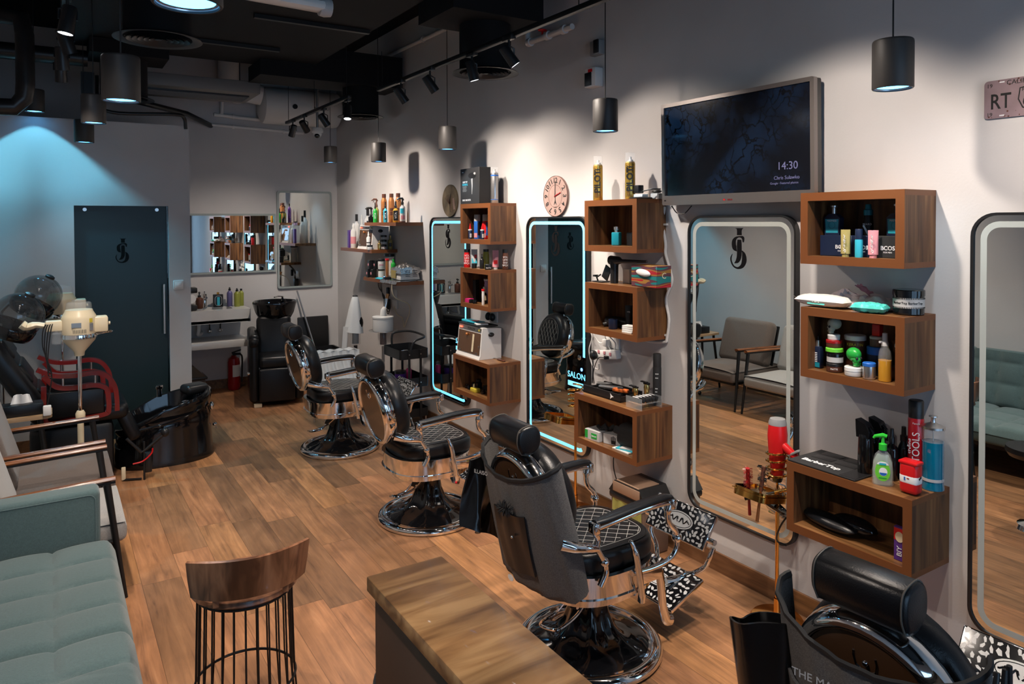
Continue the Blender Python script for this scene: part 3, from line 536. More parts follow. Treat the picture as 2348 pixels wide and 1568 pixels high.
# ---- clocks
def clock(y, z, r, dark, lab):
    t = thing('wall_clock', lab, 'clock', (-.002, y, z)); T = wallmx(0, 0, 0); m = 'clock_dark' if dark else 'clock_face'; e = 'text_black'
    b = MB(); b.lathe([(.0001, 0), (r, 0), (r, .012), (r-.002, .014), (.0001, .014)], m, mx=T, seg=48, cap=False); b.build('dial', t)
    b = MB()
    if dark:
        for k in range(26):
            a = math.radians(-60+k*8); x0, y0 = -.05*r, -.2*r
            b.cyl(T @ Vector((x0, y0, .0145)), T @ Vector((x0+r*.75*math.cos(a), y0+r*.75*math.sin(a)*.8, .0145)), .0011, 'brown', seg=4)
        b.box((.55*r, -.2*r, .0145), (.2*r, .7*r, .0006), 'clock_face', rot=(0, 0, .2), mx=T)
    else:
        for k, s in enumerate(('12', '1', '2', '3', '4', '5', '6', '7', '8', '9', '10', '11')):
            a = PI/2-k*PI/6; b.text(s, .056, e, T @ Tr(.76*r*math.cos(a), .76*r*math.sin(a), .0143) @ Rz(a-PI/2), bold=.0012)
        b.ring(oval(.56*r, .56*r, 40), oval(.545*r, .545*r, 40), .014, .0146, 'brown', T)
        b.add([(-.02, -.072, .0145), (-.006, -.035, .0145), (0, .005, .0145), (.006, -.035, .0145), (.02, -.072, .0145), (0, -.05, .0145)], [(0, 1, 5), (1, 2, 3, 5), (3, 4, 5)], e, T)
        b.text('PARIS', .016, e, T @ Tr(.0, -.084, .0145))
        b.ring(oval(r, r, 48), oval(r*.985, r*.985, 48), .013, .0158, 'brown', T)
    b.build('dial_markings', t)
    for L, wd, a in ((.55*r, .007, math.radians(62 if dark else 20)), (.8*r, .005, math.radians(-80 if dark else 88))):
        b = MB(); b.box((L*.4, 0, .018), (L, wd, .001), e if dark or L > .1 else 'dark_red', mx=T @ Rz(a)); b.build('clock_hand', t)
clock(4.408, 2.19, .152, 0, 'round pink antique wall clock with large numerals')
clock(6.10, 2.20, .152, 1, 'round dark brown wall clock with palm leaf dial')
# ---- small things on the wall
b = MB(); b.box((-.035, 3.93, 2.985), (.07, .12, .13), 'white_pl', bev=.008); r = tag(b.build('switch_box'), 'white electrical switch box above the left gold can, lower of two', 'switch box')
b = MB(); b.box((-.073, 3.945, 2.975), (.006, .07, .09), 'black_pl', bev=.002); b.box((-.074, 3.92, 3.03), (.006, .04, .02), 'red'); b.build('cover', r)
b = MB(); b.box((-.025, 3.905, 3.185), (.05, .10, .10), 'grey', bev=.006); r = tag(b.build('switch_box'), 'grey electrical box on the wall above the white switch box', 'switch box')
b = MB(); b.box((-.055, 3.88, 3.19), (.012, .05, .09), 'black_pl', bev=.004); b.build('cover', r)
b = MB(); b.box((-.10, 4.2, 3.63), (.06, .09, .05), 'red', bev=.004); b.tube([(-.10, 4.2, 3.64), (-.10, 4.2, 4.09)], .012, 'red'); tag(b.build('sprinkler_pipe'), 'red sprinkler drop at the top edge beside the black duct', 'sprinkler')
# ================================================================ barber chairs (local: +x faces the mirror, origin on the floor)
def back_mx(): return Tr(-.33, 0, .79) @ Ry(math.radians(-13))      # local z up along the backrest, -x is the rear face
def sup(a, b, n, k=48):
    o = []
    for j in range(k):
        t = 2*PI*j/k; c, s_ = math.cos(t), math.sin(t); o.append((a*math.copysign(abs(c)**(2/n), c), b*math.copysign(abs(s_)**(2/n), s_)))
    return o
def make_barber(lab):
    t = thing('barber_chair', lab, 'barber chair')
    b = MB(); b.lathe([(.29, .0), (.335, .0), (.345, .012), (.343, .028), (.33, .042), (.312, .05), (.30, .046), (.29, .036), (.28, .04), (.275, .03)], 'chrome', seg=64, cap=False); b.build('base_ring', t, 60)
    fl = lambda a, k: 1+(.10*math.cos(6*a) if 3 <= k <= 6 else 0)
    b = MB(); b.lathe([(.285, .036), (.25, .052), (.20, .066), (.155, .085), (.115, .125), (.090, .19), (.080, .25), (.078, .30), (.0001, .31)], 'gloss_black', seg=48, fn=fl, cap=False); b.build('pedestal', t, 60)
    b = MB(); b.lathe([(.07, .28), (.095, .30), (.12, .325), (.12, .335), (.0001, .336)], 'black_pl', seg=24, cap=False); b.build('swivel_collar', t)
    # foot pump lever (thin chrome loop) on the rear side
    b = MB(); b.tube(bez([(-.06, -.08, .30), (-.16, -.12, .255), (-.27, -.14, .235), (-.30, -.11, .225), (-.29, -.02, .20), (-.22, .05, .17), (-.14, .06, .18), (-.05, .03, .285)], 6), .007, 'chrome', seg=8); b.build('pump_lever', t)
    b = MB(); b.box((-.10, -.06, .265), (.09, .012, .07), 'black_metal', bev=.004, rot=(0, .5, 0)); b.cyl((-.12, -.07, .25), (-.12, -.05, .25), .008, 'chrome'); b.build('lever_bracket', t)
    # chrome skirt, D shaped
    sk = [(x if x < 0 else x*.86, y) for x, y in sup(.29, .275, 2.6, 56)]
    sc = lambda k: [(x*k, y*k) for x, y in sk]
    b = MB(); b.prism(sc(.93), .332, .346, 'chrome'); b.ring(sc(.99), sc(.93), .345, .362, 'chrome'); b.ring(sc(1.03), sc(.95), .360, .374, 'chrome'); b.ring(sc(1.0), sc(.94), .372, .462, 'chrome'); b.ring(sc(1.025), sc(.94), .462, .472, 'chrome'); b.build('seat_skirt', t, 30)
    for s_ in (-1, 1): b = MB(); b.box((.13, s_*.268, .41), (.16, .012, .06), 'chrome', bev=.004); b.build('side_plate', t, 30)
    # seat cushion
    def cushion(out, z0, z1, r, m, mb, n=5):
        L = []
        for k in range(n+1):
            a = PI/2*k/n; L.append((1-(r*(1-math.sin(a)))/.27, z0+r*(1-math.cos(a))))
        for k in range(n+1):
            a = PI/2*k/n; L.append((1-(r*(1-math.cos(a)))/.27, z1-r*(1-math.sin(a))))
        N = len(out); vs = [(x*q, y*q, z) for q, z in L for x, y in out]; fs = []
        for k in range(len(L)-1): fs += [(k*N+i, k*N+(i+1) % N, (k+1)*N+(i+1) % N, (k+1)*N+i) for i in range(N)]
        fs += [tuple(range(N))[::-1], tuple((len(L)-1)*N+i for i in range(N))]; mb.add(vs, fs, m)
    so = [(x*.95+.0, y*.9) for x, y in sup(.275, .27, 3.4, 56)]
    b = MB(); cushion(so, .455, .563, .035, 'leather', b)
    seat = b.build('seat_cushion', t, 80)
    b = MB(); b.tube([(x*.93, y*.93, .5625) for x, y in so], .0022, 'leather', seg=5, closed=True)
    def clipline(p, q, f, lines):
        P = [Vector(p).lerp(Vector(q), k/24) for k in range(25)]; run = []
        for c in P:
            if f(c.x, c.y): run.append(c)
            else:
                if len(run) > 1: lines.append(run)
                run = []
        if len(run) > 1: lines.append(run)
    ins = lambda x, y: (abs((x)/.215)**4+abs(y/.19)**4) < 1
    ls = []
    for k in range(-8, 9):
        c = k*.062
        clipline((-.3, -.3*.9+c, 0), (.3, .3*.9+c, 0), ins, ls); clipline((-.3, .3*.9+c, 0), (.3, -.3*.9+c, 0), ins, ls)
    for r_ in ls: b.tube([(v.x, v.y, .5642) for v in (r_[0], r_[-1])], .0013, 'stitch', seg=4)
    b.tube([(.215*math.copysign(abs(math.cos(a))**.5, math.cos(a)), .19*math.copysign(abs(math.sin(a))**.5, math.sin(a)), .5642) for a in [2*PI*k/40 for k in range(40)]], .0013, 'stitch', seg=4, closed=True)
    b.build('stitching', seat)
    # backrest : rear shell, chrome band, cushion
    B = back_mx(); Q = B @ Ry(-PI/2)    # Q: local x -> up the back, local y -> side, local z -> rear (-x)
    A_, W_ = .225, .212
    b = MB(); b.M = Q; n = 44; o = oval(A_, W_, n)
    b.prism(oval(A_-.03, W_-.03, n), .058, .068, 'back_shell'); b.build('rear_panel', t, 30)
    b = MB(); b.M = Q
    vs, fs = [], []
    pr = [(1.0, .0), (1.03, .02), (1.03, .045), (.99, .072), (.93, .080), (.88, .076), (.865, .066), (.86, .055)]
    for q, z in pr: vs += [(x*q, y*q, z) for x, y in o]
    for k in range(len(pr)-1): fs += [(k*n+i, k*n+(i+1) % n, (k+1)*n+(i+1) % n, (k+1)*n+i) for i in range(n)]
    b.add(vs, fs, 'chrome'); b.build('back_band', t, 60)
    b = MB(); b.M = Q
    vs, fs = [], []
    pr = [(1.0, -.001), (1.045, -.012), (1.05, -.05), (1.0, -.085), (.9, -.105), (.75, -.112), (.4, -.114), (.0001, -.114)]
    for q, z in pr: vs += [(x*q*1.0, y*q, z) for x, y in o]
    for k in range(len(pr)-1): fs += [(k*n+i, k*n+(i+1) % n, (k+1)*n+(i+1) % n, (k+1)*n+i) for i in range(n)]
    b.add(vs, fs, 'leather'); bc = b.build('back_cushion', t, 80)
    b = MB(); b.M = Q; ls = []; ins = lambda x, y: (x/.17)**2+(y/.165)**2 < 1
    for k in range(-7, 8):
        c = k*.055; clipline((-.3, -.3*.6+c, 0), (.3, .3*.6+c, 0), ins, ls); clipline((-.3, .3*.6+c, 0), (.3, -.3*.6+c, 0), ins, ls)
    for r_ in ls: b.tube([(v.x, v.y, -.1115-.004*(1-(v.x**2+v.y**2)/.03)) for v in (r_[0], r_[len(r_)//2], r_[-1])], .0012, 'stitch', seg=4)
    b.tube([(.172*math.cos(a), .168*math.sin(a), -.1105) for a in [2*PI*k/40 for k in range(40)]], .0013, 'stitch', seg=4, closed=True)
    b.build('stitching', bc)
    b = MB(); b.M = Q     # key-hole badge on the rear panel
    b.tube([(.14+.0*k, -.028, .0685) for k in range(1)]+[(.125, -.03, .0685), (.10, -.026, .0685), (.085, 0, .0685), (.10, .026, .0685), (.125, .03, .0685), (.14, .028, .0685)], .003, 'chrome', seg=6)
    b.ell((.115, 0, .069), (.008, .008, .008), 'chrome'); b.build('hook', t)
    b = MB(); b.M = Q
    for s_ in (-1, 1):
        for x in (-.15, -.11, .02): b.lathe([(.0001, .0), (.006, .001), (.006, .004), (.0001, .006)], 'steel', c=(0, 0, 0), mx=Tr(x, s_*W_*1.035*math.sqrt(max(0, 1-(x/A_)**2)), .033) @ Rx(-s_*PI/2), seg=8, cap=False)
    b.build('screw', t)
    # headrest block on two posts
    H = B @ Tr(-.010, 0, .295)
    b = MB(); b.M = H
    pf = [(-.075, -.06), (-.088, .0), (-.07, .062), (-.035, .08), (.03, .072), (.062, .03), (.058, -.03), (.03, -.07), (-.03, -.08)]
    pf = [(x*.78, y*.76) for x, y in pf]; pf = [(v.x, v.y) for v in bez([(x, y, 0) for x, y in pf+[pf[0]]], 4)[:-1]]; T = Rx(PI/2)
    n = len(pf); L = [(.80, -.122), (.94, -.119), (1.0, -.109), (1.0, .109), (.94, .119), (.80, .122)]; vs = [(x*q, y*q, z) for q, z in L for x, y in pf]
    fs = [(k*n+i, k*n+(i+1) % n, (k+1)*n+(i+1) % n, (k+1)*n+i) for k in range(len(L)-1) for i in range(n)]+[tuple(range(n))[::-1], tuple((len(L)-1)*n+i for i in range(n))]
    b.add(vs, fs, 'leather', T); hr = b.build('headrest', t, 60)
    for z in (-.111, .111): b = MB(); b.M = H; b.tube([(x*1.01, -z, y*1.01) for x, y in pf], .0025, 'piping', seg=5, closed=True); b.build('piping', hr)
    b = MB(); b.M = B
    for y in (-.05, .05): b.cyl((-.012, y, .18), (-.008, y, .26), .007, 'chrome')
    b.box((-.02, 0, .20), (.02, .14, .05), 'chrome', bev=.005); b.build('headrest_post', t)
    # arms
    for s_ in (-1, 1):
        y = s_*.29; a = MB()
        P = bez([(-.205, y, .728), (-.12, y, .735), (.05, y, .750), (.19, y, .752), (.245, y, .742)], 5)
        vs, fs = [], []; N = 14
        for i, p in enumerate(P):
            u = i/(len(P)-1); w = .026*(.72+.5*math.sin(PI*min(u*1.0, 1)**.8)); w = max(w, .02)
            for j in range(N):
                an = 2*PI*j/N; vs.append((p.x, p.y+w*math.cos(an), p.z+.014*math.sin(an)+(.004 if math.sin(an) > 0 else 0)))
        fs = [(i*N+j, i*N+(j+1) % N, (i+1)*N+(j+1) % N, (i+1)*N+j) for i in range(len(P)-1) for j in range(N)]+[tuple(range(N))[::-1], tuple((len(P)-1)*N+j for j in range(N))]
        a.add(vs, fs, 'leather'); pad = a.build('arm_pad', t, 70)
        a = MB()
        a.tube([(p.x, p.y, p.z-.021) for p in P], [.016]*len(P), 'chrome', seg=8)
        a.box((.245, y, .722), (.03, .05, .05), 'chrome', bev=.008); a.box((-.205, y, .712), (.035, .05, .05), 'chrome', bev=.008)
        # front support: from the arm end down and forward to the joint, then back under the seat
        a.tube(bez([(.235, y, .715), (.225, y, .68), (.235, y, .63), (.275, y, .585), (.285, y, .545)], 5), [.019]*5+[.014]*16, 'chrome', seg=10)
        a.tube(bez([(.285, y, .545), (.28, y, .50), (.235, y, .465), (.14, y*.985, .45), (.02, y*.96, .452)], 5), .012, 'chrome', seg=10)
        a.ell((.283, y, .552), (.022, .024, .022), 'chrome')
        # rear support, wide cast bracket to the back frame and down to the seat
        a.tube(bez([(-.205, y, .70), (-.185, y, .66), (-.19, y, .625), (-.165, y, .58), (-.145, y, .545), (-.14, y*.985, .50), (-.165, y*.97, .45)], 5), [.016]*4+[.012]*20+[.015]*7, 'chrome', seg=10)
        a.tube(bez([(-.35, y*.86, .665), (-.29, y*.96, .645), (-.24, y, .635), (-.19, y, .62)], 4), [.028, .028, .027, .026, .024, .022, .022, .022, .02, .02, .018, .016, .016], 'chrome', seg=10, flat=1)
        a.ell((-.15, y*1.0, .553), (.02, .022, .02), 'chrome'); a.build('arm_frame', t, 60)
        a = MB(); a.tube(bez([(.0, s_*.285, .61), (.012, s_*.297, .57), (.03, s_*.30, .50), (.042, s_*.303, .43), (.055, s_*.30, .36), (.062, s_*.292, .325)], 5), [.006]+[.012]*5+[.017]*14+[.019]*6, 'chrome', seg=9, flat=.9); a.build('recline_lever', t, 60)
    # footrest
    for s_ in (-1, 1):
        a = MB(); y = s_*.20
        a.tube(bez([(.23, y, .42), (.26, y, .37), (.275, y, .30), (.285, y, .20), (.31, y, .125), (.345, y, .11)], 5), [.014]*26, 'chrome', seg=8, flat=1.8)
        a.tube(bez([(.44, y*.35, .215), (.54, y*.5, .225), (.60, y*.8, .27), (.60, y*1.0, .33), (.62, y*1.06, .39)], 5), [.020]*7+[.013]*14, 'chrome', seg=8); a.build('footrest_arm', t, 60)
    for nm, c, ang, d in (('calf_plate', (.615, 0, .455), math.radians(-55), .18), ('foot_plate', (.455, 0, .19), math.radians(-22), .24)):
        Tm = Tr(*c) @ Ry(ang); wd = .40; a = MB(); a.box((0, 0, 0), (d, wd, .022), 'chrome', bev=.006, mx=Tm); pl = a.build(nm, t, 30)
        a = MB(); a.box((0, 0, .0118), (d-.012, wd-.012, .0015), 'gloss_black', mx=Tm)
        rr = random.Random(5)
        for i in range(15):
            for j in range(7):
                x, y = -d/2+.018+(d-.036)*j/6, -wd/2+.02+(wd-.04)*i/14
                if (x/.048)**2+(y/.10)**2 < 1.15: continue
                q = Tm @ Tr(x+rr.uniform(-.005, .005), y+rr.uniform(-.006, .006), .0128) @ Rz(rr.uniform(0, 3)) @ Matrix.Diagonal((1, rr.uniform(.45, .95), 1, 1))
                a.add([(r_*math.cos(k*PI*2/5), r_*math.sin(k*PI*2/5)*.8, 0) for k in range(5) for r_ in (rr.uniform(.010, .0165),)], [(0, 1, 2, 3, 4)], 'white_metal', q)
        a.prism(oval(.043, .09, 24), .0124, .0130, 'white_metal', Tm); a.ring(oval(.037, .082, 24), oval(.034, .078, 24), .013, .0134, 'gloss_black', Tm)
        for s_ in (-1, 1):
            a.tube([(Tm @ Vector((.016*math.sin(k*.9)*(1-k/14), s_*(.008+k*.0052), .0138))) for k in range(13)], .0035, 'gloss_black', seg=4)
            a.tube([(Tm @ Vector((-.012*math.cos(k*1.2), s_*(.004+k*.006), .0138))) for k in range(9)], .003, 'gloss_black', seg=4)
        a.build('scroll_pattern', pl)
        if nm == 'calf_plate':
            a = MB()
            for s_ in (-1, 1): a.cyl(Tm @ Vector((-.03, s_*.20, -.01)), Tm @ Vector((-.03, s_*.235, -.01)), .014, 'chrome')
            a.build('pivot_bolt', t)
    return t
mat('black_satin', (.008, .008, .009), .22, bump=.4, bscale=9); mat('stitch', (.42, .40, .37), .7); mat('piping', (.10, .085, .07), .5); mat('white_metal', (.40, .40, .40), .35, .6)
CH = [(-1.05, 6.24, 0, 'rear black and chrome barber chair, farthest from the camera'), (-1.05, 4.46, 0, 'second black and chrome barber chair with bare oval brown back'),
      (-1.09, 2.67, math.radians(1), 'black and chrome barber chair wearing a grey apron, footplates toward the wall'), (-1.07, 1.08, math.radians(4), 'nearest barber chair cut off at the bottom right corner, tools on its back')]
c0 = None
for x, y, a, l in CH:
    if c0 is None: c0 = o = make_barber(l)
    else: o = copy_tree(c0)
    o['label'] = l; o.location = (x, y, 0); o.rotation_euler = (0, 0, a); o['group'] = 'barber chairs facing the mirrors'
# ---- aprons over the two nearest backrests
def apron(cx, cy, rz, name, lab, cat, m, seed, tools):
    t = thing(name, lab, cat, (cx, cy, 0), rz); rr = random.Random(seed); B = back_mx()
    def fn(u, v, off=0):
        # u across (-1..1 round the back), v down
        a = (u-.5)*PI*1.16; top = .175-.03*math.cos((u-.5)*PI*2); z = top-(v*.60)*(1-.10*abs(u-.5)); ww = .262+.02*v+off; dd = .125+.05*v*(1-v)+off
        p = B @ Vector((-dd*math.cos(a)*1.0-.005, ww*math.sin(a), z))
        k = .006*math.sin(9*a+seed)*v+.004*math.sin(17*a+v*6); q = Vector((p.x-k, p.y, p.z)); q.z = max(q.z, .40) if off == 0 else q.z
        return q
    b = MB(); b.grid(lambda u, v: fn(u, v), 44, 18, m, thick=.004); b.build('cloth', t, 80)
    b = MB(); b.tube([fn(k/30, 0)+Vector((-.003, 0, 0)) for k in range(31)], .008, 'black_mt', seg=6, flat=1.6); b.build('top_hem', t)
    return t, fn
t, fn = apron(-1.09, 2.67, math.radians(1), 'apron', 'grey barber apron draped over the back of the third chair', 'apron', 'apron_grey', 1, 0)
def pocket(t, fn, u0, u1, v0, v1, m, n=10, off=.014, nm='pocket'):
    b = MB(); b.grid(lambda u, v: fn(u0+(u1-u0)*u, v0+(v1-v0)*v, off), n, n, m, thick=.008); return b.build(nm, t, 60)
pocket(t, fn, .36, .58, .26, .72, 'black_pl')
p = fn(.45, .42, .026); b = MB(); b.ell(p, (.007, .007, .007), 'steel'); b.build('snap_button', t)
b = MB()
rr = random.Random(2); c = fn(.46, .20, .03)
for k in range(60):
    d = Vector((rr.uniform(-1, 1), rr.uniform(-1, 1), rr.uniform(-1, 1))).normalized(); b.cyl(c+Vector((0, d.y*.03, 0)), c+Vector((d.x*.03, d.y*.055, d.z*.035)), .004, 'black_mt', seg=4, r2=.001)
tag(b.build('powder_puff'), 'fluffy black neck duster tucked in the apron pocket', 'neck duster').location = (0, 0, 0)
_pf = bpy.context.scene.objects['powder_puff']; _pf.matrix_world = Tr(-1.09, 2.67, 0) @ Rz(math.radians(1))
p0 = fn(.70, .12, .012); b = MB(); b.text('ILLAISONS', .026, 'light_grey', Tr(*p0) @ Matrix(((.35, 0, -.93, 0), (-.93, 0, -.35, 0), (0, 1, 0, 0), (0, 0, 0, 1))), sx=.9); b.build('lettering', t)
p0 = fn(.60, .90, .010); b = MB(); b.prism(oval(.022, .014, 16), 0, .002, 'white_gloss', Tr(*p0) @ wallmx(0, 0, 0)); b.build('woven_label', t)
# black cape bag hanging at the left of chair three
b = MB(); b.grid(lambda u, v: (-.02+.05*math.sin(u*9)*v*.4-.16*v*(.3+u*.7)*.0+.10*(u-.5)*(1.2+v), .0+.05*math.sin(u*7+v*3)*v+.03*u, .0-(.30+.12*u)*v), 16, 10, 'black_satin', thick=.01)
r = tag(b.build('cape_bag'), 'shiny black cape hanging at the left side of the aproned chair', 'cape'); r.location = (-1.50, 2.93, .90)
b = MB(); b.ell((-.14, .02, -.10), (.006, .006, .006), 'red'); b.build('stud', r)
# nearest chair
t, fn = apron(-1.07, 1.08, math.radians(4), 'apron', 'dark barber apron with tool pockets over the nearest chair back', 'apron', 'apron_grey', 4, 1)
pocket(t, fn, .12, .30, .10, .8, 'black_pl', off=.02); pocket(t, fn, .50, .80, .30, .8, 'apron_grey', off=.012)
b = MB()
for k, (u, L) in enumerate(((.15, .10), (.19, .13), (.24, .11))):
    p = fn(u, .14, .035); b.cyl(p+Vector((0, 0, -.12)), p+Vector((0, 0, L-.05)), .006, 'chrome', r2=.003)
b.build('scissors', t)
b = MB()
for k, u in enumerate((.10, .13, .17)):
    p = fn(u, .05, .045); b.cyl(p, p+Vector((.01*k, 0, .07)), .008, 'black_pl', r2=.006)
b.build('comb_handle', t)
p0 = fn(.60, .16, .010); b = MB(); b.text('THE MAN', .03, 'light_grey', Tr(*p0) @ Matrix(((.15, 0, -.98, 0), (-.98, 0, -.15, 0), (0, 1, 0, 0), (0, 0, 0, 1)))); b.build('lettering', t)
b = MB(); b.grid(lambda u, v: ((.075+.02*math.sin(u*4*PI+1))*math.cos(u*2*PI)*(1-.45*v), (.085+.018*math.sin(u*6*PI))*math.sin(u*2*PI)*(1-.3*v), .035*math.cos(u*2*PI+2)*(1-v)-.24*v-.02*math.sin(u*19)*v*(1-v)), 28, 8, 'black_satin', thick=.006)
b.lathe([(.0001, -.255), (.058, -.258)], 'black_satin', cap=False)
r = tag(b.build('tool_pouch'), 'open black pouch with shaving brush hanging left of the nearest chair', 'pouch'); r.location = (-1.50, 1.36, .86)
t = thing('shaving_brush', 'white haired shaving brush with wooden handle in the black pouch', 'shaving brush', (-1.50, 1.37, .79), 0)
b = MB(); b.lathe([(.012, 0), (.016, .01), (.028, .05), (.026, .062), (.0001, .074)], 'towel', mx=Rx(.9) @ Ry(-.5), cap=False); b.build('bristles', t)
b = MB(); b.lathe([(.012, -.07), (.014, -.05), (.009, -.02), (.011, 0)], 'brown', mx=Rx(.9) @ Ry(-.5)); b.build('handle', t)
# ================================================================ waiting seats
def armchair(y0, y1, fab, lab, group=None):
    t = thing('armchair', lab, 'armchair', (-3.30, (y0+y1)/2, 0), 0, group); w = y1-y0; h = w/2-.04
    b = MB(); n = 12
    b.grid(lambda u, v: (.42-.80*u, (v-.5)*(w-.10), .40+.035*math.sin(PI*min(max(v, .0), 1))**.5*math.sin(PI*min(u+.04, 1)*.98)**.3), n, n, fab); b.box((.03, 0, .345), (.80, w-.10, .11), fab, bev=.035, seg=4); b.build('seat_cushion', t, 70)
    T = Tr(-.20, 0, .62) @ Ry(math.radians(-16))
    b = MB(); b.box((0, 0, .02), (.15, w-.10, .50), fab, bev=.06, seg=5, mx=T)
    b.build('back_cushion', t, 70)
    b = MB()
    b.box((-.0, 0, .275), (.78, w-.14, .025), 'black_metal', bev=.006); b.box((-.10, 0, .02), (.02, w-.14, .45), 'black_metal', mx=T)
    b.build('frame', t)
    for s_ in (-1, 1):
        y = s_*h
        b = MB(); b.tube([(.375, y, .645), (.0, y, .632), (-.42, y, .615)], [.024, .024, .022], 'rail_wood', seg=10, flat=.55); b.build('arm_rail', t, 60)
        b = MB(); b.box((-.02, y, .618), (.79, .022, .022), 'black_metal', rot=(0, -.036, 0)); b.build('arm_bar', t)
        b = MB(); b.cyl((.335, y, .62), (.415, y+s_*.015, .0), .019, 'black_metal', r2=.011); b.build('leg', t)
        b = MB(); b.cyl((-.36, y, .60), (-.47, y+s_*.015, .0), .017, 'black_metal', r2=.011); b.build('leg', t)
        b = MB(); b.tube([(.36, y, .31), (.1, y*.9, .28)], .011, 'black_metal', seg=8); b.build('stretcher', t)
    return t
armchair(5.12, 5.88, 'grey_fabric', 'brown-grey armchair with wooden arm rails beside the side table')
armchair(4.34, 5.08, 'beige_fabric', 'pale beige armchair with wooden arm rails next to the green sofa')
t = thing('sofa', 'green fabric sofa with tufted seat in the left foreground', 'sofa', (-3.42, 3.2, 0))
b = MB()
def tuft(u, v, L, x0, x1, nx, ny):
    return .026*(abs(math.sin(PI*u*nx))*abs(math.sin(PI*v*ny)))**.4
for k, (ya, yb) in enumerate(((0.02, .985), (-.98, 0.02), (-1.72, -.98))):
    b = MB(); L = yb-ya
    b.grid(lambda u, v: (-.33+.805*u, ya+L*v, .395+tuft(u, v, L, 0, 0, 3, 4)+.004-(.05*max(0, (u-.94)/.06)**2)-.02*max(0, (abs(v-.5)-.47)/.03)), 48, 56, 'green_fabric')
    b.box((.065, (ya+yb)/2, .325), (.80, L-.004, .125), 'green_fabric', bev=.04, seg=4); b.build('seat_cushion', t, 70)
    b = MB(); T = Tr(-.36, (ya+yb)/2, .62) @ Ry(math.radians(-12))
    b.grid(lambda u, v: (.07+tuft(u, v, L, 0, 0, 2.5, 5), (v-.5)*(L-.01), -.22+.46*u), 34, 40, 'green_fabric', mx=T); b.box((.0, 0, .01), (.13, L-.004, .50), 'green_fabric', bev=.05, seg=4, mx=T); b.build('back_cushion', t, 70)
for ya in (.99, -1.87):
    b = MB(); b.box((.015, ya+.07, .44), (.80, .14, .44), 'green_fabric', bev=.028, seg=4); ar = b.build('armrest', t, 60)
    b = MB(); y_ = ya-.0005
    o = rrect(.755, .395, .03, 5, .015, .44); b.tube([(x, y_, z) for x, z in o], .0028, 'green_fabric', seg=5, closed=True); b.build('piping', ar)
b = MB(); b.box((0, -.33, .245), (.76, 2.9, .05), 'black_metal'); b.build('frame', t)
for x in (-.33, .36):
    for y in (-1.7, -.3, 1.1): b = MB(); b.cyl((x, y, .24), (x+.03*(1 if x > 0 else -1), y, 0), .018, 'black_metal', r2=.011); b.build('leg', t)
# side table + tissue box
t = thing('side_table', 'small oak-topped side table with splayed black legs', 'side table', (-3.42, 6.14, 0))
b = MB(); b.prism(rrect(.44, .28, .05, 6), .64, .662, 'oak'); b.build('table_top', t)
for x, y in ((.17, .13), (.17, -.13), (-.17, .13), (-.17, -.13)): b = MB(); b.cyl((x*.85, y*.7, .64), (x*1.25, y*1.0, 0), .016, 'black_metal', r2=.012); b.build('leg', t)
t = thing('tissue_box', 'black tissue box with tissue sticking out, on the side table', 'tissue box', (-3.38, 6.12, .662), math.radians(4))
b = MB(); b.box((0, 0, .04), (.25, .13, .08), 'leather', bev=.005); b.build('box_body', t)
b = MB(); b.grid(lambda u, v: ((u-.5)*.13*(1-.3*v), .018*math.sin(u*9)*(.4+v)+.0, .079+.07*v*(1-.35*abs(u-.45))), 18, 6, 'tissue', thick=.002); b.build('tissue', t, 80)
# hood dryers
def hood(x, y, z, ang, lab):
    t = thing('hood_dryer', lab, 'hair dryer hood', (x, y, 0)); T = Tr(0, 0, z) @ Rz(math.radians(-20)) @ Ry(ang)
    pr = [(.15*math.sin(a)+.0, .17*math.cos(a)-.0) for a in [PI*.62*k/14 for k in range(15)]]
    b = MB(); b.lathe([(max(r*1.12, .0001), h) for r, h in pr], 'smoke', seg=36, mx=T, cap=False); b.build('dome', t, 80)
    r, h = pr[-1]
    b = MB(); b.lathe([(r*1.12, h), (r*1.15, h-.01), (r*1.13, h-.05), (r*1.02, h-.085), (r*.85, h-.09), (r*.83, h-.07), (r*1.0, h-.03)], 'gloss_black', seg=36, mx=T, cap=False); b.build('lower_rim', t, 80)
    b = MB(); b.lathe([(.035, .165), (.035, .18), (.02, .188), (.0001, .188)], 'black_pl', seg=16, mx=T, cap=False); b.build('vent_cap', t)
    return t
t = hood(-3.40, 6.35, 1.33, math.radians(28), 'smoked clear hair dryer hood nearest the left edge')
b = MB(); b.cyl((-.2, .05, .0), (-.2, .05, 1.2), .014, 'steel'); b.lathe([(.0001, .03), (.14, .02), (.15, 0)], 'black_pl', c=(-.2, .05, 0), seg=24, cap=False); b.tube([(-.2, .05, 1.2), (-.16, .05, 1.27), (-.1, .02, 1.27)], .014, 'steel'); b.build('stand_pole', t)
t = hood(-3.28, 6.95, 1.42, math.radians(30), 'dark hair dryer hood behind the clear one')
b = MB(); b.cyl((-.25, .1, .0), (-.25, .1, 1.3), .014, 'steel'); b.lathe([(.0001, .03), (.14, .02), (.15, 0)], 'black_pl', c=(-.25, .1, 0), seg=24, cap=False); b.tube([(-.25, .1, 1.3), (-.2, .08, 1.36), (-.12, .04, 1.36)], .014, 'steel'); b.build('stand_pole', t)
b = MB(); b.grid(lambda u, v: (.0+.30*u, .12*v-.06, .0+.035*math.sin(u*12)*.15+.05*math.sin(PI*v)), 16, 8, 'towel', thick=.05)
b.box((.15, 0, -.04), (.30, .2, .05), 'towel', bev=.02); r = tag(b.build('towel_stack'), 'folded cream towel pile on a cabinet at the left edge', 'towels'); r.location = (-3.93, 7.28, 1.72); r.rotation_euler = (0, 0, 0)
t = thing('towel_cabinet', 'tall grey cabinet at the left edge holding folded towels', 'cabinet', (-3.77, 7.28, 0))
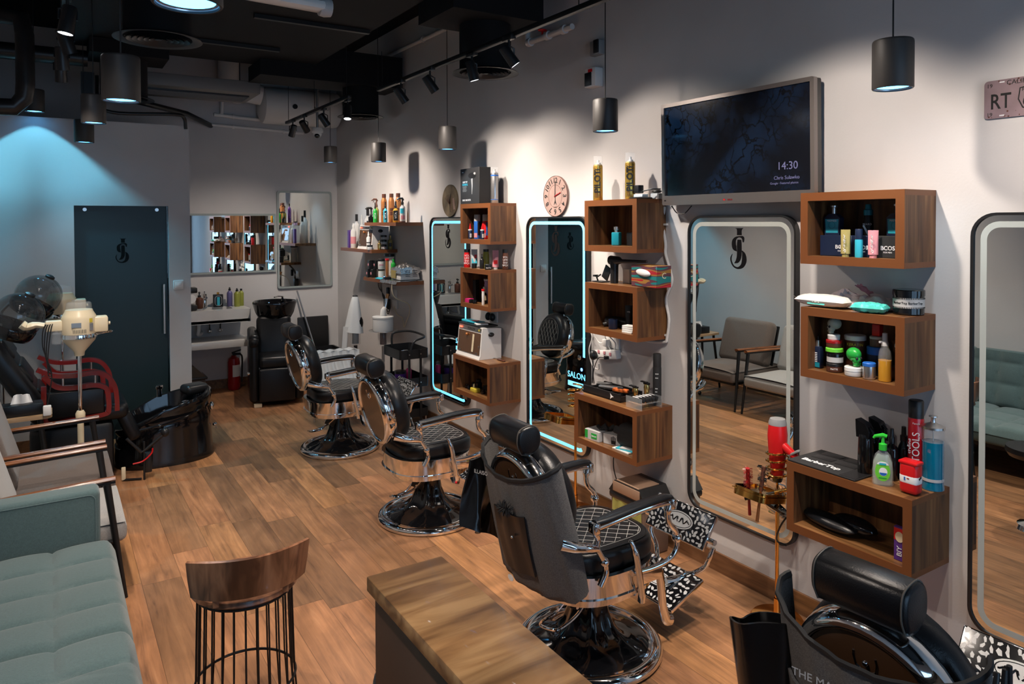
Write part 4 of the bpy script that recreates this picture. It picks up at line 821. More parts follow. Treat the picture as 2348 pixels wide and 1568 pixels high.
b = MB(); b.box((0, 0, .825), (.34, .34, 1.65), 'light_grey', bev=.01); b.build('cabinet_body', t)
b = MB(); b.box((.0, -.175, .83), (.30, .01, 1.55), 'light_grey', bev=.003); b.build('door', t)
# facial steamer (cream)
def steamer(x, y, z, lab, front):
    t = thing('facial_steamer', lab, 'hair steamer', (x, y, 0))
    b = MB(); b.lathe([(.0001, z-.235), (.03, z-.23), (.035, z-.20), (.10, z-.12), (.11, z-.09), (.112, z+.04), (.105, z+.06), (.09, z+.085), (.085, z+.10), (.0001, z+.10)], 'cream', seg=36, cap=False)
    b.box((.135, 0, z-.01), (.09, .12, .11), 'cream', bev=.012); b.box((-.15, 0, z-.005), (.11, .08, .075), 'cream', bev=.012); b.cyl((.175, 0, z-.01), (.195, 0, z-.01), .012, 'cream'); b.build('housing', t)
    b = MB(); b.lathe([(.113, z-.10), (.114, z-.075), (.1125, z-.07)], 'chrome', seg=36, cap=False); b.build('trim_band', t)
    b = MB(); b.lathe([(.084, z+.10), (.08, z+.145), (.07, z+.155), (.045, z+.158), (.045, z+.17), (.0001, z+.175)], 'clear', seg=28, cap=False); b.build('water_cup', t)
    b = MB(); b.cyl((0, 0, z-.23), (0, 0, .62), .013, 'chrome'); b.build('upper_pole', t)
    b = MB(); b.cyl((0, 0, .62), (0, 0, .06), .021, 'cream'); b.lathe([(.03, .60), (.032, .64), (.022, .66)], 'cream', seg=16); b.build('lower_pole', t)
    b = MB(); b.lathe([(0.0001, .05), (.04, .06), (.05, .03), (.04, .02)], 'cream', seg=14, cap=False)
    for k in range(5):
        a = 2*PI*k/5+.3; b.tube([(0, 0, .05), (.2*math.cos(a), .2*math.sin(a), .05)], [.018, .012], 'cream', seg=6); b.ell((.2*math.cos(a), .2*math.sin(a), .025), (.022, .022, .025), 'black_pl', 10, 6)
    b.build('castor_base', t)
    if front:
        b = MB()
        for k in range(9): a = -PI/2-.35+k*.085; b.box((.1125*math.cos(a), .1125*math.sin(a), z-.045), (.003, .003, .025), 'black_pl')
        b.build('vent_slots', t)
        b = MB(); b.box((-.02, -.1115, z+.0), (.06, .003, .032), 'silver', rot=(0, 0, -.1)); b.box((.072, -.087, z-.02), (.03, .003, .05), 'silver', rot=(0, 0, .7)); b.box((.07, -.09, z+.028), (.022, .004, .028), 'yellow', rot=(0, 0, .65)); b.build('badge', t)
        b = MB(); b.tube(bez([(.10, -.04, z-.085), (.16, -.05, z-.07), (.20, -.02, z-.072), (.20, .03, z-.07), (.10, .05, z-.085)], 5), .004, 'chrome', seg=6); b.build('towel_loop', t)
        b = MB(); b.lathe([(.035, z-.13), (.042, z-.11), (.042, z-.06), (.03, z-.05), (.03, z-.035)], 'clear', c=(-.13, -.02, 0), seg=16); b.build('drip_jar', t)
        b = MB(); b.tube(bez([(-.21, -.0, z+.0), (-.26, -.0, z+.01), (-.31, .0, z-.0), (-.34, 0, z+.02)], 4), [.035]*5+[.042]*4+[.05]*4, 'cream', seg=12, flat=.6); b.build('nozzle_arm', t)
        b = MB()
        for k in range(4): b.tube(bez([(-.18+.01*k, -.02, z+.03), (-.215+.015*k, -.05, z-.02), (-.22+.01*k, -.04, z-.14-.02*k), (-.19, -.04, z-.25-.03*k), (-.17, -.03, z-.36), (-.20, -.04, .72)], 5), .004, 'black_pl', seg=5)
        b.build('cable_loop', t)
        b = MB(); b.box((-.20, -.05, .70), (.05, .04, .07), 'white_pl', bev=.008); b.build('plug', t)
    return t
steamer(-3.03, 6.04, 1.285, 'cream hair steamer on a pole with clear water cup, in front of the glass door', 1)
steamer(-3.12, 7.24, 1.31, 'second steamer half hidden behind the cream one', 0)
# ================================================================ pedicure chair and tub
t = thing('pedicure_chair', 'black leather pedicure chair with curved red wooden arms', 'pedicure chair', (-3.05, 6.66, 0))
T = Tr(-.38, 0, .85) @ Ry(math.radians(-30))
b = MB(); b.box((0, 0, .02), (.16, .52, .80), 'leather', bev=.06, seg=4, mx=T)
for z in (-.22, 0, .22): b.box((.07, 0, z), (.05, .44, .17), 'leather', bev=.024, seg=3, mx=T)
b.build('backrest', t, 60)
b = MB(); b.box((.05, 0, .53), (.62, .50, .13), 'leather', bev=.05, seg=4); b.build('seat', t, 60)
b = MB(); b.box((.36, 0, .40), (.10, .46, .26), 'leather', bev=.04, seg=4, rot=(0, -.4, 0)); b.build('leg_rest', t, 60)
b = MB(); b.box((-.02, 0, .24), (.55, .46, .44), 'black_pl', bev=.04); b.build('seat_base', t)
def band(b, pts, w, th, m):
    P = bez(pts, 6); N = len(P); vs = []
    for i, p in enumerate(P):
        d = (P[min(i+1, N-1)]-P[max(i-1, 0)]).normalized(); nn = Vector((-d.z, 0, d.x))
        for sy, sn in ((-1, -1), (1, -1), (1, 1), (-1, 1)): vs.append(p+Vector((0, sy*w/2, 0))+nn*sn*th/2)
    b.add(vs, [(i*4+j, i*4+(j+1) % 4, i*4+4+(j+1) % 4, i*4+4+j) for i in range(N-1) for j in range(4)]+[(3, 2, 1, 0), (N*4-4, N*4-3, N*4-2, N*4-1)], m)
for s_ in (-1, 1):
    y = s_*.31
    b = MB(); band(b, [(-.24, y, .93), (-.13, y, .875), (.0, y, .862), (.12, y, .868), (.20, y, .84), (.255, y, .76), (.27, y, .66), (.272, y, .56)], .055, .032, 'red_wood'); b.build('arm_rail', t, 40)
    b = MB(); band(b, [(-.20, y, .88), (-.12, y, .79), (.0, y, .77), (.12, y, .775), (.20, y, .74), (.215, y, .66), (.215, y, .58), (.19, y, .545), (.0, y, .53), (-.17, y, .52), (-.20, y, .62), (-.20, y, .80)], .045, .034, 'red_wood'); b.build('side_frame', t, 40)
    b = MB(); b.box((.0, y, .65), (.38, .03, .20), 'leather', bev=.012); b.build('side_panel', t, 60)
    b = MB()
    for x in (-.08, .13): b.cyl((x, y, .775), (x, y, .86), .008, 'steel')
    b.build('arm_post', t)
# tub : boat shaped black gloss
t = thing('pedicure_tub', 'glossy black boat-shaped pedicure foot tub on the wooden floor', 'foot tub', (-2.42, 6.83, 0))
def hull(q, x0=-.36, x1=.42):
    o = []
    for k in range(48):
        a = 2*PI*k/48; c, s_ = math.cos(a), math.sin(a); x = (x1 if c > 0 else -x0)*math.copysign(abs(c)**.75, c); y = .30*math.copysign(abs(s_)**.85, s_)
        o.append((x*q, y*q))
    return o
b = MB(); n = 48; vs, fs = [], []
L = [(1.0, 0, 0), (1.01, .015, 0), (.985, .05, 0), (.965, .16, .01), (.93, .26, .02), (.94, .33, .03), (.90, .37, .05), (.95, .42, .07), (.97, .455, .085), (.95, .47, .09), (.84, .465, .09), (.78, .38, .05), (.68, .24, .03), (.0001, .22, 0)]
for q, z, lift in L: vs += [(x, y, z+lift*(x/.4)*(1 if z > .1 else 0)-(.10*max(0, -x/.36) if z > .2 else 0)) for x, y in hull(q)]
fs = [(k*n+i, k*n+(i+1) % n, (k+1)*n+(i+1) % n, (k+1)*n+i) for k in range(len(L)-1) for i in range(n)]; b.add(vs, fs, 'gloss_black'); b.build('tub_shell', t, 50)
b = MB(); b.box((.28, .06, .545), (.20, .17, .085), 'black_pl', bev=.035, seg=4, rot=(0, 0, .3)); b.build('foot_cushion', t, 60)
b = MB(); b.cyl((.02, .24, .47), (.02, .24, .55), .022, 'chrome'); b.lathe([(.03, .0), (.032, .02), (.025, .03)], 'chrome', c=(.02, .24, .54)); b.build('tap', t)
b = MB(); b.ell((.385, -.14, .42), (.02, .028, .035), 'chrome'); b.build('jet_nozzle', t)
b = MB(); b.ell((.17, -.19, .498), (.03, .022, .008), 'chrome'); b.build('drain_button', t)
b = MB(); b.ell((.435, .0, .22), (.02, .016, .016), 'chrome'); b.cyl((.445, 0, .22), (.45, 0, .18), .004, 'steel'); b.build('outlet', t)
b = MB(); b.tube(bez([(-.20, -.30, .33), (0, -.33, .36), (.2, -.27, .40), (.36, -.12, .44)], 6), .010, 'gloss_black', seg=8); b.build('trim_line', t)
b = MB(); b.box((-.15, -.40, .13), (.05, .04, .16), 'black_pl', bev=.008); b.cyl((-.18, -.42, .0), (-.18, -.42, .3), .008, 'black_pl')
b.tube([(-.30, -.42, .34), (-.2, -.42, .22), (-.16, -.42, .24), (-.05, -.43, .33)], .012, 'black_pl'); b.ell((-.03, -.43, .35), (.03, .03, .035), 'black_pl')
b.tube(bez([(-.26, -.43, .14), (-.19, -.43, .15), (-.13, -.43, .2), (-.12, -.43, .24)], 4), .006, 'red', seg=6)
r = tag(b.build('folding_stool'), 'small folded black stool frame with a red strap beside the tub', 'folding stool'); r.location = (-2.42, 6.72, 0)
b = MB(); b.box((0, 0, .06), (.03, .02, .1), 'cream', bev=.005); b.tube([(0.0, 0, .012), (.12, -.05, .012)], .008, 'black_pl'); tag(b.build('pedal'), 'small cream foot pedal on the floor before the tub', 'pedal').location = (-2.74, 6.35, 0)
# ================================================================ back corner
def flat_mirror(x0, x1, z0, z1, lab, rad=.03):
    w, h = x1-x0, z1-z0; t = thing('flat_mirror', lab, 'mirror', ((x0+x1)/2, YB, (z0+z1)/2)); T = backmx(0, 0, 0)
    b = MB(); b.prism(rrect(w, h, rad, 5), .003, .03, 'mirror_edge', T); b.build('backing', t, 50)
    b = MB(); b.prism(rrect(w-.05, h-.05, rad*.8, 5), .03, .032, 'mirror', T); b.build('mirror_glass', t, 50)
flat_mirror(-.785, -.085, 1.17, 2.40, 'tall frameless mirror beside the corner, reflecting white bottles')
flat_mirror(-2.03, -.80, 1.385, 2.11, 'wide frameless mirror over the sink reflecting the wooden wall boxes', .008)
t = thing('vanity_sink', 'white marble wall sink with a lower marble shelf', 'sink', (-1.62, 9.05, 0))
b = MB(); b.ring(rrect(.80, .49, .01, 2), rrect(.46, .28, .05, 4 if 0 else 2), .85, 1.0, 'marble'); b.box((0, 0, .87), (.80, .49, .03), 'marble'); b.build('basin', t, 30)
b = MB(); b.box((0, 0, .60), (.80, .49, .075), 'marble', bev=.004); b.build('lower_shelf', t)
b = MB(); b.tube(bez([(-.12, .05, .86), (-.12, .05, .76), (-.13, .05, .70), (-.08, .14, .70), (-.08, .22, .72)], 5), .022, 'white_pl', seg=10); b.build('drain_trap', t)
for x in (.06, .18): b = MB(); b.ell((x-.05, .12, .72), (.026, .026, .026), 'chrome'); b.cyl((x-.05, .12, .72), (x-.05, .2, .72), .012, 'chrome'); b.tube([(x-.05, .12, .74), (x-.05, .1, .85)], .008, 'black_pl'); b.build('stop_valve', t)
t = thing('basin_tap', 'chrome mixer tap on the marble sink beside the red-brown dispenser', 'tap', (-1.655, 9.2, 1.0))
b = MB(); b.lathe([(.028, 0), (.022, .01), (.02, .12), (.024, .14), (.024, .16), (.0001, .165)], 'chrome', seg=16); b.tube([(0, 0, .10), (0, -.12, .125)], .013, 'chrome'); b.build('tap_body', t)
b = MB(); b.cyl((0, 0, .165), (-.01, -.05, .19), .006, 'chrome'); b.build('lever', t)
t = thing('paper_dispenser', 'black paper towel holder on the sink edge beside the partition', 'paper holder', (-1.85, 8.95, 1.0))
b = MB(); b.box((0, 0, .035), (.13, .15, .07), 'black_pl', bev=.02); b.box((-.03, .05, .12), (.05, .05, .2), 'black_pl'); b.box((.0, 0, .235), (.13, .16, .06), 'black_pl', bev=.01); b.build('holder', t)
b = MB(); b.lathe([(.05, -.05), (.05, .05)], 'tissue', mx=Tr(.0, -.02, .14) @ Rx(PI/2), seg=20); b.build('paper_roll', t)
t = thing('fire_extinguisher', 'red fire extinguisher on the floor under the sink', 'fire extinguisher', (-1.345, 9.15, 0))
b = MB(); b.lathe([(.06, 0), (.068, .012), (.07, .03), (.07, .33), (.06, .375), (.03, .395), (.025, .41), (.0001, .41)], 'dark_red', seg=26, cap=False); b.build('cylinder', t)
b = MB(); b.box((.0, -.003, .42), (.03, .03, .04), 'black_pl'); b.box((.03, 0, .455), (.11, .02, .012), 'black_pl', rot=(0, -.25, 0)); b.box((.03, 0, .43), (.10, .02, .01), 'black_pl', rot=(0, .1, 0)); b.build('valve_handle', t)
b = MB(); b.tube(bez([(.02, 0, .42), (.09, 0, .40), (.095, 0, .25), (.09, 0, .08)], 5), .01, 'black_pl'); b.build('hose', t)
b = MB(); b.grid(lambda u, v: (.0712*math.sin((u-.5)*1.5+.35), -.0712*math.cos((u-.5)*1.5+.35), .16+.14*v), 8, 2, 'white_pl'); b.build('instruction_label', t)
t = thing('swing_bin', 'brown waste bin with black swing lid beside the partition end', 'waste bin', (-1.90, 8.68, 0))
b = MB(); b.box((0, 0, .14), (.26, .26, .28), 'bin_brown', bev=.02, taper=1.06); b.build('bin_body', t)
b = MB(); b.box((0, 0, .295), (.31, .31, .03), 'black_pl', bev=.012); b.prism([(-.15, 0), (.15, 0), (.02, .13), (-.02, .13)], -.14, .14, 'gloss_black', Tr(0, 0, .30) @ Rx(PI/2)); b.build('swing_lid', t)
b = MB(); b.tube([(.02, -.14, .26), (.02, -.15, .20), (.09, -.15, .20), (.09, -.14, .26)], .007, 'black_pl'); b.build('bin_handle', t)
# shampoo unit
t = thing('shampoo_unit', 'black leather backwash chair with a glossy black basin', 'shampoo chair', (-1.06, 8.36, 0), math.radians(-11))
b = MB()
for s_ in (-1, 1):
    b.box((s_*.235, .06, .42), (.10, .72, .74), 'leather', bev=.04, seg=4); b.box((s_*.235, -.02, .70), (.11, .60, .12), 'leather', bev=.05, seg=4)
b.build('armrest', t, 60)
b = MB(); b.box((0, -.0, .47), (.37, .62, .14), 'leather', bev=.045, seg=4); b.build('seat', t, 60)
b = MB(); b.box((0, -.30, .235), (.375, .08, .36), 'leather', bev=.02, seg=3); b.build('leg_panel', t, 60)
b = MB(); b.box((0, .17, .70), (.38, .14, .46), 'leather', bev=.05, seg=4, rot=(-.25, 0, 0)); b.build('backrest', t, 60)
b = MB(); b.box((0, .1, .06), (.36, .5, .08), 'black_pl', bev=.01); b.box((-.2, -.30, .02), (.08, .05, .035), 'cream'); b.build('base', t)
b = MB(); b.lathe([(.0001, -.26), (.08, -.25), (.16, -.20), (.215, -.10), (.245, .0), (.25, .02), (.24, .035), (.225, .03), (.20, -.05), (.12, -.13), (.0001, -.14)], 'gloss_black', c=(.02, .33, 1.05), seg=40, cap=False, fn=lambda a, k: 1-(.12*max(0, math.cos(a+PI/2))**6 if k > 3 else 0)); b.box((.02, .40, .65), (.22, .22, .5), 'gloss_black', bev=.04); b.build('basin', t, 60)
b = MB(); b.cyl((.12, .48, 1.07), (.12, .48, 1.12), .016, 'chrome'); b.tube([(.12, .48, 1.12), (.06, .42, 1.13), (.02, .38, 1.12)], .008, 'chrome'); b.ell((-.09, .30, .99), (.02, .02, .01), 'chrome'); b.build('mixer_tap', t)
b = MB(); b.ell((-.29, -.28, .37), (.018, .018, .018), 'chrome'); b.build('side_knob', t)
b = MB(); b.cyl((-.565, 9.2, 1.14), (-.30, 8.95, .02), .011, 'steel', r2=.011); tag(b.build('mop_handle'), 'thin brown-grey mop stick leaning behind the backwash chair', 'mop')
t = thing('storage_case', 'open black plastic case behind the backwash chair in the corner', 'case', (-.36, 9.0, 0))
b = MB(); b.ring(rrect(.50, .34, .03, 3), rrect(.46, .30, .02, 3), .02, .42, 'black_pl'); b.box((0, 0, .03), (.46, .30, .02), 'black_pl'); b.box((0, 0, .38), (.44, .28, .02), 'black_satin'); b.build('case_body', t)
b = MB(); b.box((0, .21, .60), (.40, .03, .40), 'black_pl', bev=.02, rot=(-.06, 0, 0)); b.build('case_lid', t)
b = MB(); b.tube([(-.22, -.05, .46), (-.18, -.05, .56), (-.13, -.05, .50), (-.10, -.05, .57)], .011, 'mint'); b.box((-.16, -.05, .5), (.12, .02, .03), 'mint'); b.box((-.16, -.05, .455), (.03, .02, .09), 'mint'); tag(b.build('clamp'), 'mint green plastic clamp lying in the open black case', 'clamp').location = (-.36, 9.0, -.03)
t = thing('wrapped_chair', 'low chair wrapped in clear plastic sheet behind the rear barber chair', 'chair', (-.78, 7.02, 0))
b = MB(); b.box((0, .18, .52), (.46, .10, .34), 'light_grey', bev=.04, seg=3); b.build('backrest', t)
b = MB(); b.box((0, -.03, .38), (.44, .36, .08), 'light_grey', bev=.03, seg=3); b.build('seat', t)
for x in (-.18, .18):
    for y in (-.15, .18): b = MB(); b.cyl((x, y, .35), (x*1.1, y, 0), .012, 'steel'); b.build('leg', t)
b = MB(); b.grid(lambda u, v: ((u-.5)*.50, (.12-.02*math.sin(u*40+v*5)-.10*(1-v)), .35+.35*v), 40, 10, 'clear_wrap'); b.grid(lambda u, v: ((u-.5)*.50, .12+.13*v, .70-.0+.006*math.sin(u*30)), 30, 3, 'clear_wrap'); b.build('plastic_cover', t, 80)
# facial steamers on stands
def mini(x, y, z, m, lab, white):
    t = thing('facial_steamer', lab, 'facial steamer', (x, y, 0))
    b = MB()
    if white: b.lathe([(.0001, z-.075), (.108, z-.075), (.11, z-.06), (.11, z+.055), (.114, z+.06), (.114, z+.075), (.10, z+.08), (.0001, z+.08)], 'white_gloss', seg=32, cap=False)
    else: b.ell((0, 0, z), (.085, .085, .10), 'gloss_black')
    b.build('housing', t)
    if white:
        b = MB(); b.tube([(.0, 0, z+.07), (0.0, -.01, z+.14), (.02, -.01, z+.17)], [.035, .03, .022], 'white_gloss', seg=12); b.tube([(.02, -.01, z+.16), (.05, 0, z+.29)], .014, 'chrome', seg=10); b.tube([(.045, 0, z+.26), (.055, 0, z+.31)], .018, 'copper', seg=10); b.build('nozzle', t)
        b = MB(); b.lathe([(.10, z-.078), (.15, z-.07), (.152, z-.074), (.10, z-.084)], 'steel', seg=32, cap=False); b.build('tray_ring', t)
    b = MB(); b.lathe([(.052, z-.23), (.055, z-.22), (.055, z-.10), (.05, z-.09)], 'clear', seg=18); b.lathe([(.035, z-.22), (.035, z-.10)], 'brown' if white else 'grey', seg=12); b.build('water_jar', t)
    b = MB(); b.cyl((0, 0, z-.24), (0, 0, .05), .016 if white else .02, 'steel' if white else 'black_pl'); b.build('pole', t)
    b = MB()
    for k in range(5):
        a = 2*PI*k/5; b.tube([(0, 0, .06), (.17*math.cos(a), .17*math.sin(a), .045)], [.02, .012], 'black_pl', seg=6); b.ell((.17*math.cos(a), .17*math.sin(a), .022), (.02, .02, .022), 'black_pl', 8, 5)
    b.build('castor_base', t); return t
mini(-.245, 7.18, .935, 0, 'white facial steamer with chrome nozzle below the corner shelves', 1)
t = mini(-.46, 7.42, .93, 0, 'black facial steamer covered by a white towel', 0)
b = MB()
b.grid(lambda u, v: (-.0+(.02+.075*v**.8)*math.sin((u-.5)*4.4)-.02*v, -.0-(.02+.075*v**.8)*math.cos((u-.5)*4.4)-.006*math.sin(u*25)*v, 1.215-.36*v**1.1-.05*v*u), 26, 14, 'towel', thick=.006)
b.grid(lambda u, v: (-.10-.03*u-.02*v, -.05+.06*u, .90-.24*v), 6, 6, 'towel', thick=.006)
tag(b.build('towel'), 'white towel draped over the black facial steamer', 'towel').location = (-.46, 7.42, 0)
b = MB(); b.cyl((-.46, 7.42, .9), (-.46, 7.42, 1.21), .01, 'black_pl'); b.ell((-.46, 7.42, 1.215), (.03, .03, .012), 'black_pl'); o_ = tag(b.build('lamp_neck'), 'black round knob of an upright neck sticking out above the white towel', 'steamer neck')
# trolley
t = thing('trolley', 'black metal trolley with two trays beside the first lit mirror', 'trolley', (-.25, 6.60, 0))
for z in (.685, .41):
    b = MB(); b.ring(rrect(.30, .42, .03, 4), rrect(.296, .416, .028, 4), z, z+.09, 'black_metal'); b.prism(rrect(.296, .416, .028, 4), z, z+.004, 'black_metal'); b.build('tray', t, 30)
b = MB(); b.ring(rrect(.30, .42, .03, 4), rrect(.296, .416, .028, 4), .12, .20, 'black_metal'); b.prism(rrect(.296, .416, .028, 4), .12, .124, 'black_metal'); b.build('tray', t, 30)
for x in (-.10, .10):
    for y in (-.216, .216):
        b = MB(); b.box((x*.6, y, .41), (.022, .010, .72), 'black_metal'); b.build('upright', t)
        b = MB()
        for z in (.73, .455): b.cyl((x*.6, y, z), (x*.6, y+(.008 if y > 0 else -.008), z), .006, 'steel', seg=8)
        b.build('rivet', t)
for x in (-.13, .13):
    for y in (-.18, .18): b = MB(); b.cyl((x, y, .12), (x, y, .06), .008, 'steel'); b.lathe([(.03, -.01), (.03, .01)], 'black_pl', mx=Tr(x, y, .03) @ Rx(PI/2), seg=14); b.build('castor', t)
b = MB(); b.tube(bez([(-.06, .2, .76), (-.06, .2, .85), (-.03, .2, .89), (.10, .16, .90), (.15, .0, .89), (.12, -.17, .88), (.0, -.2, .85), (-.04, -.2, .76)], 5), .011, 'black_metal'); b.build('push_handle', t)
b = MB(); b.grid(lambda u, v: ((u-.5)*.22+.01*math.sin(v*17), (v-.5)*.2, .04*math.sin(PI*u)*math.sin(PI*v)*(1+.4*math.sin(u*11+v*7))+.004), 18, 18, 'foil', thick=.004); tag(b.build('crumpled_foil'), 'crumpled silver foil and clear bag in the top trolley tray', 'foil').location = (-.25, 6.58, .69)
t = thing('plastic_tub', 'purple gel tub with black lid in the middle trolley tray', 'tub', (-.30, 6.62, .414)); b = MB(); b.lathe([(.05, 0), (.055, .01), (.055, .10), (.0001, .10)], 'purple', seg=24, cap=False); b.build('tub_body', t); b = MB(); b.lathe([(.058, .10), (.058, .125), (.0001, .127)], 'black_pl', seg=24, cap=False); b.build('lid', t)
t = thing('pump_bottle', 'pink-red bottle with clear cap in the middle trolley tray', 'bottle', (-.19, 6.66, .414)); b = MB(); b.lathe([(.026, 0), (.027, .01), (.027, .12), (.02, .13)], 'magenta', seg=18); b.build('bottle_body', t); b = MB(); b.lathe([(.02, .13), (.02, .165), (.0001, .168)], 'clear', seg=14, cap=False); b.build('cap', t)
for i, (x, y) in enumerate(((-.32, 6.51), (-.28, 6.45))): b = MB(); b.lathe([(.016, 0), (.016, .02), (.006, .045), (.004, .07), (.0001, .072)], 'purple', seg=12, cap=False); tag(b.build('nozzle_bottle'), ('small purple nozzle bottle left in the middle trolley tray', 'small purple nozzle bottle right in the middle trolley tray')[i], 'bottle').location = (x, y, .414)
# ================================================================ wire stool and desk
t = thing('wire_stool', 'black wire counter stool with curved walnut back', 'stool', (-2.59, 2.90, 0), math.radians(-5))
b = MB()
def arcp(r, a, z): return (r*math.sin(a), -r*math.cos(a)+.0, z)
vs, fs = [], []; N = 28; R = .27; cy = .055
for k in range(N+1):
    a = (k/N-.5)*1.60; e = 1-.10*(2*k/N-1)**4
    for r, z in ((R, .665), (R+.009, .66), (R+.022, .735), (R+.03, .808), (R+.022, .812), (R+.010, .735)):
        zz = .737+(z-.737)*e; vs.append((r*math.sin(a), cy-r*math.cos(a), zz))
for k in range(N): fs += [(k*6+j, k*6+(j+1) % 6, k*6+6+(j+1) % 6, k*6+6+j) for j in range(6)]
fs += [tuple(range(6))[::-1], tuple(N*6+j for j in range(6))]; b.add(vs, fs, 'walnut'); b.build('backrest', t, 40)
b = MB(); b.lathe([(.0001, .61), (.18, .613), (.195, .625), (.19, .64), (.0001, .645)], 'walnut', seg=36, c=(0, -.02, 0), cap=False)
for s_ in (-1, 1): b.box((s_*.12, -.175, .665), (.02, .03, .06), 'walnut')
b.build('seat', t)
for k in range(26):
    a = 2*PI*k/26; top = .61
    b = MB(); b.tube([(.170*math.cos(a), -.02+.170*math.sin(a), top), (.178*math.cos(a), -.02+.178*math.sin(a), .28), (.20*math.cos(a), -.02+.20*math.sin(a), .006)], .0035, 'black_metal', seg=6); b.build('wire_rod', t)
for z, r in ((.26, .182), (.006, .20), (.605, .172)): b = MB(); b.tube([(r*math.cos(a), -.02+r*math.sin(a), z) for a in [2*PI*k/48 for k in range(48)]], .005, 'black_metal', seg=6, closed=True); b.build('wire_ring', t)
t = thing('reception_desk', 'dark wooden reception desk corner with a pale wood top ledge', 'desk', (-2.39, 1.0, 0))
b = MB(); b.box((0, 0, 1.03), (.225, 1.69, .04), 'desk_wood', bev=.004); b.build('top_ledge', t)
b = MB(); b.box((.0, -.0, .505), (.19, 1.66, 1.01), 'desk_side', bev=.003); b.build('front_panel', t)
b = MB(); b.box((-.30, -.3, .74), (.55, 1.06, .03), 'desk_side'); b.box((-.56, -.3, .36), (.03, 1.06, .72), 'desk_side'); b.build('work_surface', t)
t = thing('round_stool', 'black round stool edge peeping out at the bottom beside the desk', 'stool', (-2.20, 2.12, 0)); b = MB(); b.lathe([(.0001, .46), (.15, .47), (.17, .50), (.165, .53), (.0001, .54)], 'leather', seg=30, cap=False); b.build('seat', t)
b = MB(); b.cyl((0, 0, .06), (0, 0, .47), .02, 'chrome'); b.lathe([(.0001, .06), (.10, .03), (.11, .0)], 'chrome', seg=24, cap=False); b.build('pedestal', t)
# ================================================================ gold dryer stands, bin
def gold_stand(x, y, red, lab):
    t = thing('dryer_stand', lab, 'hair dryer stand', (x, y, 0)); k0 = 0
    b = MB(); b.lathe([(.125, 0), (.13, .006), (.12, .018), (.06, .030), (.02, .035), (.016, .05), (.014, .11)], 'gold', seg=40, cap=False); b.build('base', t)
    b = MB(); b.cyl((0, 0, .03), (0, 0, .66), .0095, 'gold'); b.build('pole', t)
    b = MB(); P = []
    for k in range(150):
        a = k/149*2*PI*4.2; P.append((-.0+.052*math.cos(a), .0+.052*math.sin(a), .715+.155*k/149))
    b.tube([(0, 0, .66), (.0, 0, .70)]+[(.03, 0, .712)]+P, .0058, 'gold', seg=8); b.build('spiral_holder', t)
    b = MB(); T = Tr(-.09, .03, .655) @ Rx(math.radians(0)) @ Ry(math.radians(12))
    b.box((0, 0, 0), (.20, .19, .004), 'gold', mx=T); b.ring(rrect(.20, .19, .03, 4), rrect(.192, .182, .027, 4), -.03, .014, 'gold', T)
    b.build('accessory_tray', t, 30)
    return t
gold_stand(-.155, 2.335, 1, 'gold spiral hair dryer stand with red dryer beside the unlit mirror')
gold_stand(-.155, 3.985, 0, 'empty gold spiral dryer stand behind the low box with the tool tray')
t = thing('hair_dryer', 'red hair dryer with dark grey intake sitting in the gold spiral', 'hair dryer', (-.155, 2.335, .70))
b = MB(); b.lathe([(.03, .035), (.034, .07), (.04, .12), (.046, .19), (.048, .235), (.043, .285)], 'red', seg=28); b.build('barrel', t)
b = MB(); b.lathe([(.0435, .285), (.042, .30), (.036, .315), (.0001, .316)], 'grey', seg=28, cap=False); b.build('intake_cap', t)
b = MB(); b.lathe([(.022, .0), (.03, .035)], 'black_pl', seg=20); b.build('nozzle', t)
b = MB(); b.tube([(.0, -.03, .19), (.01, -.09, .15), (.02, -.14, .09)], [.022, .019, .016], 'red', seg=10); b.box((.0, -.095, .166), (.022, .07, .012), 'grey', rot=(-.6, 0, 0), bev=.004); b.build('handle', t)
b = MB(); b.tube(bez([(.02, -.14, .09), (.03, -.17, .02), (.0, -.12, -.08), (-.04, -.06, -.18), (-.03, -.02, -.28), (.03, -.03, -.32)], 6), .0045, 'black_pl', seg=6); b.build('cord', t)
for i, (nm, dx, dy, tz, tx, m1, m2, lab, cat) in enumerate((('round_brush', -.13, .07, .5, -.25, 'dark_red', 'dark_red', 'dark red round brush, leftmost in the gold tray', 'brush'), ('round_brush', -.10, .02, .1, .15, 'brown', 'copper', 'brown bristle round brush upright in the gold tray', 'brush'), ('paddle_brush', -.06, -.03, 1.15, .2, 'gold', 'black_pl', 'paddle brush with black bristles lying over the gold tray', 'brush'))):
    t = thing(nm, lab, cat, (-.155+dx, 2.335+dy, .665)); T = Rx(tz*.3 if i < 2 else 0) @ Ry(tx if i < 2 else 1.1)
    b = MB(); b.cyl((0, 0, -.15), (0, 0, .0), .008, m2, r2=.006); b.build('handle', t); t.rotation_euler = (tz*.3 if i < 2 else 1.2, tx, 0 if i < 2 else .5)
    b = MB(); r_ = random.Random(i)
    b.cyl((0, 0, 0), (0, 0, .12), .010, m1)
    for k in range(110):
        a, z = r_.uniform(0, 6.28), r_.uniform(.005, .118); b.cyl((.009*math.cos(a), .009*math.sin(a), z), (.024*math.cos(a), .024*math.sin(a), z), .0011, 'black_pl' if i else 'dark_red', seg=3)
    b.build('bristle_head', t)
b = MB(); b.lathe([(.0001, -.012), (.07, -.010), (.10, .0), (.104, .012), (.09, .0), (.0001, -.004)], 'gloss_black', seg=32, cap=False, sx=1.0, sy=1.3); r = tag(b.build('neck_tray'), 'black curved plastic bowl hanging under the gold brush tray', 'bowl'); r.location = (-.22, 2.36, .615); r.rotation_euler = (.3, .45, 0)
t = thing('waste_bin', 'dark brown bin with bronze swing lid against the mirror wall', 'waste bin', (-.16, 3.33, 0)); t.rotation_euler = (0, 0, 0)
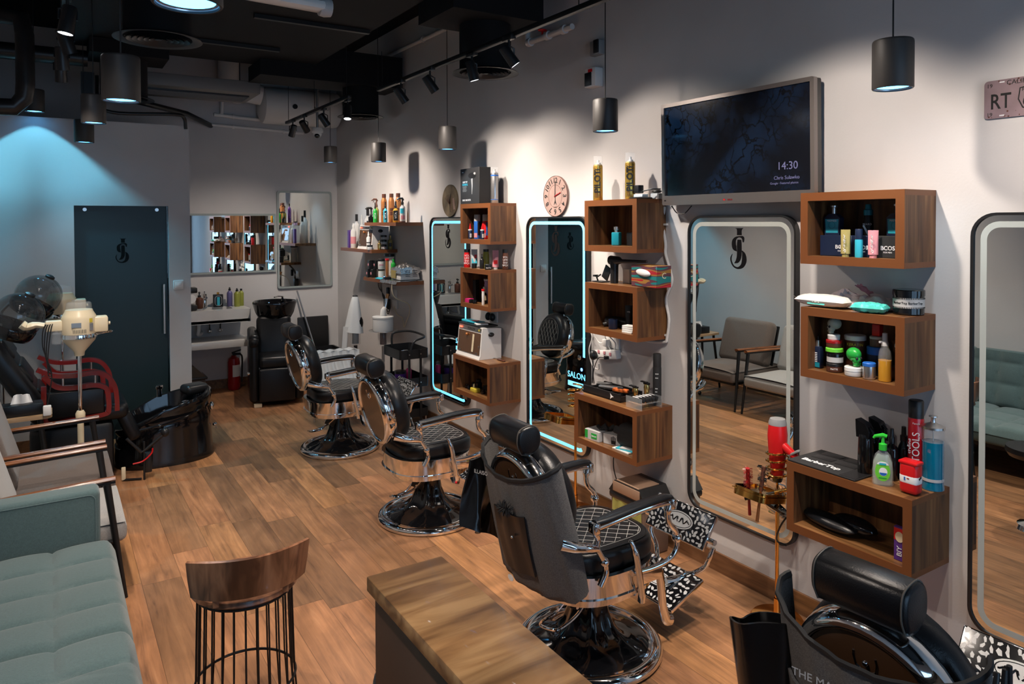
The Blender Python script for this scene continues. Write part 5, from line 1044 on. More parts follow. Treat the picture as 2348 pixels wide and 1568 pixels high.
b = MB(); b.box((0, 0, .15), (.20, .30, .30), 'bin_brown', bev=.02, taper=1.05); b.build('bin_body', t)
b = MB(); b.box((0, 0, .305), (.225, .33, .045), 'black_pl', bev=.015); b.prism([(-.165, 0), (.165, 0), (.11, .075), (-.11, .075)], -.11, .11, 'black_pl', Tr(0, 0, .325) @ Matrix(((0, 0, 1, 0), (1, 0, 0, 0), (0, 1, 0, 0), (0, 0, 0, 1)))); b.build('lid', t)
b = MB(); b.grid(lambda u, v: (-.116+.09*u*0, .10-.20*v, .335+0*u), 1, 1, 'bin_gold'); b.box((-.02, .0, .402), (.17, .20, .006), 'bin_gold', bev=.002); b.box((-.113, 0, .365), (.006, .24, .06), 'bin_gold', bev=.002); b.build('swing_flap', t)
b = MB(); b.grid(lambda u, v: (-.108-.006*math.sin(u*20)*v, -.13+.26*u, .30-.10*v*(1+.3*math.sin(u*7))), 20, 4, 'bin_bag'); b.build('bin_liner', t)
def paintmat():
    m, nt, b = newmat('painted_box'); L = nt.links; N = nt.nodes.new; tc = N('ShaderNodeTexCoord'); mp = N('ShaderNodeMapping'); mp.inputs['Scale'].default_value = (4, 4, 24); L.new(tc.outputs['Object'], mp.inputs[0])
    n = N('ShaderNodeTexNoise'); n.inputs['Scale'].default_value = 1; n.inputs['Detail'].default_value = 1; L.new(mp.outputs[0], n.inputs['Vector']); r = N('ShaderNodeValToRGB'); r.color_ramp.interpolation = 'CONSTANT'; e = r.color_ramp.elements
    e[0].position = 0; e[0].color = (.01, .17, .17, 1); e[1].position = .62; e[1].color = (.45, .02, .03, 1)
    for p, c in ((.40, (.10, .03, .045)), (.48, (.30, .15, .03)), (.54, (.35, .012, .02))): k = e.new(p); k.color = (*c, 1)
    L.new(n.outputs['Fac'], r.inputs[0]); L.new(r.outputs[0], b.inputs['Base Color']); b.inputs['Roughness'].default_value = .5
paintmat()
mat('trim_orange', (.45, .10, .02), .35, noise=.9, nscale=40)
mat('gel', (.60, .78, .66), .1, alpha=.35, spec=.8)
mat('pump_green', (.03, .50, .04), .3)
mat('crimson', (.42, .006, .014), .25, coat=.5)
mat('lilac_dark', (.12, .11, .26), .35)
# ================================================================ small goods. FACE turns labels towards the room
FACE = math.radians(-112)      # outward direction of labels (turned to the room, nearer goods more square to the wall)
def lab_mx(z, a=None):
    a = FACE if a is None else a         # local frame: z axis outwards, y up
    return Tr(0, 0, z) @ Matrix(((-math.sin(a), 0, math.cos(a), 0), (math.cos(a), 0, math.sin(a), 0), (0, 1, 0, 0), (0, 0, 0, 1)))
def words(t, txt, col, r, z, size, vert=False, name='lettering', bend=True, d=None):
    b = MB()
    if vert:
        m = lab_mx(z) @ Tr(0, 0, d if d is not None else r+.0008) @ Rz(PI/2); b.text(txt, size, col, m)
    elif bend: b.text(txt, size, col, lab_mx(z), wrap=r)
    else: b.text(txt, size, col, lab_mx(z) @ Tr(0, 0, (d or r)+.0006))
    return b.build(name, t)
def band_(t, r, z0, z1, m, name='label', a0=-1.4, a1=1.4):
    b = MB(); b.grid(lambda u, v: ((r+.0006)*math.cos(FACE+a0+(a1-a0)*u), (r+.0006)*math.sin(FACE+a0+(a1-a0)*u), z0+(z1-z0)*v), 16, 1, m); return b.build(name, t)
def can(x, y, z, r, h, m, mc, lab, cat='spray can', name='spray_can', capf=.16, clear=False):
    t = thing(name, lab, cat, (x, y, z))
    b = MB(); b.lathe([(r*.94, 0), (r, .006), (r, h*(1-capf)-.012), (r*.86, h*(1-capf))], m, seg=28); b.build('can_body', t)
    b = MB(); z0 = h*(1-capf)
    if clear: b.lathe([(r*.96, z0-.008), (r*.96, h), (.0001, h)], 'clear', seg=24, cap=False); b.build('clear_cap', t); b = MB(); b.lathe([(r*.6, z0), (r*.55, z0+.012), (r*.3, z0+.014), (r*.28, z0+.03), (.0001, z0+.031)], 'white_pl', seg=16, cap=False); b.build('nozzle', t)
    else: b.lathe([(r*.95, z0-.006), (r*.95, h-.004), (r*.85, h), (.0001, h)], mc, seg=24, cap=False); b.build('cap', t)
    return t
def bottle(x, y, z, r, h, m, mc, lab, name='bottle', cat='bottle', sh=.68, neck=.34, cap='plain', sy=1, rz=0):
    t = thing(name, lab, cat, (x, y, z), rz)
    b = MB(); b.lathe([(r*.93, 0), (r, .004), (r, h*sh*.9), (r*.9, h*sh*.96), (r*neck*1.2, h*sh*1.06), (r*neck, h*(sh+.10))], m, seg=24, sy=sy); b.build('bottle_body', t)
    b = MB(); z0 = h*(sh+.07)
    if cap == 'plain': b.lathe([(r*neck*1.25, z0), (r*neck*1.25, h), (.0001, h)], mc, seg=18, cap=False); b.build('cap', t)
    elif cap == 'pump':
        b.lathe([(r*neck*1.35, z0), (r*neck*1.35, z0+h*.08), (r*neck*.4, z0+h*.09), (r*neck*.4, h*.96)], mc, seg=16); e = Vector((math.cos(FACE), math.sin(FACE), 0))
        b.tube([Vector((0, 0, h*.97))-e*r*.3, Vector((0, 0, h*.98)), e*r*.9+Vector((0, 0, h*.955))], [r*.3, r*.3, r*.16], mc, seg=8); b.build('pump', t)
    elif cap == 'mist': b.lathe([(r*neck*1.3, z0), (r*neck*1.3, z0+h*.10), (r*neck*.9, z0+h*.12), (r*neck*.8, h), (.0001, h)], mc, seg=16, cap=False); b.build('mist_cap', t)
    elif cap == 'trigger':
        b.lathe([(r*neck*1.5, z0), (r*neck*1.4, z0+h*.08), (r*neck*.8, z0+h*.14), (r*neck*.8, h*.95)], mc, seg=14)
        b.tube([(r*.4, 0, h*.90), (0, 0, h*.98), (-r*1.0, .012, h*.99), (-r*1.9, .02, h*.92)], [r*.3, r*.42, r*.34, r*.2], mc, seg=8)
        b.tube([(-r*.9, .01, h*.95), (-r*1.25, .015, h*.85)], r*.12, mc, seg=6); b.build('trigger', t)
    return t
def jar(x, y, z, r, h, m, mc, lab, lid=.35, name='jar', band=None):
    t = thing(name, lab, 'jar', (x, y, z)); b = MB(); b.lathe([(r*.93, 0), (r*.97, .003), (r*.97, h*(1-lid)), (.0001, h*(1-lid))], m, seg=28, cap=False); b.build('jar_body', t)
    b = MB(); b.lathe([(r, h*(1-lid)), (r, h-.003), (r-.003, h), (.0001, h)], mc, seg=28, cap=False); b.build('lid', t)
    if band: band_(t, r*.97, h*.08, h*(1-lid)*.92, band)
    return t
def tube_(x, y, z, r, h, m, mc, lab, a=None):
    a = FACE if a is None else a
    t = thing('squeeze_tube', lab, 'tube', (x, y, z), a+PI/2)
    b = MB(); b.lathe([(r*.75, 0), (r*.75, h*.12), (.0001, h*.12)], mc, seg=20, cap=False); b.build('cap', t)
    b = MB(); n = 20; vs = []
    for k in range(9):
        v = k/8; ry = r*.8*(1-v)+.0015
        for j in range(n): an = 2*PI*j/n; vs.append((r*math.cos(an), ry*math.sin(an), h*(.12+.88*v)))
    b.add(vs, [(k*n+j, k*n+(j+1) % n, (k+1)*n+(j+1) % n, (k+1)*n+j) for k in range(8) for j in range(n)]+[tuple(8*n+j for j in range(n))], m); b.build('tube_body', t); return t
def carton(x, y, z, sx, sy, h, m, lab, rz=0, name='carton', cat='box', m2=None):
    t = thing(name, lab, cat, (x, y, z), rz); b = MB(); b.box((0, 0, h/2), (sx, sy, h), m, bev=.0015, seg=1); b.build('box_body', t)
    return t
# ---- top corner shelf
Z = 1.998
t = bottle(-.20, 7.45, Z, .026, .255, 'olive', 'brown', 'olive spray bottle with dark trigger, on the top corner shelf', 'spray_bottle', sh=.58, cap='trigger')
t = bottle(-.23, 7.53, Z, .032, .16, 'gloss_black', 'black_pl', 'round dark spray flask at the far end of the top corner shelf', 'spray_bottle', sh=.40, cap='trigger')
t = bottle(-.25, 7.365, Z, .023, .215, 'green', 'black_pl', 'green mist bottle with black pump, top corner shelf', cap='mist', sh=.62); words(t, 'VITA', 'text_white', .023, .07, .03, vert=True)
t = bottle(-.12, 7.43, Z, .024, .290, 'purple', 'black_pl', 'tall purple bottle behind the green one', sh=.78)
for i, (x, y, l) in enumerate(((-.18, 7.29, 'copper shampoo bottle, leftmost of the three tall ones'), (-.15, 7.16, 'copper shampoo bottle, middle of the three tall ones'), (-.13, 7.03, 'copper shampoo bottle, rightmost of the three tall ones'))):
    t = bottle(x, y, Z, .032, .303, 'copper', 'brown', l, sh=.80, neck=.55); band_(t, .032, .075, .115, 'brown', a0=-.6, a1=.6); band_(t, .032, .12, .15, 'brown', a0=-.6, a1=.6)
t = bottle(-.25, 7.085, Z, .021, .215, 'cyan', 'black_pl', 'turquoise mist bottle with black pump, top corner shelf', cap='mist', sh=.62); words(t, 'VITA', 'text_white', .021, .07, .028, vert=True); band_(t, .021, .03, .12, 'black_pl', a0=-.5, a1=.5)
t = bottle(-.23, 6.865, Z, .029, .213, 'amber', 'black_pl', 'yellow mist bottle with black label, top corner shelf', cap='mist', sh=.62); band_(t, .029, .02, .12, 'black_pl', a0=-1, a1=1); words(t, 'VITA', 'text_white', .0305, .07, .03, vert=True)
t = bottle(-.20, 6.765, Z, .028, .245, 'white_pl', 'black_pl', 'white and blue patterned trigger bottle, nearest on the top corner shelf', 'spray_bottle', cap='trigger', sh=.66); band_(t, .028, .09, .14, 'cyan', a0=-1, a1=.4); band_(t, .028, .03, .07, 'pink', a0=-.6, a1=1); band_(t, .028, .0, .012, 'brown', a0=-3.14, a1=3.14)
# ---- middle corner shelf
Z = 1.705
bottle(-.15, 8.19, Z, .038, .39, 'white_pl', 'black_pl', 'white shampoo bottle with black cap on the middle corner shelf', sh=.72)
bottle(-.07, 8.04, Z, .040, .47, 'white_pl', 'black_pl', 'tallest white bottle behind, on the middle corner shelf', sh=.72)
bottle(-.13, 8.08, Z, .024, .385, 'white_pl', 'white_gloss', 'slim white pump bottle behind the steriliser, middle corner shelf', cap='mist')
t = bottle(-.245, 8.045, Z, .032, .285, 'white_pl', 'white_gloss', 'white bottle with pink label at the front of the middle corner shelf', cap='mist', sh=.74); band_(t, .032, .05, .13, 'pink')
carton(-.25, 8.16, Z, .03, .05, .205, 'purple', 'thin dark purple carton at the far end of the middle corner shelf')
jar(-.14, 7.82, Z+.257, .028, .055, 'lilac', 'black_pl', 'lilac jar with dark lid on top of the corner steriliser')
def steriliser(x, y, z, lab, big):
    """cabinet with a tilted brown see-through door, facing the room"""
    t = thing('steriliser', lab, 'steriliser', (x, y, z)); w = .40; T = Matrix(((0, 0, 1, 0), (-1, 0, 0, 0), (0, 1, 0, 0), (0, 0, 0, 1))) @ Rx(0)
    # profile in (x into the wall, z up), extruded along y
    Q = Matrix(((1, 0, 0, 0), (0, 0, -1, 0), (0, 1, 0, 0), (0, 0, 0, 1)))
    b = MB(); b.prism([(-.115, .0), (.10, .0), (.10, .245), (-.075, .258), (-.082, .215), (-.10, .03)], -w/2, w/2, 'white_pl', Q); b.build('cabinet', t, 25)
    b = MB(); M_ = Matrix(((-.098, 0, 0, 0), (0, 0, 0, 0), (0, 0, 0, 0), (0, 0, 0, 1)))
    b.add([(-.1035, .185, .035), (-.1035, -.185, .035), (-.0845, -.185, .21), (-.0845, .185, .21)], [(0, 1, 2, 3)], 'steril_door'); b.add([(-.1045, .185, .035), (-.1045, -.185, .035), (-.0855, -.185, .21), (-.0855, .185, .21)], [(3, 2, 1, 0)], 'steril_door'); dr = b.build('door', t)
    b = MB(); b.ell((-.098, .03, .185), (.012, .014, .012), 'copper'); b.build('door_knob', dr)
    if big:
        b = MB(); b.add([(-.1055, -.055, .05), (-.1055, -.085, .05), (-.0885, -.085, .195), (-.0885, -.055, .195)], [(0, 1, 2, 3)], 'cream'); b.build('thermometer', dr)
    for yy in (.165, -.165): b = MB(); b.box((-.098, yy, .10), (.006, .006, .02), 'steel'); b.box((-.103, yy*.85, .045), (.006, .02, .012), 'steel'); b.build('hinge', dr)
    b = MB(); b.add([(-.0835, .185, .218), (-.0835, -.185, .218), (-.0775, -.185, .25), (-.0775, .185, .25)], [(0, 1, 2, 3)], 'steel'); b.text('STERILIZER', .026, 'text_black', Tr(-.0825, -.02, .234) @ Ry(math.radians(10)) @ wallmx(0, 0, 0)); b.box((-.083, -.15, .234), (.003, .02, .014), 'yellow'); pn = b.build('control_strip', t)
    b = MB(); b.box((-.084, .155, .234), (.006, .03, .014), 'led_red'); b.build('power_lamp', pn)
    b = MB(); b.ell((.0, -w/2-.008, .20), (.028, .012, .018), 'black_pl'); b.build('side_knob', t)
    return t
mat('steril_door', (.10, .045, .018), .06, coat=1, spec=.8)
steriliser(-.155, 7.66, Z, 'white steriliser with brown door on the middle corner shelf', 0)
t = bottle(-.275, 7.50, Z, .022, .195, 'white_pl', 'white_gloss', 'small white bottle in front of the corner steriliser', cap='mist', sh=.7); band_(t, .022, .07, .08, 'black_pl')
jar(-.285, 7.435, Z, .03, .05, 'white_pl', 'black_pl', 'flat white jar with black lid at the front of the middle corner shelf')
for k in range(3): jar(-.13, 7.425, Z+.052*k, .034, .050, 'black_pl', 'black_pl', ('black and white jar, bottom of the stack of three beside the corner steriliser', 'black and white jar, middle of the stack of three', 'black and white jar, topmost of the stack of three')[k], band='light_grey')
t = bottle(-.06, 7.41, Z, .024, .15, 'mustard', 'mustard', 'gold bottle with round black emblem at the near end of the middle corner shelf', sh=.7); band_(t, .024, .03, .07, 'black_pl', a0=-.6, a1=.6)
bottle(-.2, 7.375, Z, .02, .10, 'gold_satin', 'gold_satin', 'short gold bottle beside the three stacked jars', sh=.7)
# ---- low corner shelf
Z = 1.403
for k, (x, y, dz) in enumerate(((-.27, 7.50, 0), (-.25, 7.43, 0), (-.26, 7.48, .093), (-.22, 7.41, .093))):
    t = carton(x, y, Z+dz, .055, .055, .092, 'black_pl', ('black and pink carton, lower left of four on the lowest corner shelf', 'black and pink carton, lower right of four on the lowest corner shelf', 'black and pink carton, upper left of four on the lowest corner shelf', 'black and pink carton, upper right of four on the lowest corner shelf')[k])
    b = MB(); b.ell((-.028, 0, .045), (.002, .016, .016), 'pink', 10, 6); b.build('picture_print', t)
jar(-.21, 7.30, Z, .036, .095, 'cream', 'black_pl', 'cream coloured jar under the white one on the lowest corner shelf', lid=.15, band='white_pl')
t = jar(-.21, 7.30, Z+.096, .038, .11, 'white_pl', 'black_pl', 'white jar with purple print and black lid, upper of two on the lowest corner shelf', lid=.22); words(t, 'PINK', 'magenta', .037, .045, .022)
bottle(-.15, 7.12, Z, .026, .21, 'green', 'green', 'green bottle behind the copper clipper', sh=.8)
t = thing('hair_clipper', 'copper hair clipper with red top standing on its charger, corner shelf', 'hair clipper', (-.25, 7.05, Z))
b = MB(); b.box((0, 0, .015), (.07, .06, .03), 'black_pl', bev=.008); b.build('charger', t); b = MB(); b.lathe([(.013, .025), (.018, .06), (.021, .12), (.020, .18), (.018, .20)], 'copper', seg=16, sx=.8); b.build('clipper_body', t)
b = MB(); b.box((0, 0, .21), (.03, .04, .022), 'red', bev=.003); b.build('blade_head', t); b = MB(); b.ell((-.033, 0, .035), (.004, .005, .004), 'led_dot', 8, 6); b.build('charge_light', t)
bottle(-.06, 7.44, Z, .05, .25, 'white_pl', 'black_pl', 'big white canister at the back of the lowest corner shelf', sh=.82, neck=.9)
t = thing('towel_warmer', 'white warmer box wrapped in crumpled foil on the lowest corner shelf', 'warmer', (-.13, 6.86, Z+.012))
b = MB(); b.box((0, 0, .055), (.22, .24, .11), 'white_pl', bev=.012, taper=.86); b.box((-.113, .04, .055), (.004, .12, .08), 'mustard')
for k in range(4): b.box((-.03+.0, -.125, .04+.018*k), (.05, .004, .005), 'black_pl'); b.box((.05, -.125, .04+.018*k), (.05, .004, .005), 'black_pl')
b.build('housing', t)
r_ = random.Random(8); hs = [[r_.uniform(-1, 1) for _ in range(24)] for _ in range(24)]
b = MB(); b.grid(lambda u, v: ((u-.5)*.23, (v-.5)*.25, .118+.045*math.sin(PI*u)*math.sin(PI*v)+.007*hs[int(u*20)][int(v*20)]-(.05 if min(u, v, 1-u, 1-v) < .02 else 0)), 20, 20, 'foil'); b.build('foil_cover', t, 20)
b = MB(); b.grid(lambda u, v: (-.31+.33*u, 6.70+.42*v, Z+.004+.004*hs[int(u*20)][int(v*20)]+.003-(.03 if u < .03 else 0)), 20, 20, 'foil', thick=.0015); tag(b.build('foil_sheet', None, 20), 'foil sheet spread on the lowest corner shelf', 'foil')
b = MB(); b.grid(lambda u, v: (-.30+.08*u, 7.10+.16*v, Z+.004+.012*math.sin(PI*u)), 8, 4, 'cyan', thick=.003); tag(b.build('folded_cloth'), 'blue and white folded cloth at the front of the lowest corner shelf', 'cloth')
# ================================================================ goods of the far column
FACE = math.radians(-120)
Z = 2.151
t = can(-.10, 5.143, Z, .033, .30, 'silver', 'clear', 'silver hairspray can standing right of the black dryer carton', clear=True); band_(t, .033, .225, .235, 'blue', a0=-1.5, a1=1.5); band_(t, .033, .03, .035, 'blue', a0=-1.5, a1=1.5)
t = can(-.14, 5.56, Z, .033, .285, 'silver', 'clear', 'silver hairspray can mostly hidden behind the black dryer carton, left', clear=True); band_(t, .033, .20, .21, 'blue')
t = thing('dryer_carton', 'black hair dryer carton with picture, on top of the far box column', 'box', (-.17, 5.34, Z), math.radians(-4))
b = MB(); b.box((.0, .0, .15), (.105, .37, .30), 'black_mt', bev=.002, seg=1); b.build('box_body', t)
T = wallmx(-.0535, 0, 0)
b = MB(); b.text('QUIET YET', .022, 'text_white', T @ Tr(-.09, .185, 0), sx=.9); b.text('POWERFUL', .024, 'cyan', T @ Tr(-.09, .163, 0), sx=.9); b.text('IONIC HAIR DRYER', .021, 'text_white', T @ Tr(-.06, .032, 0), sx=.9)
for k in range(5): b.box((-.10+.004*(k % 2), .148-.010*k, 0), (.085-.01*(k % 3), .003, .0006), 'grey', mx=T)
b.box((-.135, .27, 0), (.03, .004, .0006), 'text_white', mx=T); b.build('lettering', t)
b = MB(); b.ell((.05, .235, 0), (.075, .026, .002), 'black_pl', mx=T); b.ell((.10, .25, .001), (.02, .01, .001), 'light_grey', mx=T); b.tube([T @ Vector(q) for q in ((.045, .21, 0), (.05, .15, 0), (.045, .08, 0))], [.016, .011, .004], 'grey', seg=6, flat=.2); b.build('picture_print', t)
Z = 1.857
for k, (x, y, m, l) in enumerate(((-.15, 5.345, 'blue', 'blue and black shaving foam can in the far top box'), (-.12, 5.255, 'red', 'red and blue shaving foam can in the far top box'))):
    t = can(x, y, Z, .028, .205, m, 'light_grey', l, capf=.24); band_(t, .028, .03, .14, 'black_pl' if k == 0 else 'blue', a0=.1, a1=1.3); band_(t, .028, .0+.012, .05, 'pink', a0=-1.3, a1=.0)
for x, y, l in ((-.19, 5.395, 'small blue bottle with red nozzle, left in the far top box'), (-.19, 5.19, 'small blue bottle with red nozzle, right in the far top box')):
    t = thing('nozzle_bottle', l, 'bottle', (x, y, Z)); b = MB(); b.lathe([(.016, 0), (.017, .07), (.008, .082)], 'navy', seg=16); b.build('bottle_body', t); b = MB(); b.lathe([(.018, .072), (.018, .080), (.0001, .082)], 'white_pl', seg=14, cap=False); b.lathe([(.01, .08), (.008, .10), (.002, .13)], 'red', seg=12); b.build('nozzle', t); band_(t, .017, .012, .045, 'light_grey', a0=-.2, a1=1)
Z = 1.614
t = bottle(-.20, 5.435, Z, .027, .155, 'red', 'black_pl', 'red VOLUME bottle with black cap, leftmost on the far middle box', sh=.76, neck=.75)
for k, s_ in enumerate(('VOL', 'UME', 'SHA', 'MPOO')): words(t, s_, 'text_white', .027, .10-.022*k, .024)
t = tube_(-.17, 5.36, Z, .026, .155, 'light_grey', 'white_gloss', 'white, red and blue cream tube on the far middle box'); b = MB(); b.grid(lambda u, v: (-.022+.044*u, -.026*(1-.65*v)*.8-.003, .02+.06*v), 2, 2, 'cyan'); b.grid(lambda u, v: (.0+.02*u, -.026*.5-.003, .08+.03*v), 2, 2, 'red'); b.build('label', t)
t = jar(-.215, 5.285, Z, .022, .042, 'black_pl', 'black_pl', 'small black jar beside the white, red and blue tube', lid=.4)
t = bottle(-.19, 5.20, Z, .018, .12, 'black_pl', 'black_pl', 'small black pump bottle on the far middle box', cap='pump', sh=.66)
t = bottle(-.13, 5.235, Z, .027, .158, 'olive', 'black_pl', 'yellow-green bottle with black cap on the far middle box', sh=.80, neck=.7)
t = jar(-.205, 5.07, Z, .031, .044, 'black_pl', 'black_pl', 'black MATTE jar on the far middle box', lid=.4); words(t, 'MATTE', 'text_white', .031, .014, .014)
t = tube_(-.14, 5.065, Z, .025, .155, 'pink', 'light_grey', 'pink cream tube with red mark on the far middle box'); b = MB(); b.box((0, -.020, .06), (.03, .002, .03), 'red', rot=(-.16, 0, 0)); b.build('label', t)
t = bottle(-.09, 4.995, Z, .025, .163, 'brown', 'black_pl', 'brown VOLUME bottle with black cap, rightmost on the far middle box', sh=.76, neck=.75)
for k, s_ in enumerate(('VOL', 'UME', 'SHA', 'MPOO')): words(t, s_, 'text_white', .025, .10-.022*k, .022)
Z = 1.319
t = carton(-.12, 5.43, Z, .05, .04, .185, 'black_pl', 'tall black carton with blue edge in the far middle box', rz=.4); b = MB(); b.box((-.0255, .017, .11), (.001, .006, .13), 'cyan'); b.build('edge_stripe', t)
bottle(-.07, 5.30, Z, .034, .20, 'lilac', 'white_pl', 'white and lilac tube behind the small bottles in the far middle box', sh=.85, neck=.9)
t = bottle(-.15, 5.225, Z, .021, .14, 'black_pl', 'white_pl', 'dark bottle with white cap and cream label in the far middle box', sh=.6, neck=.55); band_(t, .021, .03, .07, 'cream', a0=-.8, a1=.8)
carton(-.20, 5.40, Z, .05, .07, .032, 'magenta', 'small magenta carton in the far middle box')
jar(-.215, 5.335, Z, .02, .03, 'gloss_black', 'gloss_black', 'black tin left of two in the far middle box'); jar(-.215, 5.275, Z, .02, .03, 'gloss_black', 'gloss_black', 'black tin right of two in the far middle box')
bottle(-.12, 5.29, Z, .015, .10, 'olive', 'black_pl', 'small olive vial in the far middle box'); bottle(-.2, 5.165, Z, .012, .13, 'white_pl', 'red', 'slim white stick at the right of the far middle box', sh=.8, neck=.9)
steriliser(-.155, 5.32, .875, 'white steriliser with brown door standing on the far low box', 1)
t = thing('tool_case', 'blue and white pouch with red strap on top of the steriliser', 'pouch', (-.15, 5.34, 1.132)); b = MB(); b.box((.0, .0, .006), (.18, .36, .012), 'black_pl', bev=.003); b.build('tray', t); b = MB(); b.box((-.01, .06, .022), (.11, .19, .018), 'cyan', bev=.006, rot=(.05, .08, .2)); b.box((-.02, -.09, .018), (.1, .09, .01), 'white_pl', bev=.003, rot=(0, 0, -.3)); b.build('pouch_body', t); b = MB(); b.box((-.02, -.0, .035), (.03, .05, .006), 'red', rot=(0, 0, .4)); b.build('strap', t)
t = thing('razor', 'brown-handled razor lying on the far low box beside the steriliser', 'razor', (-.13, 5.00, .875)); b = MB(); b.box((0, .0, .006), (.018, .11, .009), 'brown', bev=.003); b.build('handle', t); b = MB(); b.box((.01, .09, .006), (.014, .09, .002), 'steel', rot=(0, 0, .25)); b.build('blade', t)
t = thing('wall_socket', 'white double wall socket with two black plugs above the steriliser', 'socket', (-.006, 5.33, 1.19)); b = MB(); b.box((0, 0, 0), (.012, .15, .09), 'white_pl', bev=.004); b.build('face_plate', t)
for y in (.035, -.035): b = MB(); b.ell((-.03, y, -.0), (.026, .026, .034), 'black_pl'); b.build('plug', t)
Z = .583
t = thing('guard_holder', 'yellow carton with pale cap in the far low box', 'box', (-.22, 5.27, Z)); b = MB(); b.box((0, 0, .016), (.05, .085, .032), 'yellow', bev=.003); b.build('box_body', t); b = MB(); b.cyl((0, .02, .032), (0, .02, .062), .008, 'cream'); b.build('cap', t)
b = MB(); b.lathe([(.024, 0), (.022, .05), (.024, .10), (.0001, .102)], 'cream', seg=18); tag(b.build('neck_paper_roll'), 'cream neck paper roll standing in the far low box', 'roll').location = (-.09, 5.24, Z+.04)
carton(-.09, 5.24, Z, .08, .10, .039, 'black_pl', 'black carton under the cream roll in the far low box')
for k, (x, y, r, h) in enumerate(((-.2, 5.45, .018, .03), (-.16, 5.41, .015, .05), (-.22, 5.38, .012, .04), (-.2, 5.17, .02, .035), (-.14, 5.35, .03, .08))): bottle(x, y, Z, r, h, 'gloss_black', 'gloss_black', ('tiny black bottle leftmost in the far low box', 'black vial second from left in the far low box', 'tiny black cap bottle beside the yellow carton', 'squat black pot right of the yellow carton', 'round black pot at the back of the far low box')[k], sh=.7, neck=.6)
# ================================================================ middle column
FACE = math.radians(-132); Z = 2.136
for x, y, l in ((-.17, 3.72, 'gold hairspray can with black vertical lettering, left of two on the wall box'), (-.15, 3.43, 'gold hairspray can with black vertical lettering, right of two, next to the adapter')):
    t = can(x, y, Z, .0315, .29, 'gold_can', 'clear', l, clear=True, capf=.19); b = MB(); b.text('PILOT', .056, 'text_black', lab_mx(.125) @ Rz(PI/2) @ Tr(0, 0, .0322), bold=.0016); b.build('lettering', t); b = MB(); T = lab_mx(.205); b.prism([(-.026, .006), (-.006, -.002), (0, .004), (.006, -.002), (.026, .006), (.008, -.008), (-.008, -.008)], .0315, .0325, 'text_black', T); b.build('wing_emblem', t)
    for k in range(4): band_(t, .0315, .022+.009*k, .025+.009*k, 'brown', name='fine_print', a0=-.7, a1=.7)
t = thing('power_adapter', 'black plug adapter on a round dark stand beside the right gold can', 'adapter', (-.13, 3.355, Z)); b = MB(); b.lathe([(.0001, 0), (.07, 0), (.072, .008), (.065, .012), (.0001, .012)], 'black_pl', seg=28, cap=False); b.build('round_stand', t); b = MB(); b.box((0, 0, .022), (.05, .08, .018), 'white_pl', bev=.003); b.build('socket_block', t); b = MB(); b.box((-.0, .02, .062), (.045, .045, .05), 'black_pl', bev=.004); b.build('plug', t); b = MB(); b.tube(bez([(0, -.02, .05), (.02, -.08, .06), (.06, -.11, .06)], 5), .004, 'black_pl'); b.build('cord', t)
t = thing('wall_adapter', 'flat black and white plug behind the television corner', 'adapter', (-.05, 3.30, Z)); b = MB(); b.box((0, 0, .018), (.05, .06, .036), 'white_pl', bev=.005); b.build('adapter_body', t); b = MB(); b.ell((0, 0, .048), (.028, .034, .012), 'black_pl'); b.build('plug', t)
Z = 1.847
t = thing('cologne_bottle', 'square teal glass bottle with silver stopper in the box under the gold cans', 'bottle', (-.14, 3.57, Z), .3); b = MB(); b.box((0, 0, .042), (.04, .056, .084), 'teal', bev=.006); b.build('bottle_body', t); b = MB(); b.lathe([(.014, .084), (.014, .095), (.018, .1), (.018, .118), (.0001, .122)], 'silver', seg=18, cap=False); b.build('stopper', t)
carton(-.08, 3.49, Z, .05, .05, .083, 'black_pl', 'small black carton behind the square teal bottle')
Z = 1.606
t = thing('phone_stand', 'black folding phone stand on the middle box', 'phone stand', (-.17, 3.69, Z)); b = MB(); b.box((0, 0, .004), (.07, .10, .006), 'black_pl', bev=.002); b.build('base', t); b = MB(); b.tube([(-.0, .03, .006), (-.02, .02, .03), (.0, .0, .05)], .006, 'black_pl'); b.box((-.02, .03, .04), (.03, .02, .012), 'black_pl'); b.build('hinge_arm', t); b = MB(); b.box((.01, -.01, .075), (.008, .06, .09), 'black_pl', rot=(0, .0, 0), bev=.002, mx=Rx(.5)); b.build('holder_plate', t)
t = thing('air_blower', 'black cordless blower with long barrel beside the painted tissue box', 'blower', (-.15, 3.58, Z)); b = MB(); b.lathe([(.026, 0), (.026, .10), (.028, .12), (.028, .15), (.0001, .155)], 'black_pl', seg=20, cap=False); b.build('handle', t); b = MB(); b.tube([(0, .035, .145), (0, -.04, .145), (0, -.07, .142), (0, -.30, .150)], [.03, .026, .013, .008], 'black_pl', seg=14); b.build('barrel', t)
carton(-.08, 3.52, Z, .05, .06, .09, 'white_pl', 'small white carton between the blower and the tissue box')
t = thing('tissue_box', 'red, teal and mustard painted tissue box with white tissue slot', 'tissue box', (-.14, 3.255, Z), math.radians(-2)); b = MB(); b.box((0, 0, .065), (.115, .23, .13), 'painted_box', bev=.002, seg=1); b.build('box_body', t)
b = MB(); T = wallmx(-.058, 0, .08); b.ell((-.0, .005, .004), (.065, .022, .012), 'tissue', mx=T @ Rz(-.1)); b.build('tissue', t); b = MB(); b.text('C', .05, 'cream', Tr(0, -.1155, .07) @ Rx(PI/2)); b.build('lettering', t)
Z = 1.313
t = tube_(-.08, 3.52, Z, .024, .15, 'black_pl', 'black_pl', 'black cream tube standing at the back of the middle box'); words(t, 'Beardly', 'text_white', .012, .11, .014, bend=False, d=.012)
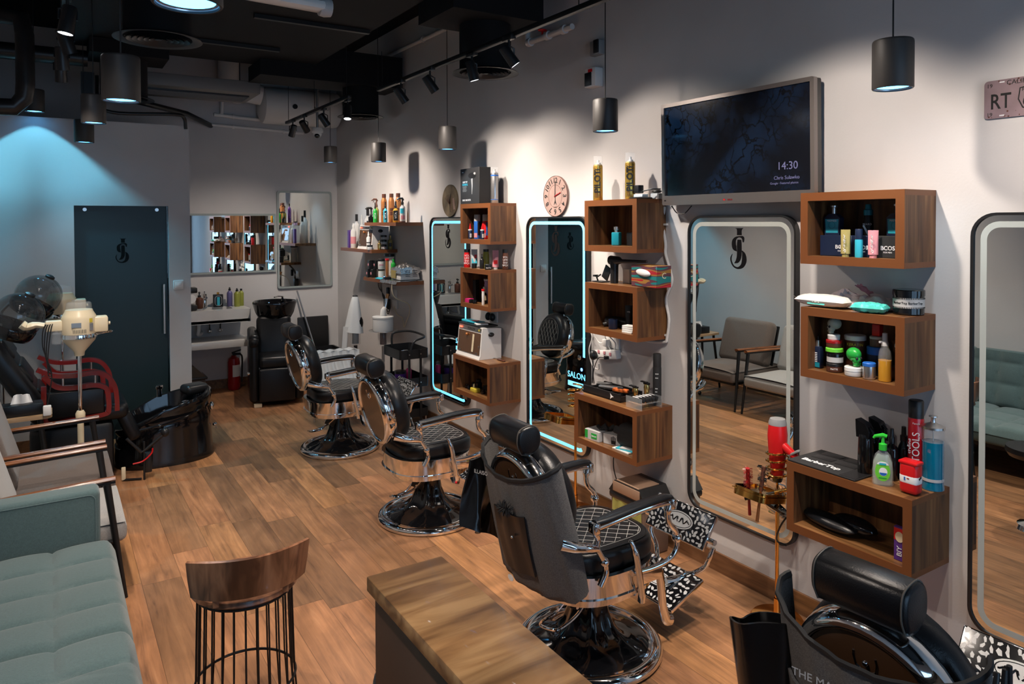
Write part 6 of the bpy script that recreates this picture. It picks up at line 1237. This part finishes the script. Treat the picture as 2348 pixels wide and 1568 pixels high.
t = thing('mug', 'dark blue mug in the middle box', 'mug', (-.17, 3.57, Z)); b = MB(); b.lathe([(.026, 0), (.029, .004), (.029, .062), (.026, .062), (.025, .01), (.0001, .008)], 'navy', seg=24, cap=False); b.build('mug_body', t)
t = thing('hair_dryer', 'black hair dryer lying behind the dark blue mug', 'hair dryer', (-.10, 3.62, Z+.035)); b = MB(); b.lathe([(.03, -.07), (.034, -.03), (.034, .03), (.022, .09)], 'black_pl', mx=Rz(.4) @ Rx(PI/2), seg=20); b.build('barrel', t); b = MB(); b.cyl((0, .02, 0), (-.06, .06, -.02), .014, 'black_pl'); b.build('handle', t)
for k in range(4): carton(-.19+.005*k, 3.385+.004*k, Z+.011*k, .06, .09, .010, 'white_pl', ('white card packet, bottom of the small pile in the middle box', 'white card packet, second from the bottom of the small pile', 'white card packet, third from the bottom of the small pile', 'white card packet, top of the small pile in the middle box')[k], rz=.08*k)
bottle(-.08, 3.43, Z, .02, .09, 'black_pl', 'black_pl', 'short black bottle right of the black cream tube', sh=.8)
# sockets and cables under the middle box
t = thing('extension_socket', 'white three-gang extension socket hanging on the wall with plugs', 'socket', (-.035, 3.80, 1.10)); b = MB(); b.box((0, 0, 0), (.045, .26, .062), 'white_gloss', bev=.01, rot=(-.15, 0, 0)); b.build('socket_body', t)
for k in range(3): b = MB(); b.box((-.024, .05-.06*k, .014+.009*k*0), (.003, .022, .022), 'pink', bev=.001); b.build('switch', t)
b = MB(); b.ell((-.045, .08, -.012), (.03, .024, .034), 'black_pl'); b.tube(bez([(-.05, .08, -.03), (-.05, .08, -.10), (-.06, .075, -.20)], 5), .004, 'black_pl'); b.build('black_plug', t)
b = MB(); b.box((-.035, -.045, -.01), (.03, .02, .02), 'black_pl'); b.tube(bez([(-.05, -.045, -.01), (-.07, -.0, -.02), (-.07, .05, -.12), (-.06, .055, -.2)], 5), .003, 'black_pl'); b.build('usb_plug', t)
t = thing('wall_socket', 'white double wall socket partly hidden above the extension socket', 'socket', (-.006, 3.77, 1.19)); b = MB(); b.box((0, 0, 0), (.012, .15, .09), 'white_pl', bev=.004); b.build('face_plate', t); b = MB(); b.box((-.03, .03, -.01), (.04, .045, .05), 'white_pl', bev=.008); b.build('plug', t)
b = MB()
b.tube(bez([(-.03, 4.02, 1.27), (-.02, 3.97, 1.20), (-.03, 3.99, 1.10), (-.025, 3.96, 1.0), (-.02, 3.90, .98), (-.05, 3.86, 1.03)], 8), .004, 'white_pl'); b.tube(bez([(-.06, 3.95, 1.27), (-.03, 3.88, 1.17), (-.04, 3.80, 1.20), (-.05, 3.82, 1.26)], 8), .004, 'white_pl')
b.tube(bez([(-.1, 3.75, 1.27), (-.04, 3.70, 1.19), (-.03, 3.75, 1.13), (-.05, 3.79, 1.2)], 8), .0035, 'white_pl'); tag(b.build('cable_tangle'), 'loose white cables tangled around the extension socket', 'cables')
b = MB(); b.tube(bez([(-.012, 3.27, 2.09), (-.012, 3.285, 1.99), (-.012, 3.262, 1.86), (-.012, 3.262, 1.80), (-.012, 3.215, 1.68), (-.012, 3.21, 1.62), (-.012, 3.258, 1.52), (-.012, 3.232, 1.40), (-.012, 3.25, 1.28), (-.012, 3.27, 1.255), (-.012, 3.40, 1.24), (-.012, 3.46, 1.25)], 6), .009, 'white_pl')
for z in (1.98, 1.30): b.box((-.012, 3.27, z), (.02, .04, .012), 'white_pl')
tag(b.build('wall_cable'), 'white cable run clipped down the wall beside the middle boxes', 'cable')
b = MB(); b.tube(bez([(-.02, 3.74, .545), (-.02, 3.74, .45), (-.03, 3.73, .35), (-.03, 3.69, .25), (-.04, 3.67, .20)], 5), .0035, 'black_pl'); b.tube([(-.04, 3.67, .21), (-.04, 3.66, .17)], .008, 'black_pl'); tag(b.build('loose_cord'), 'black cord dangling under the low middle box', 'cord')
b = MB(); b.tube(bez([(-.05, 3.17, 2.09), (-.05, 3.13, 2.05), (-.05, 3.07, 2.045), (-.04, 3.02, 2.09)], 6), .003, 'black_pl'); tag(b.build('tv_cord'), 'thin dark cord looping under the television', 'cord')
# low middle box top
Z = .872
t = thing('tool_tray', 'black barber tool tray with dividers on the low middle box', 'tray', (-.135, 3.62, Z), math.radians(1)); b = MB(); b.box((0, 0, .005), (.19, .36, .01), 'black_pl')
b.box((-.09, 0, .025), (.01, .36, .05), 'black_pl'); b.box((.09, 0, .025), (.01, .36, .05), 'black_pl')
for y in (-.175, -.105, -.035, .035, .105, .175): b.box((0, y, .018), (.18, .008, .034), 'black_pl')
b.build('tray_body', t); b = MB(); b.lathe([(.0001, 0), (.015, 0)], 'text_white', mx=wallmx(-.0955, -.10, .026), cap=False, seg=6, fn=lambda a, k: 1+.5*math.cos(3*a)); b.build('emblem', t)
b = MB(); b.cyl((-.03, .12, .055), (.03, .04, .06), .014, 'black_pl'); tag(b.build('trimmer_handle'), 'black trimmer lying across the tool tray', 'trimmer').location = (-.135, 3.62, Z)
t = thing('metal_clipper', 'silver clipper lying in the tool tray', 'hair clipper', (-.14, 3.63, Z+.05)); b = MB(); b.box((0, 0, 0), (.04, .16, .022), 'steel', bev=.008, rot=(0, 0, .5)); b.build('clipper_body', t)
t = thing('orange_trimmer', 'orange and black trimmer lying in the tool tray', 'trimmer', (-.14, 3.53, Z+.05)); b = MB(); b.box((0, 0, 0), (.035, .11, .024), 'trim_orange', bev=.008, rot=(0, 0, .35)); b.build('trimmer_body', t); b = MB(); b.box((.0, .0, .013), (.02, .04, .004), 'black_pl', rot=(0, 0, .35)); b.build('thumb_switch', t)
for x, y, h, l in ((-.13, 3.405, .10, 'shorter gold hair clipper standing behind the clear guard rack'), (-.10, 3.335, .135, 'taller gold hair clipper standing behind the clear guard rack')):
    t = thing('gold_clipper', l, 'hair clipper', (x, y, Z)); b = MB(); b.lathe([(.015, 0), (.017, h*.5), (.021, h*.75), (.017, h*.9)], 'gold_satin', seg=18, sx=.8); b.build('clipper_body', t); b = MB(); b.box((0, 0, h*.93), (.02, .042, h*.10), 'black_pl', bev=.002); b.box((-.01, .012, h*1.0), (.02, .05, .006), 'black_pl'); b.build('blade_head', t)
t = can(-.06, 3.285, Z, .026, .315, 'black_mt', 'black_mt', 'tall black spray can at the back of the low middle box', capf=.24)
for k, z in enumerate((.19, .165, .10, .08)): band_(t, .026, z, z+.006, 'light_grey', name='fine_print', a0=-.5, a1=.3-.1*k)
t = thing('guard_rack', 'clear acrylic rack of black clipper guards at the corner of the low middle box', 'rack', (-.17, 3.285, Z)); b = MB(); b.box((-.08, 0, .035), (.003, .14, .07), 'clear'); b.box((.08, 0, .035), (.003, .14, .07), 'clear'); b.box((0, .0, .035), (.16, .12, .003), 'clear'); b.build('rack_body', t)
for k in range(6): b = MB(); b.box((-.066+.026*k, -.0, .052), (.016, .10, .028), 'black_pl', bev=.005, rot=(0, .25, 0)); b.ell((-.066+.026*k, 0, .068), (.006, .03, .004), 'light_grey', 8, 6); tag(b.build('clipper_guard'), 'black clipper guard standing in the clear rack on the low middle box', 'clipper guard', 'clipper guards in the clear rack').location = (-.17, 3.285, Z)
Z = .585
for k, (x, y, rz) in enumerate(((-.21, 3.68, .1), (-.17, 3.54, .25))):
    t = carton(x, y, Z, .10, .13, .065, 'light_grey', ('grey and green glove carton at the front left in the low middle box', 'grey glove carton with hand print behind the green one')[k], rz=rz)
    b = MB()
    if k == 0: b.box((-.051, -.02, .03), (.001, .05, .034), 'green'); b.box((-.051, .05, .035), (.001, .025, .05), 'green'); b.text('falcon', .018, 'text_white', wallmx(-.052, -.02, .03))
    else:
        for j in range(5): b.box((-.051, -.03+.008*j, .035+.004*(2-abs(j-2))), (.001, .004, .03), 'text_black')
        b.box((-.051, -.014, .018), (.001, .034, .022), 'text_black')
    b.build('print', t)
b = MB(); b.grid(lambda u, v: ((u-.5)*.08, (v-.5)*.1, .02*math.sin(u*8)*math.sin(v*7)+.015), 10, 10, 'black_mt', thick=.006); tag(b.build('glove_heap'), 'crumpled black gloves on top of the glove cartons', 'gloves').location = (-.18, 3.63, Z+.068)
t = thing('black_bag', 'soft black pouch in the low middle box', 'bag', (-.15, 3.40, Z)); b = MB(); b.box((0, 0, .075), (.13, .19, .14), 'black_mt', bev=.04, seg=4, rot=(.15, .1, .3)); b.build('bag_body', t); b = MB(); b.box((-.05, 0, .10), (.03, .2, .05), 'black_mt', bev=.012, rot=(.15, .4, .3)); b.build('flap', t)
for k in range(3): b = MB(); b.box((0, 0, .004), (.10, .15, .006), ('white_pl', 'cyan', 'light_grey')[k], rot=(0, 0, .2*k)); tag(b.build('packet'), ('white packet lying at the front of the low middle box', 'blue edged packet lying on the white one', 'grey packet on top of the flat packets')[k], 'packet').location = (-.21+.015*k, 3.40-.02*k, Z+.007*k)
# ================================================================ nearest column
FACE = math.radians(-150); Z = 1.838
for k, (y, sy, m) in enumerate(((2.01, .16, 'navy'), (1.885, .085, 'navy'), (1.765, .13, 'black_mt'))):
    t = thing('carton', ('navy blue carton with white lettering, left in the top right box', 'dark carton with pale lettering, middle of the top right box', 'black carton with white lettering, right in the top right box')[k], 'box', (-.13, y, Z)); b = MB(); b.box((0, 0, .0475), (.09, sy, .095), m, bev=.002, seg=1); b.build('box_body', t)
    b = MB(); T = wallmx(-.0455, 0 if k else -.03, .042); b.text('BCOS', .025, 'text_white', T, sx=1.0, bold=.0004); b.text('FOR MEN', .009, 'text_white', T @ Tr(0, -.018, 0)); b.build('lettering', t)
for k, (y, l) in enumerate(((2.055, 'square-shouldered teal cologne bottle with silver cap on the navy carton'), (1.755, 'teal cologne bottle half hidden at the right of the top right box'))):
    t = thing('cologne_bottle', l, 'bottle', (-.12, y, Z+.096)); b = MB(); b.prism([(-.037, 0), (.037, 0), (.038, .008), (.040, .078), (.022, .094), (.012, .098), (-.012, .098), (-.022, .094), (-.040, .078), (-.038, .008)], -.016, .016, 'navy', wallmx(0, 0, 0) @ Rx(0)); b.build('bottle_body', t, 30)
    b = MB(); T = wallmx(-.0165, 0, .045); b.prism([(-.031, -.035), (.031, -.035), (.034, .028), (-.034, .028)], 0, .0006, 'cyan', T); b.ring(oval(.017, .017), oval(.015, .015), .0006, .001, 'teal', T); b.text('MADNESS', .011, 'text_white', T @ Tr(0, .02, .0008)); b.build('label', t)
    b = MB(); b.lathe([(.010, .096), (.010, .125), (.015, .128), (.016, .136), (.0001, .137)], 'silver', seg=18, cap=False); b.build('cap', t)
t = bottle(-.09, 1.905, Z, .022, .235, 'black_pl', 'teal', 'tall black spray bottle with slanted silver stripe in the top right box', cap='mist', sh=.72, neck=.7); b = MB(); b.box((0, .0, 0), (.008, .09, .0006), 'silver', mx=lab_mx(.10) @ Tr(0, 0, .0225) @ Rz(.45)); b.text('BEARD', .012, 'text_white', lab_mx(.145) @ Tr(-.004, 0, .0225)); b.build('label', t)
def volume(t, r, ys, cap=None):
    b = MB(); T = lab_mx(.0) @ Tr(0, 0, r)
    for k, s_ in enumerate(('VOL', 'UME', 'SHA', 'MPOO')): b.text(s_, .020, 'text_white', T @ Tr(.001*k, ys-.019*k, -.010+.0015*k) @ Rz(-.35), bold=.0004)
    b.build('lettering', t)
t = tube_(-.215, 1.935, Z, .0195, .122, 'mustard', 'mustard', 'mustard VOLUME shampoo tube in the top right box'); volume(t, .0195, .092)
t = can(-.205, 1.878, Z, .0165, .125, 'cyan', 'navy', 'small turquoise bottle between the mustard and pink tubes', name='travel_bottle', cat='bottle', capf=.32)
t = tube_(-.205, 1.812, Z, .0205, .120, 'pink', 'pink', 'dusty pink VOLUME shampoo tube in the top right box'); volume(t, .0205, .092)
# top of middle box
Z = 1.60
t = jar(-.105, 1.712, Z, .063, .105, 'gloss_black', 'gloss_black', 'wide black jar with white barber label on the middle right box', lid=.24); band_(t, .0611, .028, .072, 'light_grey')
b = MB()
for k in range(26):
    a = FACE-1.35+2.7*k/25
    for z in (.031, .069): b.box((.0622*math.cos(a), .0622*math.sin(a), z), (.001, .003, .006), 'text_black', rot=(0, 0, a))
b.text('BarberTop', .014, 'text_black', lab_mx(.050, FACE+.45), wrap=.062); b.text('BarberTop', .014, 'text_black', lab_mx(.050, FACE-.6), wrap=.062); b.build('lettering', t)
r_ = random.Random(12); HN = [[r_.uniform(-1, 1) for _ in range(40)] for _ in range(40)]
def pillow(b, L, Wd, H, m, mx, n=20, rough=.006, pinch=1):
    def f(sgn): return lambda u, v: ((u-.5)*L, (v-.5)*Wd*(1-.25*pinch*abs(2*u-1)**6*0), sgn*H/2*(max(0, math.sin(PI*u))**.22)*(max(0, math.sin(PI*v))**.35)+(rough*HN[int(u*n)][int(v*n)] if .03 < u < .97 and .03 < v < .97 else 0)+H/2)
    b.grid(f(1), n, n, m, mx=mx); b.grid(f(-1), n, n, m, mx=mx)
t = thing('wet_wipes', 'white and teal wet wipes pack at the left end of the middle right box', 'wipes', (-.165, 2.07, Z), 0)
b = MB(); pillow(b, .25, .11, .058, 'white_gloss', Rz(PI/2), rough=.002); b.add([(-.035, .12, .03), (-.03, .155, .05), (-.0, .15, .02), (.035, .12, .02)], [(0, 1, 2, 3)], 'white_gloss'); b.build('pack_body', t, 60)
b = MB(); b.grid(lambda u, v: (-.05+.055*v**1.2-.004, .055-.09*u+.01*math.sin(v*3), .012+.031*v**.6+.001), 10, 6, 'mint'); b.grid(lambda u, v: (-.048+.02*v, .10-.035*u, .022+.012*v+.001), 3, 3, 'purple'); b.text('Pure', .02, 'text_white', wallmx(-.052, .01, .028) @ Rx(-.8)); b.build('label', t)
t = thing('plastic_bag', 'crumpled translucent pinkish bag behind the wet wipes', 'bag', (-.085, 1.98, Z)); b = MB()
b.grid(lambda u, v: ((v-.5)*.14, .12-.30*u, (.10*max(0, math.sin(PI*u))**.5*max(0, math.sin(PI*v))**.4*(.75+.25*math.sin(u*7+1)))+.012*(HN[int(u*9)][int(v*9)]*(1 if .05 < u < .95 and .05 < v < .95 else 0))+.004), 24, 16, 'plastic_bag'); b.build('bag_body', t, 20)
b = MB(); b.grid(lambda u, v: (-.02+.06*v, -.02-.12*u, .105-.075*u+.006*HN[int(u*20)][int(v*20)]), 12, 8, 'pink'); b.build('pink_flap', t, 20)
b = MB(); pillow(b, .14, .09, .042, 'mint', Matrix(), rough=.004); r = tag(b.build('wipes_packet', None, 30), 'small mint green crinkled packet in front of the black jar', 'packet'); r.location = (-.195, 1.83, Z); r.rotation_euler = (0, 0, PI/2+.2)
# inside middle box
Z = 1.312
t = thing('serum_bottle', 'teal-black rectangular serum bottle at the left in the middle right box', 'bottle', (-.17, 2.10, Z)); b = MB(); b.box((0, 0, .05), (.03, .042, .10), 'navy', bev=.004); b.build('bottle_body', t); b = MB(); b.lathe([(.010, .10), (.010, .128), (.0001, .128)], 'silver', seg=16, cap=False); b.lathe([(.004, .128), (.003, .142), (.0001, .15)], 'black_pl', seg=10, cap=False); b.build('pump', t)
b = MB(); T = wallmx(-.0155, 0, 0)
for k in range(6): b.box((-.004, .07-.008*k, 0), (.02, .0035, .0006), 'text_white', mx=T)
b.box((0, .015, 0), (.036, .022, .0006), 'teal', mx=T); b.build('label', t)
t = jar(-.185, 2.005, Z, .036, .040, 'brown', 'black_pl', 'brown MATTE jar, bottom of the left stack in the middle right box', lid=.35); words(t, 'MATTE', 'text_white', .035, .014, .010)
jar(-.185, 2.003, Z+.041, .036, .045, 'black_pl', 'gloss_black', 'black jar with grey label, second in the left stack', lid=.35, band='light_grey')
jar(-.185, 2.006, Z+.087, .038, .022, 'black_pl', 'lime', 'flat jar with lime green lid, third in the left stack', lid=.8)
jar(-.182, 2.010, Z+.110, .035, .034, 'brown', 'dark_red', 'dark red jar, fourth in the left stack', lid=.4)
jar(-.182, 2.012, Z+.145, .027, .024, 'white_pl', 'white_pl', 'small white pot under the grey skull', lid=.4)
def skull(x, y, z, s_, m, lab, rz):
    t = thing('skull_figure', lab, 'skull', (x, y, z), rz); b = MB(); b.ell((0, 0, .62*s_), (.42*s_, .33*s_, .36*s_), m, 22, 14); b.ell((-.20*s_, 0, .36*s_), (.24*s_, .22*s_, .26*s_), m); b.box((-.22*s_, 0, .15*s_), (.30*s_, .30*s_, .26*s_), m, bev=.08*s_); b.ell((-.12*s_, .0, .42*s_), (.25*s_, .29*s_, .08*s_), m); b.build('skull_bone', t, 80)
    b = MB()
    for q in (-1, 1): b.ell((-.385*s_, q*.12*s_, .46*s_), (.06*s_, .075*s_, .075*s_), 'black_mt', 12, 8)
    b.ell((-.43*s_, 0, .31*s_), (.03*s_, .035*s_, .06*s_), 'black_mt', 10, 6); b.build('eye_socket', t)
    b = MB()
    for k in range(6): b.box((-.375*s_, (-.11+.044*k)*s_, .175*s_), (.02*s_, .036*s_, .07*s_), m, bev=.006*s_)
    b.build('teeth', t); return t
skull(-.18, 2.01, Z+.170, .075, 'skull_grey', 'grey-green skull ornament on top of the left jar stack', -.5)
t = jar(-.10, 1.958, Z, .047, .165, 'brown', 'white_pl', 'large jar with yellow lettering and white lid in the middle right box', lid=.13)
for k, s_ in enumerate(('KERATIN', 'HAIR', 'MASK')): words(t, s_, 'yellow', .046, .125-.022*k, .018)
t = jar(-.195, 1.905, Z, .039, .040, 'white_pl', 'white_gloss', 'low white jar under the green skull', lid=.45)
skull(-.195, 1.905, Z+.041, .085, 'green', 'glossy green skull ornament on the low white jar', 1.25)
t = jar(-.09, 1.86, Z, .042, .125, 'navy', 'blue', 'tall navy jar with blue lid in the middle right box', lid=.27)
jar(-.09, 1.86, Z+.126, .031, .045, 'bin_brown', 'light_grey', 'small grey-brown jar on top of the navy jar', lid=.25)
t = thing('red_bottle', 'small red square bottle on top of the grey-brown jar', 'bottle', (-.09, 1.858, Z+.172)); b = MB(); b.box((0, 0, .027), (.032, .038, .054), 'red', bev=.005); b.build('bottle_body', t); b = MB(); b.cyl((0, 0, .054), (0, 0, .070), .010, 'black_pl'); b.build('cap', t)
t = jar(-.20, 1.83, Z, .027, .070, 'silver', 'blue', 'silver jar with bright blue lid in the middle right box', lid=.22)
jar(-.12, 1.79, Z, .03, .055, 'bin_brown', 'brown', 'brown jar behind the silver jar with blue lid', lid=.3)
t = thing('spray_bottle', 'clear bottle half full of amber liquid with pale sprayer', 'bottle', (-.19, 1.765, Z)); b = MB(); b.lathe([(.025, 0), (.026, .004), (.026, .09), (.0001, .09)], 'amber', seg=22, cap=False); b.build('liquid', t)
b = MB(); b.lathe([(.0262, .088), (.0268, .1), (.024, .125), (.014, .150), (.013, .155)], 'clear', seg=22); b.build('bottle_body', t); b = MB(); b.lathe([(.015, .15), (.015, .165), (.012, .17), (.011, .205), (.0001, .208)], 'light_grey', seg=16, cap=False); b.box((-.016, .008, .168), (.022, .008, .008), 'light_grey'); b.build('sprayer', t)
t = bottle(-.09, 1.735, Z, .028, .215, 'white_pl', 'black_pl', 'white bottle with black skull print at the back right of the middle right box', sh=.7, neck=.7)
skull(-.12, 1.745, Z+.115, .05, 'white_pl', 'small white skull ornament half hidden at the right of the middle right box', .2)
# low right box
Z = .871
t = thing('barber_mat', 'black rubber mat with white lettering on the low right box', 'mat', (-.155, 2.01, Z), math.radians(0)); b = MB(); b.box((0, 0, .004), (.26, .34, .007), 'black_mt', bev=.002)
b.build('mat_body', t); b = MB(); b.text('BarberTop', .044, 'text_white', Matrix(((0, 1, 0, -.060), (-1, 0, 0, .04), (0, 0, 1, .0078), (0, 0, 0, 1))), bold=.0012); b.build('lettering', t)
b = MB()
for x in (.02, .09): b.box((x, .08, .008), (.05, .10, .003), 'black_pl', bev=.001); b.box((x, -.04, .008), (.05, .10, .003), 'black_pl', bev=.001)
b.box((-.0, -.13, .008), (.25, .075, .002), 'black_pl'); b.build('raised_pad', t)
def squeeze(x, y, l, lab, h):
    t = thing('spray_bottle', lab, 'spray bottle', (x, y, Z)); b = MB(); b.lathe([(.027, 0), (.031, .01), (.031, .10), (.029, .165), (.026, .18)], 'gloss_black', seg=28); b.build('bottle_body', t)
    b = MB(); P = [(-.03, .0), (.028, .0), (.030, .03), (.012, .062), (-.034, .078), (-.032, .03)]; b.prism([(a_, c_+.165) for a_, c_ in P], -.022, .022, 'gloss_black', Matrix(((0, 0, 1, 0), (-1, 0, 0, 0), (0, 1, 0, 0), (0, 0, 0, 1)))); b.build('spray_head', t, 50)
    b = MB(); b.tube([(0, -.02, .215), (-.0, -.038, .20), (0, -.040, .15)], .006, 'gloss_black'); b.build('trigger', t)
squeeze(-.155, 1.873, 0, 'glossy black continuous spray bottle, front of two on the mat', .24); squeeze(-.075, 1.86, 0, 'glossy black continuous spray bottle, behind the front one', .22)
t = thing('sanitizer_bottle', 'clear hand sanitiser bottle with green pump on the low right box', 'pump bottle', (-.215, 1.757, Z), FACE+PI/2)
b = MB(); L = [(.038, 0), (.042, .006), (.041, .06), (.038, .10), (.030, .13), (.014, .148), (.012, .155)]; b.lathe(L, 'clear', seg=30, sy=.55); b.lathe([(.036, .004), (.039, .06), (.036, .10), (.022, .13), (.0001, .13)], 'gel', seg=26, sy=.5, cap=False); b.build('bottle_body', t)
b = MB(); T = Tr(0, -.0228, .062) @ Rx(PI/2); b.prism([(.029*math.cos(a), .040*math.sin(a)*(1.0 if math.sin(a) < 0 else 1.15)) for a in [2*PI*k/28 for k in range(28)]], 0, .001, 'lime', T)
b.prism([(.022*math.cos(a), .030+.014*math.sin(a)) for a in [PI*k/14 for k in range(15)]], .001, .0015, 'text_white', T); b.prism(oval(.016, .018), .001, .0015, 'text_white', T @ Tr(.002, -.0, 0)); b.prism([(.014*math.cos(a), -.004+.012*math.sin(a)) for a in [PI+PI*k/14 for k in range(15)]], .0015, .002, 'blue', T @ Tr(.002, 0, 0)); b.box((0, .033, .0018), (.026, .008, .001), 'cyan', mx=T); b.box((0, -.026, .0015), (.03, .004, .001), 'green', mx=T); b.build('label', t)
b = MB(); b.lathe([(.016, .15), (.016, .175), (.007, .18), (.006, .205), (.0001, .206)], 'pump_green', seg=18, cap=False); b.tube([(.015, 0, .208), (.0, 0, .212), (-.03, 0, .205), (-.036, 0, .196)], [.008, .010, .007, .005], 'pump_green'); b.build('pump', t)
t = bottle(-.12, 1.772, Z, .026, .222, 'gloss_black', 'black_pl', 'dark sprayer bottle just behind the sanitiser', cap='mist', sh=.66); t = bottle(-.075, 1.745, Z, .023, .23, 'gloss_black', 'black_pl', 'slim dark pump bottle left of the red styling can', cap='mist', sh=.66, neck=.5)
t = can(-.085, 1.687, Z, .0315, .36, 'crimson', 'black_pl', 'tall red styling tools hairspray can with black cap', capf=.19); words(t, 'TOOLS', 'text_white', .0315, .165, .040, vert=True)
b = MB(); b.text('styling', .026, 'text_white', lab_mx(.165) @ Tr(-.024, 0, .0235) @ Rz(PI/2)); b.text('Fanola', .011, 'text_white', lab_mx(.265), wrap=.0315); b.build('lettering', t)
t = thing('disinfectant_jar', 'tall glass disinfectant jar of blue liquid with chrome lid', 'jar', (-.08, 1.618, Z)); b = MB(); b.lathe([(.043, 0), (.044, .006), (.040, .03), (.041, .04), (.041, .20), (.0001, .20)], 'barbicide', seg=30, cap=False); b.build('liquid', t)
b = MB(); b.lathe([(.0425, .2), (.0425, .255), (.044, .26)], 'clear', seg=30); b.build('glass_body', t); b = MB(); b.lathe([(.042, .036), (.042, .048)], 'light_grey', seg=30); b.build('basket_ring', t)
b = MB(); b.lathe([(.046, .255), (.046, .264), (.02, .275), (.010, .28), (.008, .29), (.009, .30), (.017, .303), (.016, .307), (.0001, .308)], 'steel', seg=28, cap=False); b.cyl((0, 0, .06), (0, 0, .26), .002, 'steel'); b.build('lid', t)
t = thing('talc_tin', 'red tin with white barber label at the front corner of the low right box', 'tin', (-.215, 1.637, Z), 0)
b = MB(); b.box((0, 0, .068), (.055, .075, .13), 'red', bev=.016, seg=4); b.box((0, 0, .130), (.058, .078, .014), 'red', bev=.005); b.build('tin_body', t); b = MB(); b.box((0, 0, .062), (.0565, .0765, .055), 'text_white', bev=.0165, seg=4); b.box((-.029, .01, .065), (.001, .006, .014), 'blue'); b.box((-.029, -.004, .068), (.001, .010, .004), 'dark_red'); b.box((.0, -.0385, .072), (.02, .001, .008), 'text_black', rot=(0, -.4, 0)); b.build('label', t)
Z = .585
t = thing('ball_brush', 'black oval body brush with glossy back lying in the low right box', 'brush', (-.20, 2.02, Z)); b = MB(); b.ell((0, .0, .035), (.055, .15, .03), 'leather', mx=Rz(-.15)); b.build('brush_body', t); b = MB(); b.ell((.05, -.10, .045), (.05, .11, .036), 'gloss_black', mx=Rz(-.1)); b.build('hand_grip', t)
t = carton(-.235, 1.665, Z, .02, .05, .14, 'purple', 'purple and red patterned carton standing in the low right box'); b = MB(); b.box((-.0105, .0, .11), (.001, .048, .05), 'red'); b.prism(oval(.018, .022), 0, .0008, 'cream', wallmx(-.0112, .0, .10)); b.text('BIY', .03, 'text_white', wallmx(-.0108, 0, .04) @ Rz(PI/2)); b.build('print', t)
# ================================================================ bottles on the marble sink, cables in the corner
FACE = math.radians(-95); Z = 1.0
t = bottle(-1.73, 9.1, Z+.001, .042, .19, 'brown', 'black_pl', 'red-brown soap dispenser with black pump on the sink', 'soap_dispenser', 'soap dispenser', cap='pump', sh=.66)
t = thing('cologne_bottle', 'square black bottle with blue label and gold stopper on the sink', 'bottle', (-1.51, 9.18, Z)); b = MB(); b.box((0, 0, .075), (.11, .05, .15), 'black_pl', bev=.006); b.build('bottle_body', t); b = MB(); b.cyl((0, 0, .15), (0, 0, .175), .014, 'gold'); b.build('stopper', t); b = MB(); b.box((0, -.026, .07), (.03, .001, .10), 'cyan'); b.ring(rrect(.08, .12, .035, 5), rrect(.072, .112, .03, 5), .0, .001, 'light_grey', Tr(0, -.0255, .075) @ Rx(PI/2)); b.build('label', t)
bottle(-1.38, 9.17, Z, .032, .225, 'lilac_dark', 'black_pl', 'violet-blue pump bottle on the sink', cap='pump', sh=.78)
t = bottle(-1.31, 9.1, Z, .034, .215, 'olive', 'black_pl', 'olive green pump bottle on the sink, left of the two green ones', cap='pump', sh=.78); bottle(-1.25, 9.16, Z, .030, .205, 'olive', 'black_pl', 'olive green bottle at the right end of the sink', sh=.82)
t = thing('wall_socket', 'white wall sockets with black adapters below the corner shelves', 'socket', (-.006, 7.42, 1.10)); b = MB(); b.box((0, 0, 0), (.012, .15, .09), 'white_pl', bev=.004); b.box((0, .02, .12), (.012, .15, .09), 'white_pl', bev=.004); b.build('face_plate', t); b = MB(); b.box((-.05, .10, -.0), (.06, .07, .11), 'black_pl', bev=.008); b.build('adapter', t); b = MB(); b.box((-.08, .0, .14), (.04, .03, .10), 'black_pl', bev=.01); b.build('plug', t)
b = MB()
for k in range(4): b.tube(bez([(-.15, 7.45+.03*k, 1.37), (-.10, 7.56+.03*k, 1.27), (-.08, 7.58-.02*k, 1.17), (-.06, 7.50, 1.08-.03*k), (-.05, 7.45, 1.05)], 6), .004, 'black_pl')
tag(b.build('cable_tangle'), 'black charger cables hanging under the lowest corner shelf', 'cables')
b = MB(); b.tube(bez([(-.25, 6.78, 1.41), (-.303, 6.80, 1.38), (-.28, 6.8, 1.25), (-.06, 6.95, 1.15), (-.015, 7.02, 1.05), (-.015, 7.1, .95), (-.015, 7.16, .88), (-.015, 7.2, .97), (-.015, 7.35, 1.0), (-.015, 7.42, 1.08)], 8), .0045, 'cream'); tag(b.build('warmer_cord'), 'thin pale cord from the foil wrapped warmer down to the socket', 'cord')
